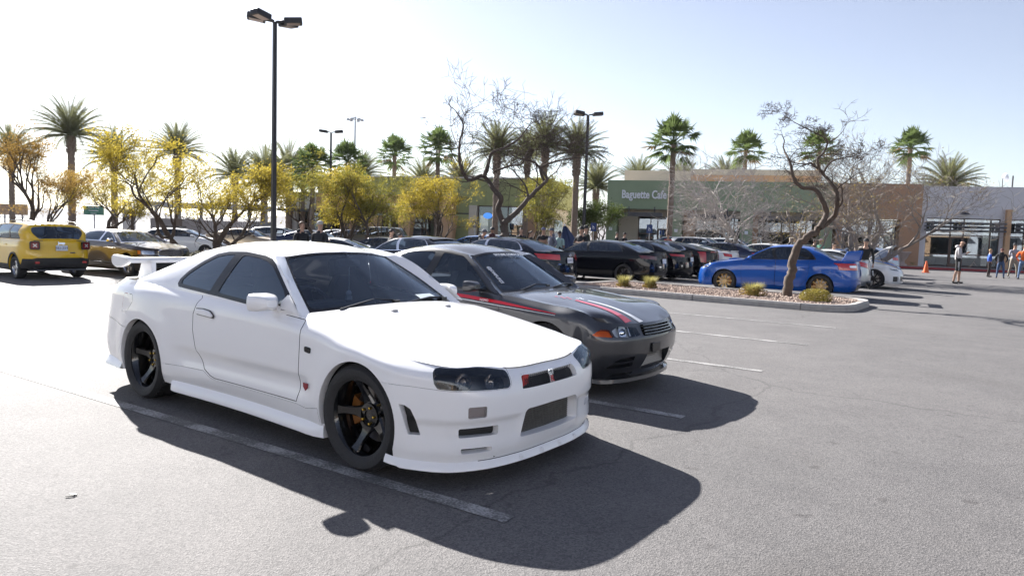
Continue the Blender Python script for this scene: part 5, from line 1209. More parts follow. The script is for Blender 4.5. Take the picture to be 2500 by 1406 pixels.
r_ = empty('metal_clip', (-.795, -2.162, 0), .6, 'small bent black metal clip lying on the sunlit asphalt', 'debris'); b = MB(); b.tube([(0, 0, .006), (.035, .012, .006), (.04, .03, .006), (.0, .028, .008)], .004, 5); b.build('wire', MATS['black_trim'], r_)
R34_ST = [(.835,0),(.822,.32),(.765,.57),(.635,.775),(.42,.868),(0,.8925),(-.42,.880),(-1.25,.866),(-2.25,.878),(-2.665,.8925),(-3.1,.872),(-3.47,.805),(-3.65,.64),(-3.715,.36),(-3.727,0)]
R34_LV = [
 [(.04,.145),(.01,.22),(0,.36),(0,.47),(.012,.55),(.04,.605),(.098,.655)],
 [(.04,.145),(.01,.22),(0,.36),(0,.47),(.012,.55),(.04,.61),(.095,.66)],
 [(.04,.145),(.01,.22),(0,.36),(0,.48),(.012,.56),(.045,.63),(.105,.69)],
 [(.04,.145),(.01,.22),(0,.36),(0,.48),(.004,.575),(.022,.652),(.078,.694)],
 [(.02,.15),(.005,.23),(0,.37),(0,.49),(.002,.60),(.016,.668),(.085,.712)],
 [(.03,.17),(.01,.25),(0,.40),(0,.53),(.003,.66),(.022,.738),(.100,.782)],
 [(.035,.17),(.012,.26),(0,.38),(.002,.51),(.006,.67),(.020,.79),(.075,.842)],
 [(.06,.18),(.02,.27),(.004,.37),(0,.52),(.006,.70),(.022,.84),(.060,.892)],
 [(.05,.18),(.015,.26),(0,.38),(0,.53),(.004,.70),(.026,.87),(.078,.935)],
 [(.03,.20),(.01,.28),(0,.42),(0,.57),(.004,.73),(.03,.895),(.105,.955)],
 [(.03,.20),(.01,.28),(0,.40),(.002,.55),(.010,.73),(.036,.885),(.12,.955)],
 [(.05,.20),(.02,.28),(0,.40),(.01,.55),(.03,.72),(.06,.87),(.15,.95)],
 [(.06,.22),(.02,.30),(0,.40),(.01,.55),(.035,.72),(.06,.87),(.13,.948)],
 [(.06,.22),(.02,.30),(0,.40),(.01,.55),(.035,.72),(.06,.87),(.12,.948)],
 [(.06,.22),(.02,.30),(0,.40),(.01,.55),(.035,.72),(.06,.87),(.12,.948)]]
R34_SV = {'headlight': [(0.918, 0.641), (0.913, 0.674), (0.886, 0.691), (0.818, 0.691), (0.613, 0.691), (0.406, 0.679), (0.39, 0.662), (0.403, 0.54), (0.422, 0.507), (0.599, 0.501), (0.764, 0.495), (0.88, 0.493), (0.9, 0.53)], 'turn': [(0.698, 0.345), (0.584, 0.343), (0.587, 0.269), (0.698, 0.268)], 'duct': [(1.108, 0.33), (1.069, 0.33), (1.032, 0.309), (0.999, 0.243), (0.968, 0.161), (1.043, 0.156)], 'slot1': [(0.746, 0.206), (0.491, 0.206), (0.491, 0.157), (0.744, 0.159)], 'slot2': [(0.735, 0.106), (0.534, 0.102), (0.539, 0.075), (0.727, 0.075)], 'gap': [(1.221, 0.442), (1.046, 0.474), (0.91, 0.489)], 'icL': [(0.284, 0.275), (0.319, 0.134)], 'grL': [(0.291, 0.624), (0.303, 0.495)]}
# ---------------------------------------------------------------- white coupe in front
def r34():
    white = paint('paint_white', (.86, .86, .87), 0., .35); gb = mat('gloss_black', (.006, .006, .008), .22, spec=.35)
    sp = dict(st=R34_ST, lv=R34_LV, wheel=(.325,), xA=-.655, xC=-3.0, xmid=-1.4, flare=[(0., .37, .10, .012), (-2.665, .37, .12, .014)],
        cowlc=(-.575, 0, .908), cowlm=[(-.61, .40, .902)], wA=[(-.69, .705, .886), (-.99, .612, 1.078)], header=[(-1.20, 0, 1.276), (-1.222, .3, 1.264), (-1.262, .50, 1.236)],
        sA=[(-.90, .724, 1.062), (-1.09, .665, 1.188), (-1.215, .622, 1.246)], cant=[(-1.5, .60, 1.286), (-1.9, .595, 1.280), (-2.25, .585, 1.232)], cpil=[(-2.58, .665, 1.11)],
        rearc=(-2.33, 0, 1.292), rearm=[(-2.31, .35, 1.276)], blc=(-3.02, 0, .986), blm=[(-3.01, .45, .98)], hoodc=[(.38, 0, .742), (-.1, 0, .828)], roofc=[(-1.45, 0, 1.328), (-1.75, 0, 1.346), (-2.1, 0, 1.332)],
        trunkc=[(-3.3, 0, .985)], sideb=(0, .022, 0),
        hood_bump=lambda x, y: .022*np.clip((.795-y)/.085, 0, 1)*np.clip((.62-x)/.25, 0, 1)*np.clip((x+.66)/.25, 0, 1) + .016*(1/(1+np.exp((y - (.47 - .10*np.clip(x, 0, .8)))/.007)))*np.clip((.72-x)/.3, 0, 1)*np.clip((x+.64)/.1, 0, 1))
    B = Body(sp, 'coupe', dict(paint=white, trim=gb, liner=MATS['liner']), label='white two-door coupe with black five-spoke wheels and tall rear wing', cat='car')
    H = B.net.H; smoke = MATS['lens_smoke']
    B.feat('front_bumper', 'sv', [(-.1, -.1), (1.30, -.1), (1.30, R34_SV['gap'][0][1]-.012), *[(a, b-.003) for a, b in R34_SV['gap']], *[(a, b-.006) for a, b in R34_SV['headlight'][11:8:-1]], (R34_SV['headlight'][8][0]-.004, R34_SV['headlight'][8][1]-.005), (R34_SV['headlight'][7][0]-.007, R34_SV['headlight'][7][1]), (R34_SV['headlight'][6][0]-.007, R34_SV['headlight'][6][1]), (.376, H+.05), (-.1, H+.05)], 'panel', white, r=0, gap=.0025, step=.04)
    a = B.on('s', [(-2.90, .575), (-3.05, .585), (-3.27, .615)]); L = B.net.L
    B.feat('rear_bumper', 'sv', [(a[0][0], -.1), tuple(a[0]), tuple(a[1]), tuple(a[2]), (a[2][0]+.25, a[2][1]+.004), (L+.1, a[2][1]), (L+.1, -.1)], 'panel', white, r=0, gap=.0025)
    def crease(Q):
        Q = Q.copy(); k = np.clip((-.40-Q[:, 0])/.15, 0, 1)*np.clip((Q[:, 0]+2.25)/.25, 0, 1)*(np.abs(Q[:, 1]) > .6)
        z = Q[:, 2]; d = np.where(z < .515, np.exp(-((z-.43)/.07)**2), 0)*(1-1/(1+np.exp((.505-z)/.006)))*.024 + 0*z
        Q[:, 1] -= np.sign(Q[:, 1])*k*d; return Q
    B.net.bump.append(crease)
    def ledge(Q):
        Q = Q.copy(); z = Q[:, 2]; k = np.clip((Q[:, 0]-.36)/.12, 0, 1)*np.clip((np.abs(Q[:, 1])-.30)/.05, 0, 1)
        d = .018*(1/(1+np.exp((z-.388)/.005)))*np.clip((z-.20)/.10, 0, 1); r = np.hypot(Q[:, 0]+.6, Q[:, 1])+1e-6
        Q[:, 0] -= k*d*(Q[:, 0]+.6)/r; Q[:, 1] -= k*d*Q[:, 1]/r; return Q
    B.net.bump.append(ledge)
    B.feat('door', 's', [(-.575, 9), (-.572, .62), (-.578, .40), (-.60, .323), (-1.60, .322), (-1.66, .335), (-1.75, .372), (-1.845, .50), (-1.895, .66), (-1.90, .78), (-1.868, .86), (-1.84, .90), (-1.84, 9)], 'panel', white, r=0, gap=.0065)
    B.feat('side_skirt', 's', [(-.36, .325), (-.50, .30), (-.60, .312), (-1.58, .311), (-1.66, .322), (-1.76, .362), (-2.32, .348), (-2.32, .0), (-.30, .0)], 'panel', white, r=0, gap=.0025)
    B.feat('fuel_door', 's', [(-3.0, .858), (-2.824, .855), (-2.80, .80), (-2.90, .70), (-3.02, .70)], 'panel', white, r=.02, gap=.003)
    SV = R34_SV; hl = SV['headlight']
    B.feat('headlight', 'sv', hl, 'lens', smoke, r=.012, depth=.055, m2=mat('lamp_housing', (.15, .14, .13), .28, .7), step=.03)
    B.feat('upper_grille', 'sv', [(-.06, .628), (.283, .626), (.296, .60), (.308, .478), (-.06, .470)], 'hole', r=.01, depth=.035, m2=MATS['mesh_black'])
    B.feat('intercooler_opening', 'sv', [(-.06, .285), (.262, .282), (.288, .262), (.322, .120), (-.06, .112)], 'hole', r=.014, depth=.075, m2=MATS['mesh_black'])
    B.feat('turn_signal', 'sv', SV['turn'], 'lens', glass('lens_ribbed', (.8, .78, .78), 1.45), r=.012, depth=.018, m2=mat('lamp_grey', (.48, .45, .46), .25, .5))
    B.feat('brake_duct', 'sv', SV['duct'], 'hole', r=.008, depth=.045, m2=MATS['mesh_black'])
    B.feat('bumper_slot', 'sv', SV['slot1'], 'hole', r=.012, depth=.05, m2=MATS['mesh_black'])
    B.feat('bumper_slot', 'sv', SV['slot2'], 'hole', r=.012, depth=.05, m2=MATS['mesh_black'])
    for y, r in ((.60, .085), (.36, .075)):
        B.feat('tail_light', 'r', [(y + r*math.cos(a), .735 + r*math.sin(a)) for a in np.linspace(0, 2*math.pi, 18, endpoint=False)], 'panel', MATS['lamp_red'], r=0, gap=.004, off=.004)
    B.arch(0., .345); B.arch(-2.665, .340)
    B.finish_ring()
    B.deck(B.hood, 26, 30); B.deck(B.roof, 18, 18); B.deck(B.trunk, 14, 14); B.deck(B.apil, 3, 14)
    B.glassed(B.shield, [uvbox(-.02, .975, .05, .965, .05, .7, .65)], uvbox(-.05, 1.05, -.05, 1.05, .01), 'windscreen', MATS['windscreen'], .7, .65, want=(1, 0, 1), both_sides=False)
    sur = [(-.685, .898), (-.90, 1.042), (-1.04, 1.138), (-1.12, 1.190), (-1.20, 1.224), (-1.30, 1.244), (-1.55, 1.262), (-1.78, 1.254), (-1.92, 1.230), (-2.06, 1.165), (-2.19, 1.085), (-2.255, 1.02), (-2.262, .985), (-2.235, .958), (-1.64, .925), (-1.15, .893)]
    dg = [(-.83, .935), (-.92, 1.025), (-1.06, 1.122), (-1.14, 1.172), (-1.24, 1.208), (-1.34, 1.224), (-1.53, 1.236), (-1.56, 1.225), (-1.66, .962), (-1.63, .952), (-1.15, .920)]
    qg = [(-1.665, 1.238), (-1.78, 1.230), (-1.90, 1.208), (-2.04, 1.142), (-2.17, 1.06), (-2.215, 1.01), (-2.205, .985), (-1.775, .958), (-1.765, .97)]
    B.glassed(B.side, [dg, qg], sur, 'side_window', MATS['tint_dark'], 2.2, .45, 40, 16, comps=[0, 2], want=(0, 1, 0))
    B.glassed(B.back, [uvbox(-.02, .80, .08, .92, .05, .7, .7)], None, 'rear_window', MATS['tint_dark'], .7, .7, want=(-1, 0, 1), both_sides=False)
    B.finish(); root = B.root; net = B.net
    cabin(B, MATS['interior'], drv=-1, seat_x=-1.42, hw=.68)
    # headlight internals
    for sg in (1, -1):
        hp = [o for f in B.feats if f['name'] == 'headlight' for o in f['obj']][0 if sg > 0 else 1]
        for s, v, r in ((.72, .575, .050), (.53, .578, .050)):
            c = net(s, v)[0]; n = normals(net, np.array([s]), np.array([v]))[0]; c = c - n*.030
            b = MB(); b.lathe([(.0005, -.020), (r*.45, -.016), (r*.8, .0), (r, .016)], 18, 'z', flip=True)
            b.sphere((0, 0, .002), r*.20, 8, 6)
            o = b.build('reflector', mat('smoked_reflector', (.40, .40, .41), .18, 1.), hp); q = Vector((n[0], n[1]*sg, n[2])).to_track_quat('Z', 'Y'); o.rotation_mode = 'QUATERNION'; o.rotation_quaternion = q; o.location = (c[0], c[1]*sg, c[2])
        b = MB(); top = [(a, b-.004) for a, b in [R34_SV['headlight'][k] for k in (1, 2, 3, 4, 5)]]; low = [(a-.012, b-.045) for a, b in top]
        P = np.array([[net(*t)[0] - normals(net, np.array([t[0]]), np.array([t[1]]))[0]*.004, net(*l)[0] - normals(net, np.array([l[0]]), np.array([l[1]]))[0]*.02] for t, l in zip(top, low)]); m = MB(); m.grid(P); b.half(P.reshape(-1, 3), m.f, sg); b.build('eyebrow', gb, hp)
    hg = MB(); S_ = np.linspace(0, .40, 14); Q = np.array([net(s, H)[0] + [0, 0, .0015] for s in S_]); P = np.stack([Q + [.006, 0, -.002], Q + [-.005, 0, .0015]], 1); m = MB(); m.grid(P); hg.both(P.reshape(-1, 3), m.f); hg.build('bonnet_gap', MATS['liner'], root, weld=.0004, sharp=None)
    # intercooler core and grille lattice
    ic = MB(); ic.bbox(.740, .766, -.27, .27, .235, .43)
    for k in range(14): ic.box((.768, 0, .245 + k*.0135), (.010, .53, .0045))
    for k in range(42): ic.box((.767, -.265 + k*.0127, .335), (.005, .003, .19))
    ic.build('intercooler', mat('core_metal', (.16, .155, .15), .45, .8, var=.4, scale=40), root)
    gm = MB()
    for k in range(24):
        y = -.24 + k*.021; gm.tube([(.796, y-.035, .535), (.772, y+.035, .625)], .0018, 4, False); gm.tube([(.796, y+.035, .535), (.772, y-.035, .625)], .0018, 4, False)
    gm.build('grille_mesh', mat('lattice', (.06, .06, .065), .35, .5), root)
    rb = MB(); rbox(rb, (.775, -.235, .575), (.012, .06, .085), .01, axis='x'); rb.build('radiator_support', mat('red_metal', (.45, .02, .02), .35), root)
    wt = mat('badge_white', (.75, .75, .76), .25, .3); rd = mat('badge_red', (.5, .02, .025), .3)
    o = link('badge', text_mesh('GT', .045, .003, wt, bold=True, offset=.0012), root); place(o, (.806, .0, .603), (0, 1, 0), (-.25, 0, 1))
    o = link('badge', text_mesh('R', .062, .003, wt, offset=.003), root); place(o, (.812, .004, .563), (0, 1, 0), (-.25, 0, 1))
    o = link('badge', text_mesh('R', .060, .0035, rd, offset=-.0005), root); place(o, (.816, .004, .563), (0, 1, 0), (-.25, 0, 1))
    u = MB(); u.bbox(.76, -3.55, -.5, .5, .165, .19); u.bbox(-.36, -2.3, -.84, .84, .166, .189); u.build('undertray', MATS['liner'], root)
    # lip
    lp = MB(); S = np.linspace(0, 1.215, 40); P = []
    for s in S:
        a = net(s, 0.)[0]; n = normals(net, np.array([s]), np.array([.06]))[0]; n = np.array([n[0], n[1], 0]); n /= np.linalg.norm(n)
        e = .030 if s < 1.1 else .015
        P.append([a + n*.004 + [0, 0, .012], a + n*e + [0, 0, -.012], a + n*(e+.004) + [0, 0, -.034], a + n*(e-.01) + [0, 0, -.042], a - n*.06 + [0, 0, -.03]])
    m = MB(); m.grid(np.array(P)); lp.both(np.array(P).reshape(-1, 3), m.f); o = lp.build('front_lip', white, root, weld=.0005)
    for y in (-.30, -.10, .10, .30): vt = MB(); rbox(vt, (.812 - abs(y)*.06, y, .128), (.05, .035, .03), .008); vt.build('lip_vane', white, o)
    gp = MB(); P = []
    for s in np.linspace(0, .62, 22): q = net(np.array([s, s]), np.array([.002, .016])); n = normals(net, np.array([s]), np.array([.03]))[0]; P.append([q[0] + n*.006, q[1] + n*.003])
    P = np.array(P); m = MB(); m.grid(P); gp.both(P.reshape(-1, 3), m.f); gp.build('lip_shadow_strip', MATS['liner'], root, weld=.0004, sharp=None)  # black strip standing in for the shadow between bumper and lip
    # sill blade and rear spat
    for sg in (1, -1):
        b = MB(); P = []
        for x in np.linspace(-.315, -2.225, 26):
            k = min(1, (-.315-x)/.12, (x+2.225)/.08 + .35); q = B.on('s', [(x, .222)])[0]; y = float(abs(net(*q)[0, 1]))
            P.append([(x, y-.012, .228), (x, y+.010*k, .205), (x, y+.032*k, .152), (x, y+.030*k, .138), (x, y-.07, .135)])
        P = np.array(P); m = MB(); m.grid(P); b.half(P.reshape(-1, 3), m.f, sg); b.half(P[0], [[0, 1, 2, 3, 4]], sg, flip=True); b.half(P[-1], [[0, 1, 2, 3, 4]], sg); b.build('sill_extension', white, root)
        b = MB(); P = []
        for x in np.linspace(-3.02, -3.36, 7):
            y = float(np.interp(x, [-3.36, -3.02], [.835, .865])); P.append([(x, y-.02, .285), (x, y+.01, .26), (x-.01, y+.03, .20), (x, y-.04, .19)])
        P = np.array(P); m = MB(); m.grid(P, closed_v=True); b.half(P.reshape(-1, 3), m.f, sg); b.build('rear_spat', white, root)
    # wing
    w = MB(); P = []
    for y in np.linspace(-.70, .70, 15):
        P.append([(-3.215, y, 1.118), (-3.235, y, 1.138), (-3.32, y, 1.142), (-3.42, y, 1.128), (-3.485, y, 1.105), (-3.485, y, 1.098), (-3.40, y, 1.098), (-3.30, y, 1.088), (-3.235, y, 1.092)])
    w.grid(np.array(P), closed_v=True, flip=True); wo = w.build('rear_wing', white, root)
    for sg in (1, -1):
        b = MB(); out = [(-3.20, 1.112), (-3.225, 1.146), (-3.40, 1.156), (-3.50, 1.162), (-3.535, 1.15), (-3.545, 1.10), (-3.52, 1.062), (-3.47, 1.045), (-3.38, 1.048), (-3.25, 1.085)]
        V, F = slab(rounded(out, .03, 4), .035, .012); W = np.c_[V[:, 0], .70 + V[:, 2], V[:, 1]]; b.half(W, F, sg, flip=True); b.build('end_plate', white, wo)
        b = MB(); P = [[(-3.10-.05*q, .56-.02*q + t, .955+.145*q) if k == 0 else (-3.36+.03*q, .56-.02*q + t, .955+.145*q) for k, t in ((0, -.02), (1, -.02), (1, .02), (0, .02))] for q in (0, .5, 1)]
        b.half(np.array(P).reshape(-1, 3), [[i*4+j, i*4+(j+1) % 4, (i+1)*4+(j+1) % 4, (i+1)*4+j] for i in range(2) for j in range(4)], sg); b.build('stanchion', white, wo, sharp=50)
    # mirrors, handles, wipers, washers, repeaters, side badge
    for sg in (1, -1):
        door_mirror(root, -.90, sg*.905, .948, white, mat('mirror_glass', (.8, .82, .85), .03, 1.), .20, .122, .14, sg)
        b = MB(); P = np.array([(-.655, .815, .892), (-.86, .805, .905), (-.855, .80, .955), (-.80, .785, 1.005), (-.775, .79, .985)]); b.half(P, [[0, 1, 2, 3, 4]], sg, flip=True); b.half(P + [0, .012, 0], [[0, 1, 2, 3, 4]], sg, flip=True); b.build('mirror_base', white, root)
        b = MB(); V, F = slab(rounded([(-1.84, .785), (-1.62, .775), (-1.608, .79), (-1.66, .818), (-1.75, .826), (-1.845, .820)], .012, 4), .016, .006); b.half(np.c_[V[:, 0], .862 + V[:, 2] - (V[:, 1]-.8)*.10, V[:, 1]], F, sg, flip=True); b.build('door_handle', white, root)
        b = MB(); V, F = slab(rounded([(-1.838, .7785), (-1.605, .769), (-1.600, .79), (-1.655, .8235), (-1.75, .832), (-1.852, .827)], .012, 4), .006, .0); b.half(np.c_[V[:, 0], .859 + V[:, 2] - (V[:, 1]-.8)*.10, V[:, 1]], F, sg, flip=True); b.build('handle_seal', MATS['black_trim'], root)
        b = MB(); V, F = slab(rounded([(-.515, .663), (-.455, .657), (-.452, .695), (-.517, .70)], .012, 4), .012, .004); b.half(np.c_[V[:, 0], .868 + V[:, 2], V[:, 1]], F, sg, flip=True); b.build('side_repeater', gb, root)
        b = MB(); V, F = slab([(-.515, .465), (-.47, .462), (-.47, .435), (-.4925, .415), (-.515, .438)], .006, .002); b.half(np.c_[V[:, 0], .878 + V[:, 2], V[:, 1]], F, sg, flip=True); b.build('fender_badge', mat('badge_dark_red', (.25, .03, .04), .3, .4), root)
    for pts in ([(-.60, -.52, .905), (-.675, -.15, .945), (-.63, .02, .935), (-.62, .05, .925)], [(-.60, .12, .915), (-.65, .42, .935), (-.665, .58, .925), (-.66, .62, .915)]):
        b = MB(); b.tube(pts, [.007, .011, .010, .012], 6); b.box((pts[2][0], pts[2][1], pts[2][2]-.01), (.05, .06, .03)); b.build('wiper', MATS['black_trim'], root)
    for y in (-.273, .273):
        b = MB(); rbox(b, (-.326, y, .905), (.03, .05, .016), .01); b.build('washer_jet', mat('grey_plastic', (.3, .3, .31), .4), root)
    # hanging charm and toll card behind the screen
    b = MB(); b.tube([(-1.13, 0, 1.16), (-1.13, 0, .97)], .003, 5); b.sphere((-1.13, 0, .95), .028, 8, 6, (.5, 1, 1)); b.box((-1.13, 0, .915), (.02, .05, .03)); b.build('mirror_charm', mat('charm', (.5, .55, .6), .5), root)
    b = MB(); P = np.array([(-.66, .52, .928), (-.635, .30, .934), (-.70, .30, .962), (-.73, .50, .958)]); b.add(P, [[0, 1, 2, 3]]); b.build('toll_card', mat('card', (.6, .68, .72), .6), root)
    wm = wheel_meshes('r34', .325, .243, .27, 5, (.11, .055), .085, rim=mat('rim_black', (.012, .012, .013), .14, .6, coat=1.), nuts=mat('gold', (.65, .42, .08), .25, 1.), hubr=.078, n=48)
    add_wheels(root, wm, 0., -2.665, .748, cal=caliper_mesh('r34', .243, mat('caliper_gold', (.28, .11, .025), .35, .4)), camber=rad(1.2), spin=.28)
    return root
R34 = r34()
# ---------------------------------------------------------------- gunmetal coupe behind it
def r32():
    pm = paint('paint_gunmetal', (.060, .062, .070), .75, .42, flake=.35); bt = MATS['black_trim']
    sp = auto_spec(wb=2.615, fo=.80, ro=1.07, W=.8775, H=1.335, zf=.668, zc=.868, zt=.93, xc=-.585, xh=-1.19, xr=-2.12, xb=-2.80, gc=.17, yr=.585, R=.318, nose=.10, tail=.06, zb=.875, fin=.07)
    sp['header'] = [(-1.13, 0, 1.262), (-1.15, .3, 1.25), (-1.19, .485, 1.216)]; sp['wA'] = [(-.625, .685, .872), (-.92, .59, 1.056)]
    sp['cowlc'] = (-.50, 0, .892); sp['cowlm'] = [(-.54, .38, .886)]
    # deeper bumper that tucks in towards the lip
    for i in (0, 1, 2): sp['lv'][i] = [(.13, .155), (.075, .22), (.012, .36), (0, .46), (0, .545), (.035, .60), (.068, .668 + (.012 if i == 2 else 0))]
    sp['lv'][3] = [(.09, .16), (.045, .23), (.006, .36), (0, .47), (.002, .55), (.025, .62), (.09, .70)]
    def crease(Q):
        Q = Q.copy(); z = Q[:, 2]; k = np.clip((-.35-Q[:, 0])/.15, 0, 1)*np.clip((Q[:, 0]+2.2)/.2, 0, 1)*(np.abs(Q[:, 1]) > .6)
        Q[:, 1] -= np.sign(Q[:, 1])*k*.012*np.exp(-((z-.36)/.07)**2); return Q
    def extra(B, root):
        net = B.net; S = np.linspace(0, 1.15, 30); P = []
        lp = MB()
        for s in S:
            a = net(s, 0.)[0]; n = normals(net, np.array([s]), np.array([.06]))[0]; n = np.array([n[0], n[1], 0]); n /= np.linalg.norm(n); e = .06 if s < .9 else .06 - (s-.9)*.18
            P.append([a + n*.01 + [0, 0, .02], a + n*e + [0, 0, .006], a + n*(e+.004) + [0, 0, -.028], a + n*(e-.02) + [0, 0, -.04], a - n*.05 + [0, 0, -.03]])
        m = MB(); m.grid(np.array(P)); lp.both(np.array(P).reshape(-1, 3), m.f); lp.build('front_lip', pm, root, weld=.0005)
        # grille slats
        sl = mat('slat_dark', (.03, .03, .033), .25, .3, coat=1.)
        for k in range(4):
            z = .566 + k*.027; b = MB(); Q = []
            for y in np.linspace(-.30, .30, 9): x = .785 - .02*(y/.3)**2 - k*.008; Q.append([(x, y, z), (x-.004, y, z+.010), (x-.045, y, z+.008), (x-.045, y, z-.002)])
            b.grid(np.array(Q), closed_v=True, flip=True); b.build('grille_slat', sl, root)
        ic = MB(); ic.bbox(.66, .70, -.25, .25, .25, .40)
        for k in range(11): ic.box((.704, 0, .258 + k*.0135), (.010, .49, .005))
        ic.build('intercooler', mat('core_light', (.42, .41, .40), .4, .8, var=.3, scale=40), root)
        b = MB(); rbox(b, (.80, -.12, .435), (.012, .17, .085), .006, axis='x'); b.build('plate_holder', bt, root)
        # stripes on the sides and the bonnet, laid 3 mm proud
        red = paint('stripe_red', (.55, .015, .03), 0, .4); wh = paint('stripe_white', (.72, .73, .75), 0, .4)
        for sg in (1, -1):
            for mm, t0, t1, w0, w1 in ((red, .868, .742, .036, .004), (wh, .826, .728, .010, .003)):
                xs = np.linspace(-2.5, .12, 30); zt = np.interp(xs, [-2.5, -1.0, -.545, .12], [t0+.01, t0-.035, t0-.062, t1]); w = np.interp(xs, [-2.5, -.6, .12], [w0, w0*.8, w1])
                up = B.on('s', np.c_[xs, zt]); lo = B.on('s', np.c_[xs, zt-w]); b = MB()
                Q = np.stack([net(up[:, 0], up[:, 1]) + normals(net, up[:, 0], up[:, 1])*.003, net(lo[:, 0], lo[:, 1]) + normals(net, lo[:, 0], lo[:, 1])*.003], 1)
                m = MB(); m.grid(Q); b.half(Q.reshape(-1, 3), m.f, sg, flip=True); b.build('stripe', mm, root)
        uv = lambda P: invert(B.hood, [0, 1], np.array(P, float), 0, 1, 0, 1)
        def decal(poly, mm):
            ys = [q[1] for q in poly]; sg = -1
            q = uv([(x, abs(y)) for x, y in dense(poly, .06)]); P3 = B.hood(q[:, 0], q[:, 1]); P3[:, 2] += .004; P3[:, 1] *= sg
            b = MB(); b.add(P3, [list(range(len(P3)))]); b.build('bonnet_decal', mm, root)
        def strip(x0, y0, x1, y1, w0, w1): return [(x0, y0-w0/2), (x1, y1-w1/2), (x1, y1+w1/2), (x0, y0+w0/2)]
        for k in range(6):
            a, c = k/6, (k+1)/6; f = lambda t: (.06 + .60*t, -.40 + (-.05)*t)
            decal(strip(*f(a), *f(c), .045+.075*a, .045+.075*c), red); 
            g = lambda t: (.14 + .56*t, -.30 + .04*t); decal(strip(*g(a), *g(c), .03+.05*a, .03+.05*c), wh)
        for x, y in ((-.02, -.40), (-.07, -.43), (-.07, -.37), (-.12, -.40), (-.16, -.43)): decal(strip(x, y, x+.035, y, .025, .025), red)
        for x, y in ((.06, -.30), (.02, -.275), (.02, -.325)): decal(strip(x, y, x+.035, y, .022, .022), wh)
        for sg in (1, -1):
            hp = [o for f in B.feats if f['name'] == 'headlight' for o in f['obj']][0 if sg > 0 else 1]
            for y, r in ((.56, .045), (.44, .052)):
                q = B.on('f', [(y, .608)])[0]; c = net(*q)[0]; n = normals(net, q[:1], q[1:])[0]; c = c - n*.025
                b = MB(); rbox(b, (0, 0, -.004), (.075, .095, .012), .012)
                if y > .5: b.lathe([(.030, -.0), (.030, .012), (.018, .020), (.0005, .022)], 14, 'z', flip=True)
                o = b.build('reflector', MATS['reflector'], hp); o.rotation_mode = 'QUATERNION'; o.rotation_quaternion = Vector((n[0], n[1]*sg, n[2])).to_track_quat('Z', 'Y'); o.location = (c[0], c[1]*sg, c[2])
        for pts in ([(-.53, -.50, .895), (-.60, -.12, .935), (-.57, .05, .925)], [(-.52, .12, .905), (-.58, .45, .925), (-.59, .58, .915)]):
            b = MB(); b.tube(pts, [.007, .011, .012], 6); b.box((pts[2][0], pts[2][1], pts[2][2]-.01), (.05, .05, .03)); b.build('wiper', bt, root)
        for y in (-.25, .25): b = MB(); rbox(b, (-.22, y, .872), (.03, .045, .014), .01); b.build('washer_jet', bt, root)
        # screen lettering
        P0 = B.shield(np.array([.10]), np.array([.86]))[0]; du = B.shield(np.array([.2]), np.array([.86]))[0] - P0; dv = B.shield(np.array([.10]), np.array([.9]))[0] - P0; n = np.cross(du, dv); n /= np.linalg.norm(n); n *= np.sign(n[0])
        sw = mat('sticker_white', (.72, .74, .78), .6)
        o = link('screen_lettering', text_mesh('SKYLINE SYNDICATE', .058, .0008, sw, space=1.0, offset=.001), root); Q = B.shield(np.array([.0]), np.array([.885]))[0]; place(o, Q + n*.012, (0, 1, 0), dv)
        o = link('screen_lettering', text_mesh('@JDMFLIPZS', .055, .0008, sw, offset=.0015), root); a = B.shield(np.array([.90]), np.array([.62]))[0]*[1, -1, 1]; b2 = B.shield(np.array([.90]), np.array([.22]))[0]*[1, -1, 1]; place(o, (a+b2)/2 + n*[1, -1, 1]*.010 + [0, .03, .0], b2-a, np.array([0, 1, .2]))
        o = link('door_lettering', text_mesh('NISMO', .035, .0006, sw), root); place(o, (-.72, -.856, .80), (1, 0, 0), (0, .1, 1))
    door = [(-.545, 9), (-.54, .62), (-.55, .32), (-.58, .295), (-1.55, .295), (-1.68, .33), (-1.80, .46), (-1.84, .62), (-1.82, .78), (-1.78, .86), (-1.78, 9)]
    feats = [('headlight', 'f', [(.66, .56), (.66, .615), (.60, .650), (.385, .637), (.365, .565), (.50, .556)], 'lens', dict(m=MATS['lens_clear'], r=.012, depth=.05, m2=mat('lamp_shell', (.70, .72, .74), .3, .35))),
             ('corner_light', 'f', [(.672, .558), (.672, .622), (.72, .628), (.775, .612), (.815, .578), (.79, .565)], 'lens', dict(m=MATS['lens_amber'], r=.012, depth=.03, m2=mat('amber_back', (.85, .5, .2), .3, .2))),
             ('upper_grille', 'f', [(-.05, .552), (-.05, .650), (.315, .648), (.33, .556)], 'hole', dict(r=.008, depth=.06, m2=bt)),
             ('intercooler_opening', 'f', [(-.05, .235), (-.05, .395), (.245, .395), (.285, .235)], 'hole', dict(r=.012, depth=.07, m2=bt)),
             ('brake_duct', 'f', [(.44, .335), (.44, .375), (.60, .365), (.66, .325)], 'hole', dict(r=.008, depth=.05, m2=bt)),
             ('brake_duct', 'f', [(.44, .275), (.44, .315), (.66, .305), (.70, .268)], 'hole', dict(r=.008, depth=.05, m2=bt)),
             ('lip_intake', 'f', [(.36, .175), (.36, .215), (.60, .215), (.62, .178)], 'hole', dict(r=.008, depth=.04, m2=bt))]
    for y, r in ((.60, .08), (.36, .075)):
        feats.append(('tail_light', 'r', [(y + r*math.cos(a), .70 + r*math.sin(a)) for a in np.linspace(0, 2*math.pi, 14, endpoint=False)], 'panel', dict(m=MATS['lamp_red'], r=0, gap=.004, off=.004)))
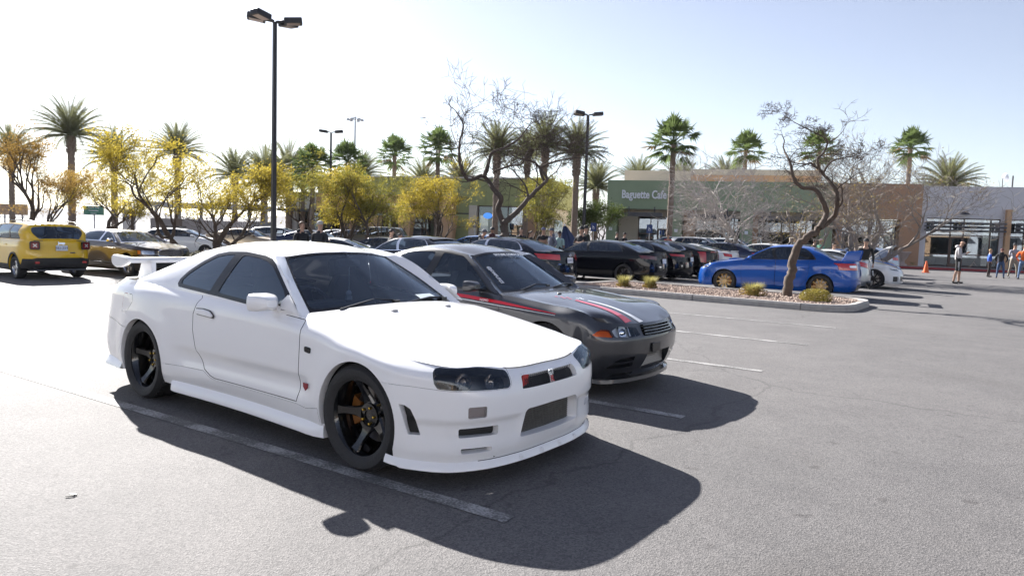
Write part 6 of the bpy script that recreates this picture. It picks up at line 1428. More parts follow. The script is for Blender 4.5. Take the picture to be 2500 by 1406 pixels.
    B = auto_car('coupe', 'dark gunmetal two-door coupe with red and white stripes on bonnet and doors', sp, (-.452, 2.595, 0), rad(1.41), pm,
        (('r32',), dict(R=.318, rr=.222, w=.235, spokes=5, sw=(.10, .075), dish=.05, n=40)), [(None, None, -1.56, -1.46), (-1.66, -1.56, -2.30, -2.02)], feats, res=.85, gl='tint_clear', wsgl='windscreen', rgl='tint_mid', doors=[door], drv=-1, handles=[-1.62], extra=extra, track=.74, archR=.345)
    return B.root
R32 = r32()
# ---------------------------------------------------------------- the other cars
mat('rim_dark', (.02, .02, .022), .3, .7); mat('rim_gold', (.42, .30, .14), .3, .9); mat('rim_silver', (.55, .55, .57), .25, 1.)
PB = paint('paint_black', (.004, .0045, .007), .0, .5); PBB = paint('paint_black_blue', (.005, .007, .014), .0, .5); PW = paint('paint_pearl', (.74, .75, .76), 0, .35); PS = paint('paint_silver', (.42, .44, .47), .8, .35)
PY = paint('paint_yellow', (.80, .50, .02), .0, .35); PBR = paint('paint_bronze', (.075, .058, .046), .7, .35, flake=.25); PBL = paint('paint_rally_blue', (.004, .075, .36), .2, .3); PBG = paint('paint_beige', (.42, .33, .22), .6, .35); PG = paint('paint_grey', (.12, .125, .135), .7, .35)
PSB = paint('paint_ice_blue', (.30, .36, .47), .7, .35); PB2 = paint('paint_navy', (.012, .02, .06), .4, .3); PB3 = paint('paint_azure', (.01, .13, .42), .3, .3)
Wd = dict(n=28)
WH = dict(silver=(('silver',), dict(R=.325, rr=.225, w=.22, spokes=5, sw=(.09, .07), dish=.035, rim=MATS['rim_silver'], n=28)),
    twin=(('twin',), dict(R=.335, rr=.23, w=.22, spokes=5, sw=(.05, .04), dish=.03, twin=.17, rim=MATS['rim_silver'], n=28)),
    black=(('black',), dict(R=.325, rr=.24, w=.235, spokes=7, sw=(.06, .04), dish=.05, rim=MATS['rim_dark'], n=28)),
    gold=(('gold',), dict(R=.318, rr=.225, w=.225, spokes=10, sw=(.04, .034), dish=.03, rim=MATS['rim_gold'], n=40, hubr=.07)))
def quad(y0, y1, z0, z1, dz=0., dy=0.): return [(y0, z0), (y0+dy, z1), (y1, z1+dz), (y1, z0+dz)]
def lens(poly, m='lens_clear', back='lamp_bright', where='f', name='headlight', d=.03): return (name, where, poly, 'lens', dict(m=MATS[m], r=.02, depth=d, m2=MATS[back]))
def tail(poly, m='lamp_red', name='tail_light'): return (name, 'r', poly, 'panel', dict(m=MATS[m], r=.02, gap=.006, off=.002))
def hole(poly, where='f', name='grille', m='black_trim', d=.04, r=.02): return (name, where, poly, 'hole', dict(r=r, depth=d, m2=MATS[m]))
mat('lamp_bright', (.5, .5, .52), .2, .8)
D183 = rad(183.)
SEDAN = dict(wb=2.73, fo=.86, ro=1.02, W=.89, H=1.42, zf=.70, zc=.96, zt=1.04, xc=-.42, xh=-1.15, xr=-2.35, xb=-3.12, yr=.56, R=.325)
def sed(**k): d = dict(SEDAN); d.update(k); return auto_spec(**d)
SED_PANES = [(None, None, -1.42, -1.36), (-1.50, -1.44, -2.52, -2.30), ]
def antenna(x, z):
    def f(B, root):
        b = MB(); b.add([(x+.07, -.012, z), (x+.07, .012, z), (x-.05, .012, z), (x-.05, -.012, z), (x-.05, 0, z+.055)], [[0, 1, 4], [1, 2, 4], [2, 3, 4], [3, 0, 4]]); b.build('roof_antenna', MATS['black_trim'], root, sharp=None)
    return f
def trunk_lip(root, x, z, W, pm, h=.02):
    b = MB(); P = []
    for y in np.linspace(-W, W, 13): q = (y/W)**2; P.append([(x+.09+.10*q, y, z), (x+.02+.10*q, y, z+h*.6), (x-.03+.11*q, y, z+h), (x-.032+.11*q, y, z+h-.012), (x+.03+.1*q, y, z-.01)])
    b.grid(np.array(P), closed_v=True, flip=True); b.build('boot_spoiler', pm, root)
# row of black saloons, tails towards the aisle
def is_x(B, root):
    b = MB(); P = []
    for y in np.linspace(-.50, .50, 11): q = (y/.5)**2; P.append([(-2.28+.03*q, y, 1.385-.03*q), (-2.42+.05*q, y, 1.372-.035*q), (-2.50+.06*q, y, 1.352-.04*q), (-2.50+.06*q, y, 1.342-.04*q), (-2.34, y, 1.355-.04*q)])
    b.grid(np.array(P), closed_v=True, flip=True); b.build('roof_spoiler', MATS['black_trim'], root); plate(root, -3.755, .80, -1); trunk_lip(root, -3.62, 1.03, .6, PBB)
auto_car('saloon', 'black saloon with chrome window line and a spoiler on its roof edge', sed(zt=1.03, xr=-2.30, xb=-3.0), (-11.85, 10.1, 0), D183, PBB, WH['silver'], [(None, None, -1.42, -1.36), (-1.50, -1.44, -2.50, -2.22)], [tail(quad(.50, .82, .80, .92, .03)), hole(quad(-.05, .35, .45, .65))], group=None, trim='chrome', gl='tint_mid', rgl='tint_dark', extra=is_x, handles=[-1.3, -2.3], seats='interior')
def gs_x(B, root):
    antenna(-2.30, 1.43)(B, root); plate(root, -3.905, .83, -1, txt='LOWCY'); trunk_lip(root, -3.80, 1.055, .62, PBB, .03)
    b = MB(); b.lathe([(.038, 0), (.045, .006), (.052, 0)], 18, 'z'); o = b.build('boot_emblem', MATS['chrome'], root); o.rotation_euler = (0, -math.pi/2, 0); o.location = (-3.905, 0, .965)
    b = MB(); b.box((0, 0, 0), (.006, .03, .05)); o = b.build('boot_emblem', MATS['chrome'], root); o.location = (-3.912, 0, .965)
    t = link('boot_lettering', text_mesh('GS350', .05, .001, MATS['chrome']), root); place(t, (-3.905, .58, .725), (0, -1, 0), (0, 0, 1))
auto_car('saloon', 'black saloon with bright red tail lights and licence plate beside the planted island', sed(wb=2.85, ro=1.06, zt=1.06, xr=-2.45, xb=-3.25, H=1.43, zb=.98, tail=.10), (-11.25, 12.95, 0), D183, PBB, WH['silver'], [(None, None, -1.50, -1.44), (-1.58, -1.52, -2.75, -2.45)], [tail(quad(.42, .85, .83, .99, .02)), ('boot_panel', 'r', quad(-.05, .36, .74, .93), 'panel', dict(m=PBB, r=.02, gap=.005))], trim='chrome', gl='tint_dark', extra=gs_x, handles=[-1.35, -2.4])
def a4_x(B, root):
    antenna(-2.25, 1.40)(B, root); plate(root, -3.835, .76, -1); trunk_lip(root, -3.74, 1.025, .62, PB, .04)
    t = link('window_sticker', text_mesh('AGUN', .075, .0008, MATS['plate_white'], shear=.2, offset=.003), root); place(t, (-2.93, .795, 1.03), (-1, 0, 0), (0, -.2, 1))
auto_car('saloon', 'glossy black saloon with black wheels and a white sticker on its rear pillar', sed(wb=2.80, ro=1.03, zt=1.03, xr=-2.40, xb=-3.25, H=1.40, W=.91), (-10.35, 17.3, 0), rad(184), PB, WH['black'], [(None, None, -1.45, -1.38), (-1.53, -1.46, -2.68, -2.40)], [tail(quad(.45, .86, .80, .92, .03), 'tail_smoked'), hole(quad(-.05, .62, .30, .42), 'r', 'rear_valance')], gl='tint_dark', extra=a4_x, handles=[-1.35, -2.3]) if mat('tail_smoked', (.10, .008, .012), .1, coat=1.) else None
def a3_x(B, root):
    plate(root, -3.655, .78, -1); trunk_lip(root, -3.56, 1.035, .6, PB, .04)
    b = MB(); P = []
    for y in np.linspace(-.48, .48, 9): q = (y/.48)**2; P.append([(-2.02, y, 1.405-.03*q), (-2.25+.05*q, y, 1.385-.035*q), (-2.25+.05*q, y, 1.375-.04*q), (-2.05, y, 1.38-.04*q)])
    b.grid(np.array(P), closed_v=True, flip=True); b.build('roof_spoiler', MATS['black_trim'], root)
auto_car('saloon', 'black compact saloon with slim red tail lights between two larger black cars', sed(wb=2.64, ro=.98, zt=1.04, xr=-2.20, xb=-3.05, H=1.42), (-10.35, 20.0, 0), rad(184), PB, WH['black'], [(None, None, -1.38, -1.32), (-1.46, -1.40, -2.50, -2.22)], [tail(quad(.44, .84, .86, .95, .02))], gl='tint_dark', extra=a3_x, handles=[-1.3, -2.2])
def cts_x(B, root): plate(root, -3.76, .80, -1)
auto_car('coupe', 'black angular coupe with tall upright red tail lights', sed(wb=2.88, ro=.92, zt=1.08, xr=-2.15, xb=-3.35, H=1.42, W=.93, zb=1.0), (-10.6, 22.7, 0), rad(184), PB, WH['black'], [(None, None, -2.05, -1.85), (-2.15, -1.98, -2.75, -2.30)], [tail(quad(.76, .88, .62, 1.03, .0, -.03)), tail(quad(-.05, .5, 1.005, 1.04, 0), name='high_brake_light')], gl='tint_dark', trim='chrome', extra=cts_x, handles=[-1.9])
auto_car('coupe', 'white two-seat coupe with a small tail spoiler beside the angular black coupe', sed(wb=2.65, ro=.84, fo=.82, zt=.99, xr=-1.75, xb=-3.05, H=1.32, W=.91, R=.33, zb=.95), (-10.6, 26.0, 0), rad(184), PW, WH['silver'], [(None, None, -2.0, -1.55)], [tail(quad(.55, .86, .78, .92, .04))], gl='tint_dark', extra=lambda B, r: trunk_lip(r, -3.42, .97, .62, PW, .10), handles=[-1.7])
auto_car('saloon', 'dark saloon parked behind the white two-seat coupe', sed(zt=1.05), (-10.6, 29.2, 0), rad(184), PB2, WH['silver'], SED_PANES, [tail(quad(.5, .84, .82, .95, .02))], res=.4)
auto_car('hatchback', 'small white hatchback behind the dark saloon', sed(wb=2.5, ro=.62, xr=-2.55, xb=-2.95, zt=1.0, H=1.43, zf=.72), (-9.6, 32.2, 0), rad(184), PW, WH['silver'], [(None, None, -1.35, -1.3), (-1.43, -1.38, -2.4, -2.25)], [tail(quad(.6, .82, .82, .96, .0))], res=.4)
# front row beyond the planted island
def sti_x(B, root):
    b = MB(); P = []
    for x, w, h in ((-.02, .20, .0), (.02, .22, .075), (-.12, .235, .085), (-.33, .20, .05), (-.42, .16, .0)):
        zc = float(np.interp(x, [-.5, .1], [.955, .885])); P.append([(x, -w, zc-.02), (x, -w*.9, zc+h*.8), (x, 0, zc+h), (x, w*.9, zc+h*.8), (x, w, zc-.02)])
    b.grid(np.array(P), flip=True); b.build('bonnet_scoop', PBL, root)
    w = MB(); P = []
    for y in np.linspace(-.60, .60, 9): P.append([(-3.22, y, 1.275), (-3.24, y, 1.29), (-3.36, y, 1.30), (-3.46, y, 1.315), (-3.46, y, 1.305), (-3.34, y, 1.28)])
    w.grid(np.array(P), closed_v=True, flip=True); wo = w.build('rear_wing', PBL, root)
    for sg in (1, -1):
        b = MB(); V, F = slab([(-3.02, 1.03), (-3.16, 1.29), (-3.48, 1.325), (-3.50, 1.28), (-3.44, 1.02)], .05, .01); b.half(np.c_[V[:, 0], .575+V[:, 2], V[:, 1]], F, sg, flip=True); b.build('wing_end', PBL, wo)
    plate(root, -3.505, .72, -1)
auto_car('rally_saloon', 'bright blue rally saloon with gold ten-spoke wheels and a tall boot wing', auto_spec(wb=2.54, fo=.90, ro=.97, W=.87, H=1.43, zf=.70, zc=.955, zt=1.03, xc=-.48, xh=-1.18, xr=-2.20, xb=-2.86, yr=.54, R=.318, zb=.985, gc=.17, nose=.13), (-4.15, 17.05, 0), rad(188.5), PBL, WH['gold'], [(None, None, -1.33, -1.27), (-1.41, -1.35, -2.36, -2.10)],
    [lens(quad(.42, .80, .66, .75, .03), 'lens_clear', 'amber_back'), hole(quad(-.05, .34, .60, .68)), hole(quad(-.05, .5, .30, .46)), tail(quad(.50, .84, .78, .97, .0)), ('tail_lamp_white', 'r', quad(.56, .76, .855, .915), 'panel', dict(m=MATS['lamp_white'], r=.02, gap=.003, off=.004)), ('rear_valance', 'r', quad(-.05, .55, .24, .40), 'panel', dict(m=MATS['black_trim'], r=.03, gap=.004))],
    gl='tint_dark', extra=sti_x, handles=[-1.22, -2.12], res=.7, mir_m=PBL, cal=caliper_mesh('sti', .225, MATS['caliper_gold']), doors=[[(-.46, 9), (-.45, .60), (-.50, .26), (-1.37, .26), (-1.37, 9)], [(-1.37, 9), (-1.37, .26), (-2.0, .26), (-2.20, .50), (-2.24, .75), (-2.22, 9)]])
def z_x(B, root):
    plate(root, -3.555, .62, -1); trunk_lip(root, -3.42, .985, .62, PS, .03)
    b = MB(); rbox(b, (-3.48, 0, .30), (.12, 1.1, .12), .04, axis='x'); b.build('rear_diffuser', MATS['black_trim'], root)
auto_car('coupe', 'silver coupe with sharp red tail lights behind the blue rally saloon', sed(wb=2.65, ro=.86, fo=.82, zt=1.0, xr=-1.80, xb=-3.05, H=1.32, W=.91, R=.33), (-4.45, 20.2, 0), rad(187), PS, WH['silver'], [(None, None, -2.0, -1.6)], [tail(quad(.45, .87, .74, .90, .10))], gl='tint_dark', extra=z_x, handles=[-1.7])
def brz_x(B, root):
    # raised bonnet and dark engine bay
    b = MB(); P = [[tuple(B.hood(np.array([u]), np.array([v]))[0]) for v in np.linspace(0.05, .92, 8)] for u in np.linspace(0, .86, 7)]; P = np.array(P); m = MB(); m.grid(P); b.both(P.reshape(-1, 3), m.f); b.both(P.reshape(-1, 3) - [0, 0, .02], m.f)
    o = b.build('raised_bonnet', PW, root, weld=.0005); h = Vector((-.34, 0, .93)); ang = rad(-47); R = Matrix.Rotation(ang, 4, 'Y'); o.matrix_local = Matrix.Translation(h) @ R @ Matrix.Translation(-h)
    e = MB(); e.bbox(-.28, .62, -.60, .60, .60, .66); e.build('engine_bay', MATS['liner'], root)
    e = MB(); rbox(e, (.15, 0, .70), (.5, .5, .16), .05); e.build('engine', MATS['rim_dark'], root)
    b = MB(); b.tube([(.2, .55, .74), (-.02, .50, 1.20)], .008, 5); b.build('bonnet_prop', MATS['black_trim'], root)
auto_car('coupe', 'white sports coupe with its bonnet propped open', auto_spec(wb=2.57, fo=.86, ro=.85, W=.885, H=1.30, zf=.66, zc=.92, zt=.98, xc=-.45, xh=-1.18, xr=-2.0, xb=-2.75, R=.32, nose=.16), (-1.40, 24.1, 0), rad(4), PW, WH['black'], [(None, None, -1.6, -1.5), (-1.7, -1.6, -2.2, -1.95)], [lens(quad(.45, .78, .62, .72, .05)), hole(quad(-.05, .45, .28, .44)), hole(quad(.56, .74, .26, .44), name='fog_recess'), tail(quad(.5, .8, .78, .9))], gl='tint_dark', extra=brz_x, handles=[-1.5])
auto_car('coupe', 'bright blue sports coupe nosing out past the white coupe with open bonnet', auto_spec(wb=2.57, fo=.86, ro=.85, W=.885, H=1.30, zf=.66, zc=.92, zt=.98, xc=-.45, xh=-1.18, xr=-2.0, xb=-2.75, R=.32, nose=.16), (-2.1, 28.6, 0), rad(8), PB3, WH['black'], [(None, None, -1.6, -1.5), (-1.7, -1.6, -2.2, -1.95)], [lens(quad(.45, .78, .62, .72, .05)), hole(quad(-.05, .45, .28, .44))], gl='tint_dark', handles=[-1.5], res=.4)
auto_car('hatchback', 'ice blue hatchback with its tail towards the shops behind the blue sports coupe', sed(wb=2.65, ro=.72, fo=.85, xr=-2.55, xb=-3.1, zt=1.08, H=1.42, zf=.76, zc=1.0), (-5.4, 33.5, 0), rad(190), PSB, WH['silver'], [(None, None, -1.45, -1.4), (-1.53, -1.48, -2.5, -2.3)], [tail(quad(.55, .86, .80, .95, .03))], handles=[-1.35], res=.4)
# parked left of the front coupe
def jeep_x(B, root):
    plate(root, -3.475, .915, -1, txt='982-ZE9', tilt=.05)
    t = link('boot_lettering', text_mesh('Jeep', .11, .004, MATS['chrome'], offset=.004), root); place(t, (-3.462, .0, 1.055), (0, -1, 0), (.1, 0, 1))
    for sg in (1, -1):
        b = MB(); b.tube([(-1.35, sg*.55, 1.60), (-1.5, sg*.555, 1.665), (-2.3, sg*.55, 1.685), (-3.0, sg*.54, 1.655), (-3.12, sg*.54, 1.60)], .018, 6); b.build('roof_rail', MATS['black_trim'], root)
        for d, mm in ((0, mat('tail_frame', (.015, .015, .016), .3)),):
            b = MB(); rbox(b, (0, 0, 0), (.06, .25, .235), .05, axis='x'); o = b.build('tail_light', mm, root); o.location = (-3.405, sg*.665, .985); o.rotation_euler = (0, 0, -sg*.20)
            b = MB(); rbox(b, (-.03, 0, 0), (.02, .20, .185), .045, axis='x'); l2 = b.build('red_lens', mat('tail_deep', (.20, .008, .012), .1, coat=1.), o)
            b = MB(); b.box((-.044, 0, 0), (.006, .13, .022), rx=.78); b.box((-.0445, 0, 0), (.006, .13, .022), rx=-.78); b.build('cross_lens', MATS['lamp_white'], l2)
        b = MB(); rbox(b, (-3.44, sg*.62, .50), (.02, .11, .06), .012, axis='x'); b.build('rear_reflector', MATS['lamp_red'], root)
    antenna(-2.9, 1.65)(B, root)
    b = MB(); rbox(b, (-3.44, -.30, .78), (.01, .14, .03), .008, axis='x'); b.build('boot_badge', MATS['chrome'], root)
blk = mat('cladding', (.02, .02, .022), .6)
def clad(ax, R): return ('arch_cladding', 's', [(ax + R*math.cos(a), .335 + R*math.sin(a)) for a in np.linspace(-.2, math.pi+.2, 26)], 'panel', dict(m=blk, r=0, gap=0., off=.012))
jsp = auto_spec(wb=2.57, fo=.80, ro=.88, W=.905, H=1.65, zf=1.0, zc=1.13, zt=1.14, xc=-.35, xh=-.95, xr=-3.02, xb=-3.33, yr=.66, R=.345, gc=.24, gcr=.33, nose=.10, tail=.07, rin=.05, zb=1.13)
auto_car('compact_suv', 'bright yellow boxy compact SUV with black bumper, tail towards the coupes', jsp, (-22.86, 4.70, 0), rad(181.4), PY, WH['silver'], [(None, None, -1.15, -1.12), (-1.23, -1.20, -2.12, -2.10), (-2.24, -2.22, -2.82, -2.72)],
    [clad(0., .44), clad(-2.57, .44), ('sill_cladding', 's', [(-.42, 0), (-.42, .42), (-2.15, .42), (-2.15, 0)], 'panel', dict(m=blk, r=0, gap=0, off=.01)), ('rear_bumper', 'r', [(-.05, .20), (-.05, .63), (.60, .63), (.70, .60), (.86, .60), (.875, .40), (.84, .26)], 'panel', dict(m=blk, r=0, gap=.004, off=.02)), lens(quad(.5, .75, .82, .95))], gl='tint_dark', extra=jeep_x, handles=[-1.05, -1.95], res=.6, archR=.385, rear_v=(.16, .96), mir_m=MATS['black_trim'])
def c300_x(B, root):
    ch = MATS['chrome']
    b = MB(); P = []
    for q in np.linspace(0, 2*math.pi, 40, endpoint=False):
        c, s = math.cos(q), math.sin(q); y = .44*abs(c)**.35*math.copysign(1, c)*(1 - .06*s); z = .775 + .125*abs(s)**.5*math.copysign(1, s); P.append([(.895-.05*(y/.44)**2 + dx, y*k, .775 + (z-.775)*k2) for dx, k, k2 in ((0, 1, 1), (.03, .985, .95), (.03, .93, .82), (0, .92, .80))])
    b.grid(np.array(P), closed_u=True, closed_v=True); b.build('grille_surround', ch, root)
    for k in range(5): b = MB(); b.box((.88, 0, .70 + k*.037), (.02, .78, .010)); b.build('grille_bar', ch, root)
    b = MB(); rbox(b, (.905, 0, .905), (.02, .22, .03), .012, axis='x'); b.build('winged_emblem', ch, root)
    for sg in (1, -1): b = MB(); b.box((-1.7, sg*.955, .42), (2.0, .012, .03)); b.build('door_moulding', ch, root)
auto_car('saloon', 'bronze brown full-size saloon with chrome grille, nose towards the coupes', auto_spec(wb=3.05, fo=.90, ro=1.08, W=.95, H=1.48, zf=.90, zc=1.06, zt=1.10, xc=-.52, xh=-1.25, xr=-2.60, xb=-3.40, yr=.60, R=.365, nose=.07, tail=.06, zb=1.07, gc=.19), (-20.13, 7.79, 0), rad(8), PBR, WH['twin'], [(None, None, -1.55, -1.50), (-1.64, -1.59, -2.62, -2.45), (-2.70, -2.55, -2.98, -2.70)],
    [lens(quad(.52, .86, .72, .85, .01), 'lens_clear', 'lamp_bright'), ('side_marker', 'f', quad(.865, .905, .73, .85, 0), 'panel', dict(m=MATS['lamp_amber'], r=.01, gap=.003)), hole(quad(-.05, .42, .665, .885)), hole(quad(-.05, .62, .30, .46)), tail(quad(.6, .88, .75, 1.0))], gl='tint_mid', trim='chrome', extra=c300_x, handles=[-1.4, -2.5], res=.6, mir_m=MATS['chrome'], seats='interior_light')
def far(name, label, px, depth, head, pm, spec=None, panes=None, feats=(), z=0., wheels='silver', gl='tint_clear', extra=None, group=None, dx=1.3, cabin_on=False):
    """centre of the car at the given column and distance"""
    sp = spec or sed(); a = rad(head); c = spot(px, depth); L = sp['wb']/2
    return auto_car(name, label, sp, (c[0]+L*math.cos(a), c[1]+L*math.sin(a), 0), a, pm, WH[wheels], panes or SED_PANES, list(feats) or [lens(quad(.5, .8, .62, .72)), tail(quad(.5, .82, .80, .93))], group=group, res=.36, gl=gl, extra=extra, dz=z, cabin_on=cabin_on, handles=False)
def rack(B, root):
    for x in (-1.5, -2.2): b = MB(); b.tube([(x, -.62, 1.52), (x, .62, 1.52)], .02, 6); b.build('roof_rack_bar', MATS['black_trim'], root)
    for y in (-.45, .45): b = MB(); rbox(b, (-1.85, y, 1.55), (.9, .08, .05), .02); b.build('bike_tray', MATS['black_trim'], root)
HATCH = dict(wb=2.63, fo=.85, ro=.78, xr=-2.75, xb=-3.15, zt=1.05, H=1.48, zf=.78, zc=1.03, W=.89)
SUV = dict(wb=2.7, fo=.88, ro=.9, xr=-3.1, xb=-3.4, zt=1.12, H=1.66, zf=.95, zc=1.13, W=.92, yr=.62, R=.35, gc=.23)
HP = [(None, None, -1.45, -1.4), (-1.53, -1.48, -2.45, -2.35), (-2.55, -2.45, -2.95, -2.75)]
COUPE = dict(wb=2.72, fo=.9, ro=1.1, xr=-2.1, xb=-2.95, zt=1.02, H=1.38, zf=.78, zc=.99, W=.93)
CP = [(None, None, -1.9, -1.8), (-2.0, -1.9, -2.45, -2.15)]
far('hatchback', 'white hatchback carrying roof racks in front of the grey enclosure wall', 452, 37., 42, PW, sed(**HATCH), HP, extra=rack)
far('saloon', 'beige saloon parked by a bare leaning trunk', 605, 40., 30, PBG)
far('compact_suv', 'white car between the beige saloon and the pale shop corner', 688, 42., 40, PW, sed(**HATCH), HP)
far('coupe', 'white muscle coupe behind the tall lamp post', 672, 26., 42, PW, auto_spec(**COUPE), CP, z=-.22, wheels='black')
far('saloon', 'dark blue saloon behind the two standing men', 775, 38., 30, PB2)
far('coupe', 'white coupe facing the shops behind the grey-haired man', 835, 24.5, 36, PW, auto_spec(**{**COUPE, 'H': 1.36}), CP)
def open_hood(B, root): b = MB(); rbox(b, (-.15, 0, 1.33), (.06, 1.3, .85), .06, axis='x', ry=.5); b.build('raised_bonnet', PB, root)
far('saloon', 'white saloon with raised black bonnet among the yellow-leaved trees', 838, 46., 20, PW, extra=open_hood)
far('saloon', 'dark saloon half hidden behind yellow-leaved trunks', 873, 44., 25, PB2)
far('compact_suv', 'grey crossover with roof box and red tail lamps outside the cocktail bar', 905, 42., 215, PG, sed(**SUV), HP)
far('saloon', 'silver saloon parked below the tapered bar pillars', 960, 43., 30, PS)
far('saloon', 'navy saloon behind the black saloon with roof spoiler', 915, 31., 215, PB2)
far('hatchback', 'azure blue hatchback behind the two men in hooded tops', 1150, 32., 205, PB3, sed(**HATCH), HP)
far('saloon', 'silver saloon behind the big bare forked tree', 1220, 40., 20, PS)
far('compact_suv', 'silver crossover behind the person in the red top', 1622, 43., 200, PS, sed(**SUV), HP, gl='tint_dark')
far('compact_suv', 'white older SUV facing the lot near the shop columns', 1715, 41., 5, PW, sed(**SUV), HP)
far('compact_suv', 'white estate car in front of the middle shop windows', 1792, 42., 8, PW, sed(**SUV), HP, gl='tint_dark')
far('saloon', 'black saloon in front of the shop door behind the blue rally car', 1893, 44., 10, PB)
far('saloon', 'dark grey saloon beside the shopper in mint green', 1978, 45., 12, PG)
# ---------------------------------------------------------------- people
SKIN = mat('skin', (.45, .27, .19), .55); SKIN2 = mat('skin_brown', (.26, .15, .10), .55)
def person(label, loc, face, top, bottom, hair, pose='down', h=1.75, skin=None, shorts=False, hat=None, hood=None, beard=False, head_down=0., stride=.10, group=None, female=False, shoes=(.02, .02, .022), sleeve=True, bald=False, phone=False, stripe=None):
    """one continuous skinned body; facing +x turned by face"""
    skin = skin or SKIN; s = h/1.75; root = empty('person', loc, face, label, 'person', group)
    V = {}; E = []; R = {}; part_of = {}
    def j(n, p, r, a=None, cloth=None):
        V[n] = p; R[n] = r
        if a: E.append((a, n)); part_of[(a, n)] = cloth
    sw = .175 if female else .195; hd = head_down
    j('pelvis', (0, 0, .95), (.150, .115)); j('waist', (.0, 0, 1.08), (.145, .105), 'pelvis', 'top'); j('chest', (.01, 0, 1.30), (.165, .12), 'waist', 'top'); j('neck0', (-.005, 0, 1.44), (.085, .075), 'chest', 'top')
    j('neck', (.01+hd*.04, 0, 1.51), (.055, .055), 'neck0', 'skin'); j('jaw', (.035+hd*.08, 0, 1.57-hd*.02), (.062, .07), 'neck', 'skin'); j('head', (.02+hd*.09, 0, 1.65-hd*.02), (.078, .095), 'jaw', 'skin'); j('crown', (.01+hd*.10, 0, 1.715-hd*.03), (.06, .075), 'head', 'skin')
    for sg, n in ((1, 'l'), (-1, 'r')):
        j('sh'+n, (0, sg*sw, 1.405), (.068, .062), 'chest', 'top')
        if pose == 'phone' or (pose == 'mixed' and sg > 0): el, wr, ha = (.02, sg*(sw+.06), 1.13), (.24, sg*(sw-.06), 1.20), (.31, sg*(sw-.09), 1.24)
        elif pose == 'crossed': el, wr, ha = (.05, sg*(sw+.07), 1.14), (.19, sg*.02, 1.19), (.16, -sg*.10, 1.23)
        elif pose == 'pockets': el, wr, ha = (-.08, sg*(sw+.11), 1.14), (.05, sg*(sw+.03), .97), (.09, sg*(sw), .90)
        else: el, wr, ha = (-.02, sg*(sw+.06), 1.13), (.04, sg*(sw+.07), .89), (.06, sg*(sw+.06), .81)
        j('el'+n, el, (.047, .047), 'sh'+n, 'top'); j('wr'+n, wr, (.031, .030), 'el'+n, 'top' if sleeve else 'skin'); j('ha'+n, ha, (.035, .022), 'wr'+n, 'skin')
        st = stride*sg*.6
        j('hip'+n, (0, sg*.095, .88), (.095, .098), 'pelvis', 'bottom'); j('kn'+n, (.03+st*.6, sg*(.105+abs(stride)*.4), .50), (.062, .062), 'hip'+n, 'bottom'); j('ca'+n, (.0+st*.8, sg*(.11+abs(stride)*.5), .34), (.055, .055), 'kn'+n, 'skin' if shorts else 'bottom'); j('an'+n, (-.01+st, sg*(.115+abs(stride)*.6), .09), (.040, .040), 'ca'+n, 'skin' if shorts else 'bottom'); j('he'+n, (-.045+st, sg*(.115+abs(stride)*.6), .045), (.040, .036), 'an'+n, 'shoe'); j('to'+n, (.15+st, sg*(.13+abs(stride)*.7), .032), (.040, .028), 'he'+n, 'shoe')
    names = list(V); me = bpy.data.meshes.new('person_body'); me.from_pydata([Vector(V[n])*s for n in names], [(names.index(a), names.index(b)) for a, b in E], [])
    o = bpy.data.objects.new('body', me); COL.objects.link(o); md = o.modifiers.new('skin', 'SKIN'); md.use_smooth_shade = True
    if not me.skin_vertices: bpy.context.view_layer.objects.active = o
    lay = me.skin_vertices[0].data if me.skin_vertices else None
    if lay is None:
        bm = bmesh.new(); bm.from_mesh(me); bm.verts.layers.skin.verify(); bm.to_mesh(me); bm.free(); lay = me.skin_vertices[0].data
    for i, n in enumerate(names): lay[i].radius = (R[n][0]*s, R[n][1]*s); lay[i].use_root = (n == 'pelvis')
    sb = o.modifiers.new('sub', 'SUBSURF'); sb.levels = 1; sb.render_levels = 1
    dg = bpy.context.evaluated_depsgraph_get(); m2 = bpy.data.meshes.new_from_object(o.evaluated_get(dg)); bpy.data.objects.remove(o)
    tm = mat('cloth_%s' % str(top), top, .85, var=.15, scale=20, bump=.2); bm_ = mat('cloth_%s' % str(bottom), bottom, .85, var=.15, scale=20, bump=.2); sm = mat('shoe_%s' % str(shoes), shoes, .6)
    m2.materials.clear(); slots = dict(top=0, bottom=1, skin=2, shoe=3)
    for q in (tm, bm_, skin, sm): m2.materials.append(q)
    SG = [(np.array(V[a])*s, np.array(V[b])*s, slots[c]) for (a, b), c in part_of.items()]
    C = np.array([p.center[:] for p in m2.polygons]); best = np.full(len(C), 1e9); idx = np.zeros(len(C), int)
    for a, b_, k in SG:
        d = b_-a; t = np.clip(((C-a) @ d)/(d @ d), 0, 1); D = np.linalg.norm(C - (a + t[:, None]*d), axis=1); w = D < best; best[w] = D[w]; idx[w] = k
    m2.polygons.foreach_set('material_index', idx.astype(np.int32)); m2.shade_smooth(); m2.update(); body = link('body', m2, root)
    # fingers, nose and ears
    f = MB()
    for sg, n in ((1, 'l'), (-1, 'r')):
        w_, h_ = Vector(V['wr'+n])*s, Vector(V['ha'+n])*s; d = (h_-w_).normalized(); sd = d.cross(Vector((1, 0, .2))).normalized()
        for k, L in enumerate((.065, .075, .07, .055)): p = h_ + sd*(k-1.5)*.017*s; f.tube([p, p + d*L*.55*s, p + (d*L*.8 + Vector((.02, -sg*.012, -.006)))*s], [.009*s, .0085*s, .007*s], 5)
        p = w_ + (h_-w_)*.6; f.tube([p, p + (d*.035 + Vector((.035, -sg*.01, 0)))*s, p + (d*.06 + Vector((.045, -sg*.01, 0)))*s], [.011*s, .009*s, .007*s], 5)
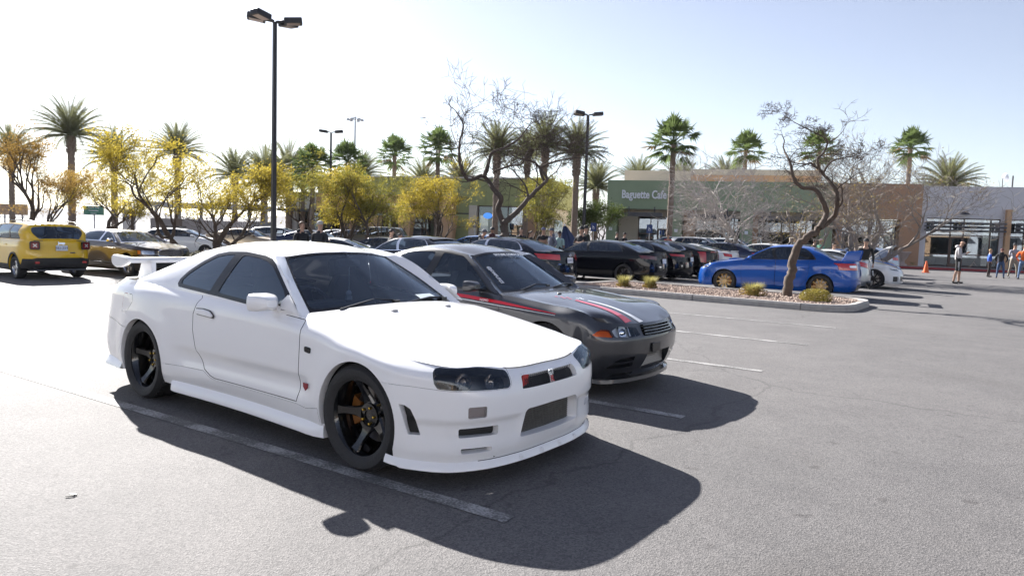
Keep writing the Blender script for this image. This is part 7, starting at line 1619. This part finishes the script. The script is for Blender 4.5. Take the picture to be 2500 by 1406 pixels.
    hx, hz = V['head'][0], V['head'][2]; f.tube([Vector((hx+.085, 0, hz+.0))*s, Vector((hx+.108, 0, hz-.032))*s], [.008*s, .014*s], 6)
    for sg in (1, -1): f.sphere((hx*s, sg*.080*s, (hz-.01)*s), .022*s, 8, 5, (.7, .4, 1.2))
    f.build('hands_and_face', skin, body)
    e = MB()
    for sg in (1, -1): e.sphere(((hx+.086)*s, sg*.030*s, (hz+.005)*s), .009*s, 6, 5)
    e.build('eyes', mat('eye_dark', (.02, .018, .016), .3), body)
    if not bald:
        hm = mat('hair_%s' % str(hair), hair, .7, var=.3, scale=30, bump=.4); q = MB(); P = []
        for i in range(12):
            a = 2*math.pi*i/12; row = []
            for t in np.linspace(0, 1, 6):
                lim = 1.05 if math.cos(a) > .3 else 1.75
                b = t*lim; rx = .102; row.append(((hx-.008 + rx*math.sin(b)*math.cos(a))*s, .090*math.sin(b)*math.sin(a)*s, (hz+.020 + .092*math.cos(b))*s))
            P.append(row)
        q.grid(np.array(P), closed_u=True, flip=True)
        if female: q.tube([Vector((hx-.10, 0, hz+.05))*s, Vector((hx-.17, 0, hz+.0))*s, Vector((hx-.16, 0, hz-.14))*s], [.03*s, .04*s, .012*s], 7)
        q.build('hair', hm, root)
    if beard: q = MB(); q.sphere(((hx+.055)*s, 0, (hz-.075)*s), .058*s, 10, 7, (.9, 1.05, .8)); q.build('beard', mat('beard', (.03, .02, .016), .8), root)
    if hat:
        cm = mat('cap_%s' % str(hat), hat, .8); q = MB(); q.lathe([(.001, .105), (.05, .098), (.092, .06), (.101, .015), (.100, -.005)], 16, c=(0, 0, 0), flip=True); q.box((.125, 0, .006), (.10, .15, .010), ry=.12); c = q.build('cap', cm, root); c.location = ((hx-.005)*s, 0, (hz+.030)*s); c.scale = (s, s*.95, s)
    if hood: q = MB(); q.sphere((-.055*s, 0, 1.475*s), .11*s, 12, 8, (.75, 1.15, .65)); q.build('hood', tm, root)
    if phone: q = MB(); p = (Vector(V['hal']) + Vector(V['har']))/2*s; q.box((p.x+.06*s, 0, p.z+.03*s), (.09*s, .07*s, .012*s), ry=-.5); q.build('phone', MATS['black_trim'], root)
    if stripe:
        for sg in (1, -1): q = MB(); q.box((.02*s, sg*.20*s, .70*s), (.05*s, .012*s, .34*s), rx=sg*-.10); q.build('short_stripe', mat('cloth_stripe', stripe, .8), root)
    return root
def at(px, depth): return spot(px, depth)
FC = math.atan2(CAM.y-10, CAM.x)      # towards the camera, roughly
K, GR, WT = (.014, .014, .017), (.16, .165, .18), (.50, .50, .52)
aR = a0                                 # picture right
person('bald bearded man in pale hooded top and black shorts looking at his phone', (.46, 31.3, 0), aR-.5, (.48, .46, .47), (.012, .012, .014), K, 'phone', 1.84, SKIN, True, beard=True, head_down=1., stride=.17, bald=True, hood=True, phone=True, stripe=(.6, .6, .6))
person('young man in black T-shirt standing beside the grey-haired man', at(735, 21.), aR-.6, K, K, (.10, .06, .035), 'down', 1.80, sleeve=False, hood=True)
person('grey-haired man in dark jacket seen from behind', at(779, 19.8), aR+1.2, (.02, .021, .026), K, (.42, .40, .38), 'phone', 1.77)
person('man with dark hair seen behind the black saloon with roof spoiler', at(952, 26.), aR+.4, K, K, (.012, .010, .009), 'down', 1.72, SKIN)
person('short-haired bystander low behind the same black saloon roof', at(973, 28.), aR+.4, K, K, K, 'down', 1.60)
person('man in grey hooded top and cap bending his head', at(1172, 27.), aR-.2, (.11, .115, .125), K, K, 'phone', 1.74, hat=(.12, .13, .15), head_down=1., hood=True)
person('man in dark jacket with wine-red sleeves seen from behind', at(1198, 26.5), aR+1.3, (.05, .012, .018), K, K, 'phone', 1.80, SKIN2, hood=True, head_down=-.3)
person('close-cropped man in black sweater in the crowd', at(1268, 31.), aR-2., K, K, (.10, .07, .05), 'crossed', 1.78)
person('woman with ponytail in black jacket in the crowd', at(1293, 31.5), aR-.3, K, K, (.035, .015, .01), 'down', 1.66, female=True)
person('man in black T-shirt and purple sunglasses in the crowd', at(1322, 30.), aR-1.7, K, K, K, 'crossed', 1.80, hat=(.12, .12, .2), sleeve=False)
person('person in slate hooded top and cap in the crowd', at(1342, 29.5), aR-2.7, (.13, .14, .19), K, K, 'pockets', 1.78, hat=(.1, .11, .14), hood=True)
person('man in mint T-shirt seen from behind in the crowd', at(1361, 30.), aR+.9, (.36, .50, .48), K, K, 'down', 1.68, SKIN2, sleeve=False)
person('stocky man in black cap and sweater behind the glossy black saloon', at(1415, 25.), aR-2.2, K, K, K, 'crossed', 1.80, hat=K)
person('person in dark green cap behind the stocky man in black', at(1424, 30.), aR+.6, (.03, .03, .02), K, K, 'down', 1.92, hat=(.02, .022, .02))
person('man in black jacket by the left cafe column', at(1500, 45.), aR-.2, K, K, K, 'down', 1.80)
person('man in black hat near the left cafe column', at(1519, 46.), aR-.8, K, K, K, 'crossed', 1.78, hat=K)
person('seated-height child in dark top outside the cafe', at(1531, 47.), aR-1.5, K, K, K, 'down', 1.35)
person('smaller dark-haired child outside the cafe', at(1539, 47.), aR-2., K, K, K, 'down', 1.25)
person('man in red top standing behind the silver crossover', at(1625, 41.), aR-1.7, (.40, .012, .018), K, (.03, .015, .01), 'phone', 1.78, head_down=.6)
person('man in black looking at his phone by the second cafe column', at(1661, 46.), aR-2.2, K, K, K, 'phone', 1.78, head_down=1.)
person('dark-suited person before the second shop window', at(1744, 50.), aR-1.2, (.015, .015, .02), K, K, 'down', 1.75)
person('person in blue jeans before the second shop window', at(1763, 50.), aR-2.6, (.03, .03, .05), (.05, .08, .16), K, 'pockets', 1.75)
person('shopper in mint green top and pink cap by the last green column', at(1997, 41.), aR-2.8, (.20, .52, .38), K, K, 'crossed', 1.76, hat=(.62, .42, .44))
person('person in dark top beside the mint green shopper', at(1981, 43.), aR-.6, (.05, .025, .03), (.04, .05, .09), K, 'phone', 1.72)
person('man in sunglasses and brown top behind the blue rally saloon', at(2029, 27.5), aR-1.2, (.16, .10, .07), K, (.03, .015, .01), 'down', 1.52)
person('man in black cap and hooded jacket at the open bonnet', at(2107, 24.), aR-2., (.016, .016, .016), K, K, 'down', 1.70, hat=K, hood=True, head_down=.8)
GP = 'people chatting outside the grey shop'
person('child in bright blue jacket in the chatting group', (1.05, 42.0, 0), aR-.5, (.04, .12, .50), (.03, .02, .02), (.40, .25, .12), 'pockets', 1.50, group=GP)
person('person in black hooded jacket with pack and jeans in the chatting group', (1.62, 40.6, 0), aR+.9, K, (.05, .09, .18), (.09, .02, .015), 'pockets', 1.55, hood=True, group=GP)
person('tall man in grey T-shirt and black cap in the chatting group', (2.1, 42.4, 0), aR-1.6, (.28, .28, .33), (.25, .22, .18), K, 'crossed', 1.83, hat=K, group=GP)
person('man in bright orange jacket and jeans in the chatting group', (2.55, 40.5, 0), aR+.8, (.75, .13, .015), (.13, .20, .34), (.10, .05, .03), 'pockets', 1.74, hat=(.04, .05, .03), group=GP)
person('person in pale grey top at the edge of the chatting group', (3.35, 41.2, 0), aR+2., (.40, .38, .42), K, (.08, .03, .015), 'crossed', 1.62, female=True, group=GP)
# ---------------------------------------------------------------- desert air
hz = MB(); hz.bbox(-3950, 3950, -3950, 3950, -3.2, 130); ho = hz.build('haze', None, None, sharp=None); ho.data.materials.clear()
hm = bpy.data.materials.new('haze_air'); hm.use_nodes = True; hn = hm.node_tree.nodes; hn.remove(hn['Principled BSDF']); pv_ = hn.new('ShaderNodeVolumePrincipled'); pv_.inputs['Color'].default_value = (.86, .92, 1, 1); pv_.inputs['Density'].default_value = .0001; pv_.inputs['Anisotropy'].default_value = .2
hm.node_tree.links.new(pv_.outputs[0], hn['Material Output'].inputs['Volume']); ho.data.materials.append(hm); tag(ho, kind='stuff')
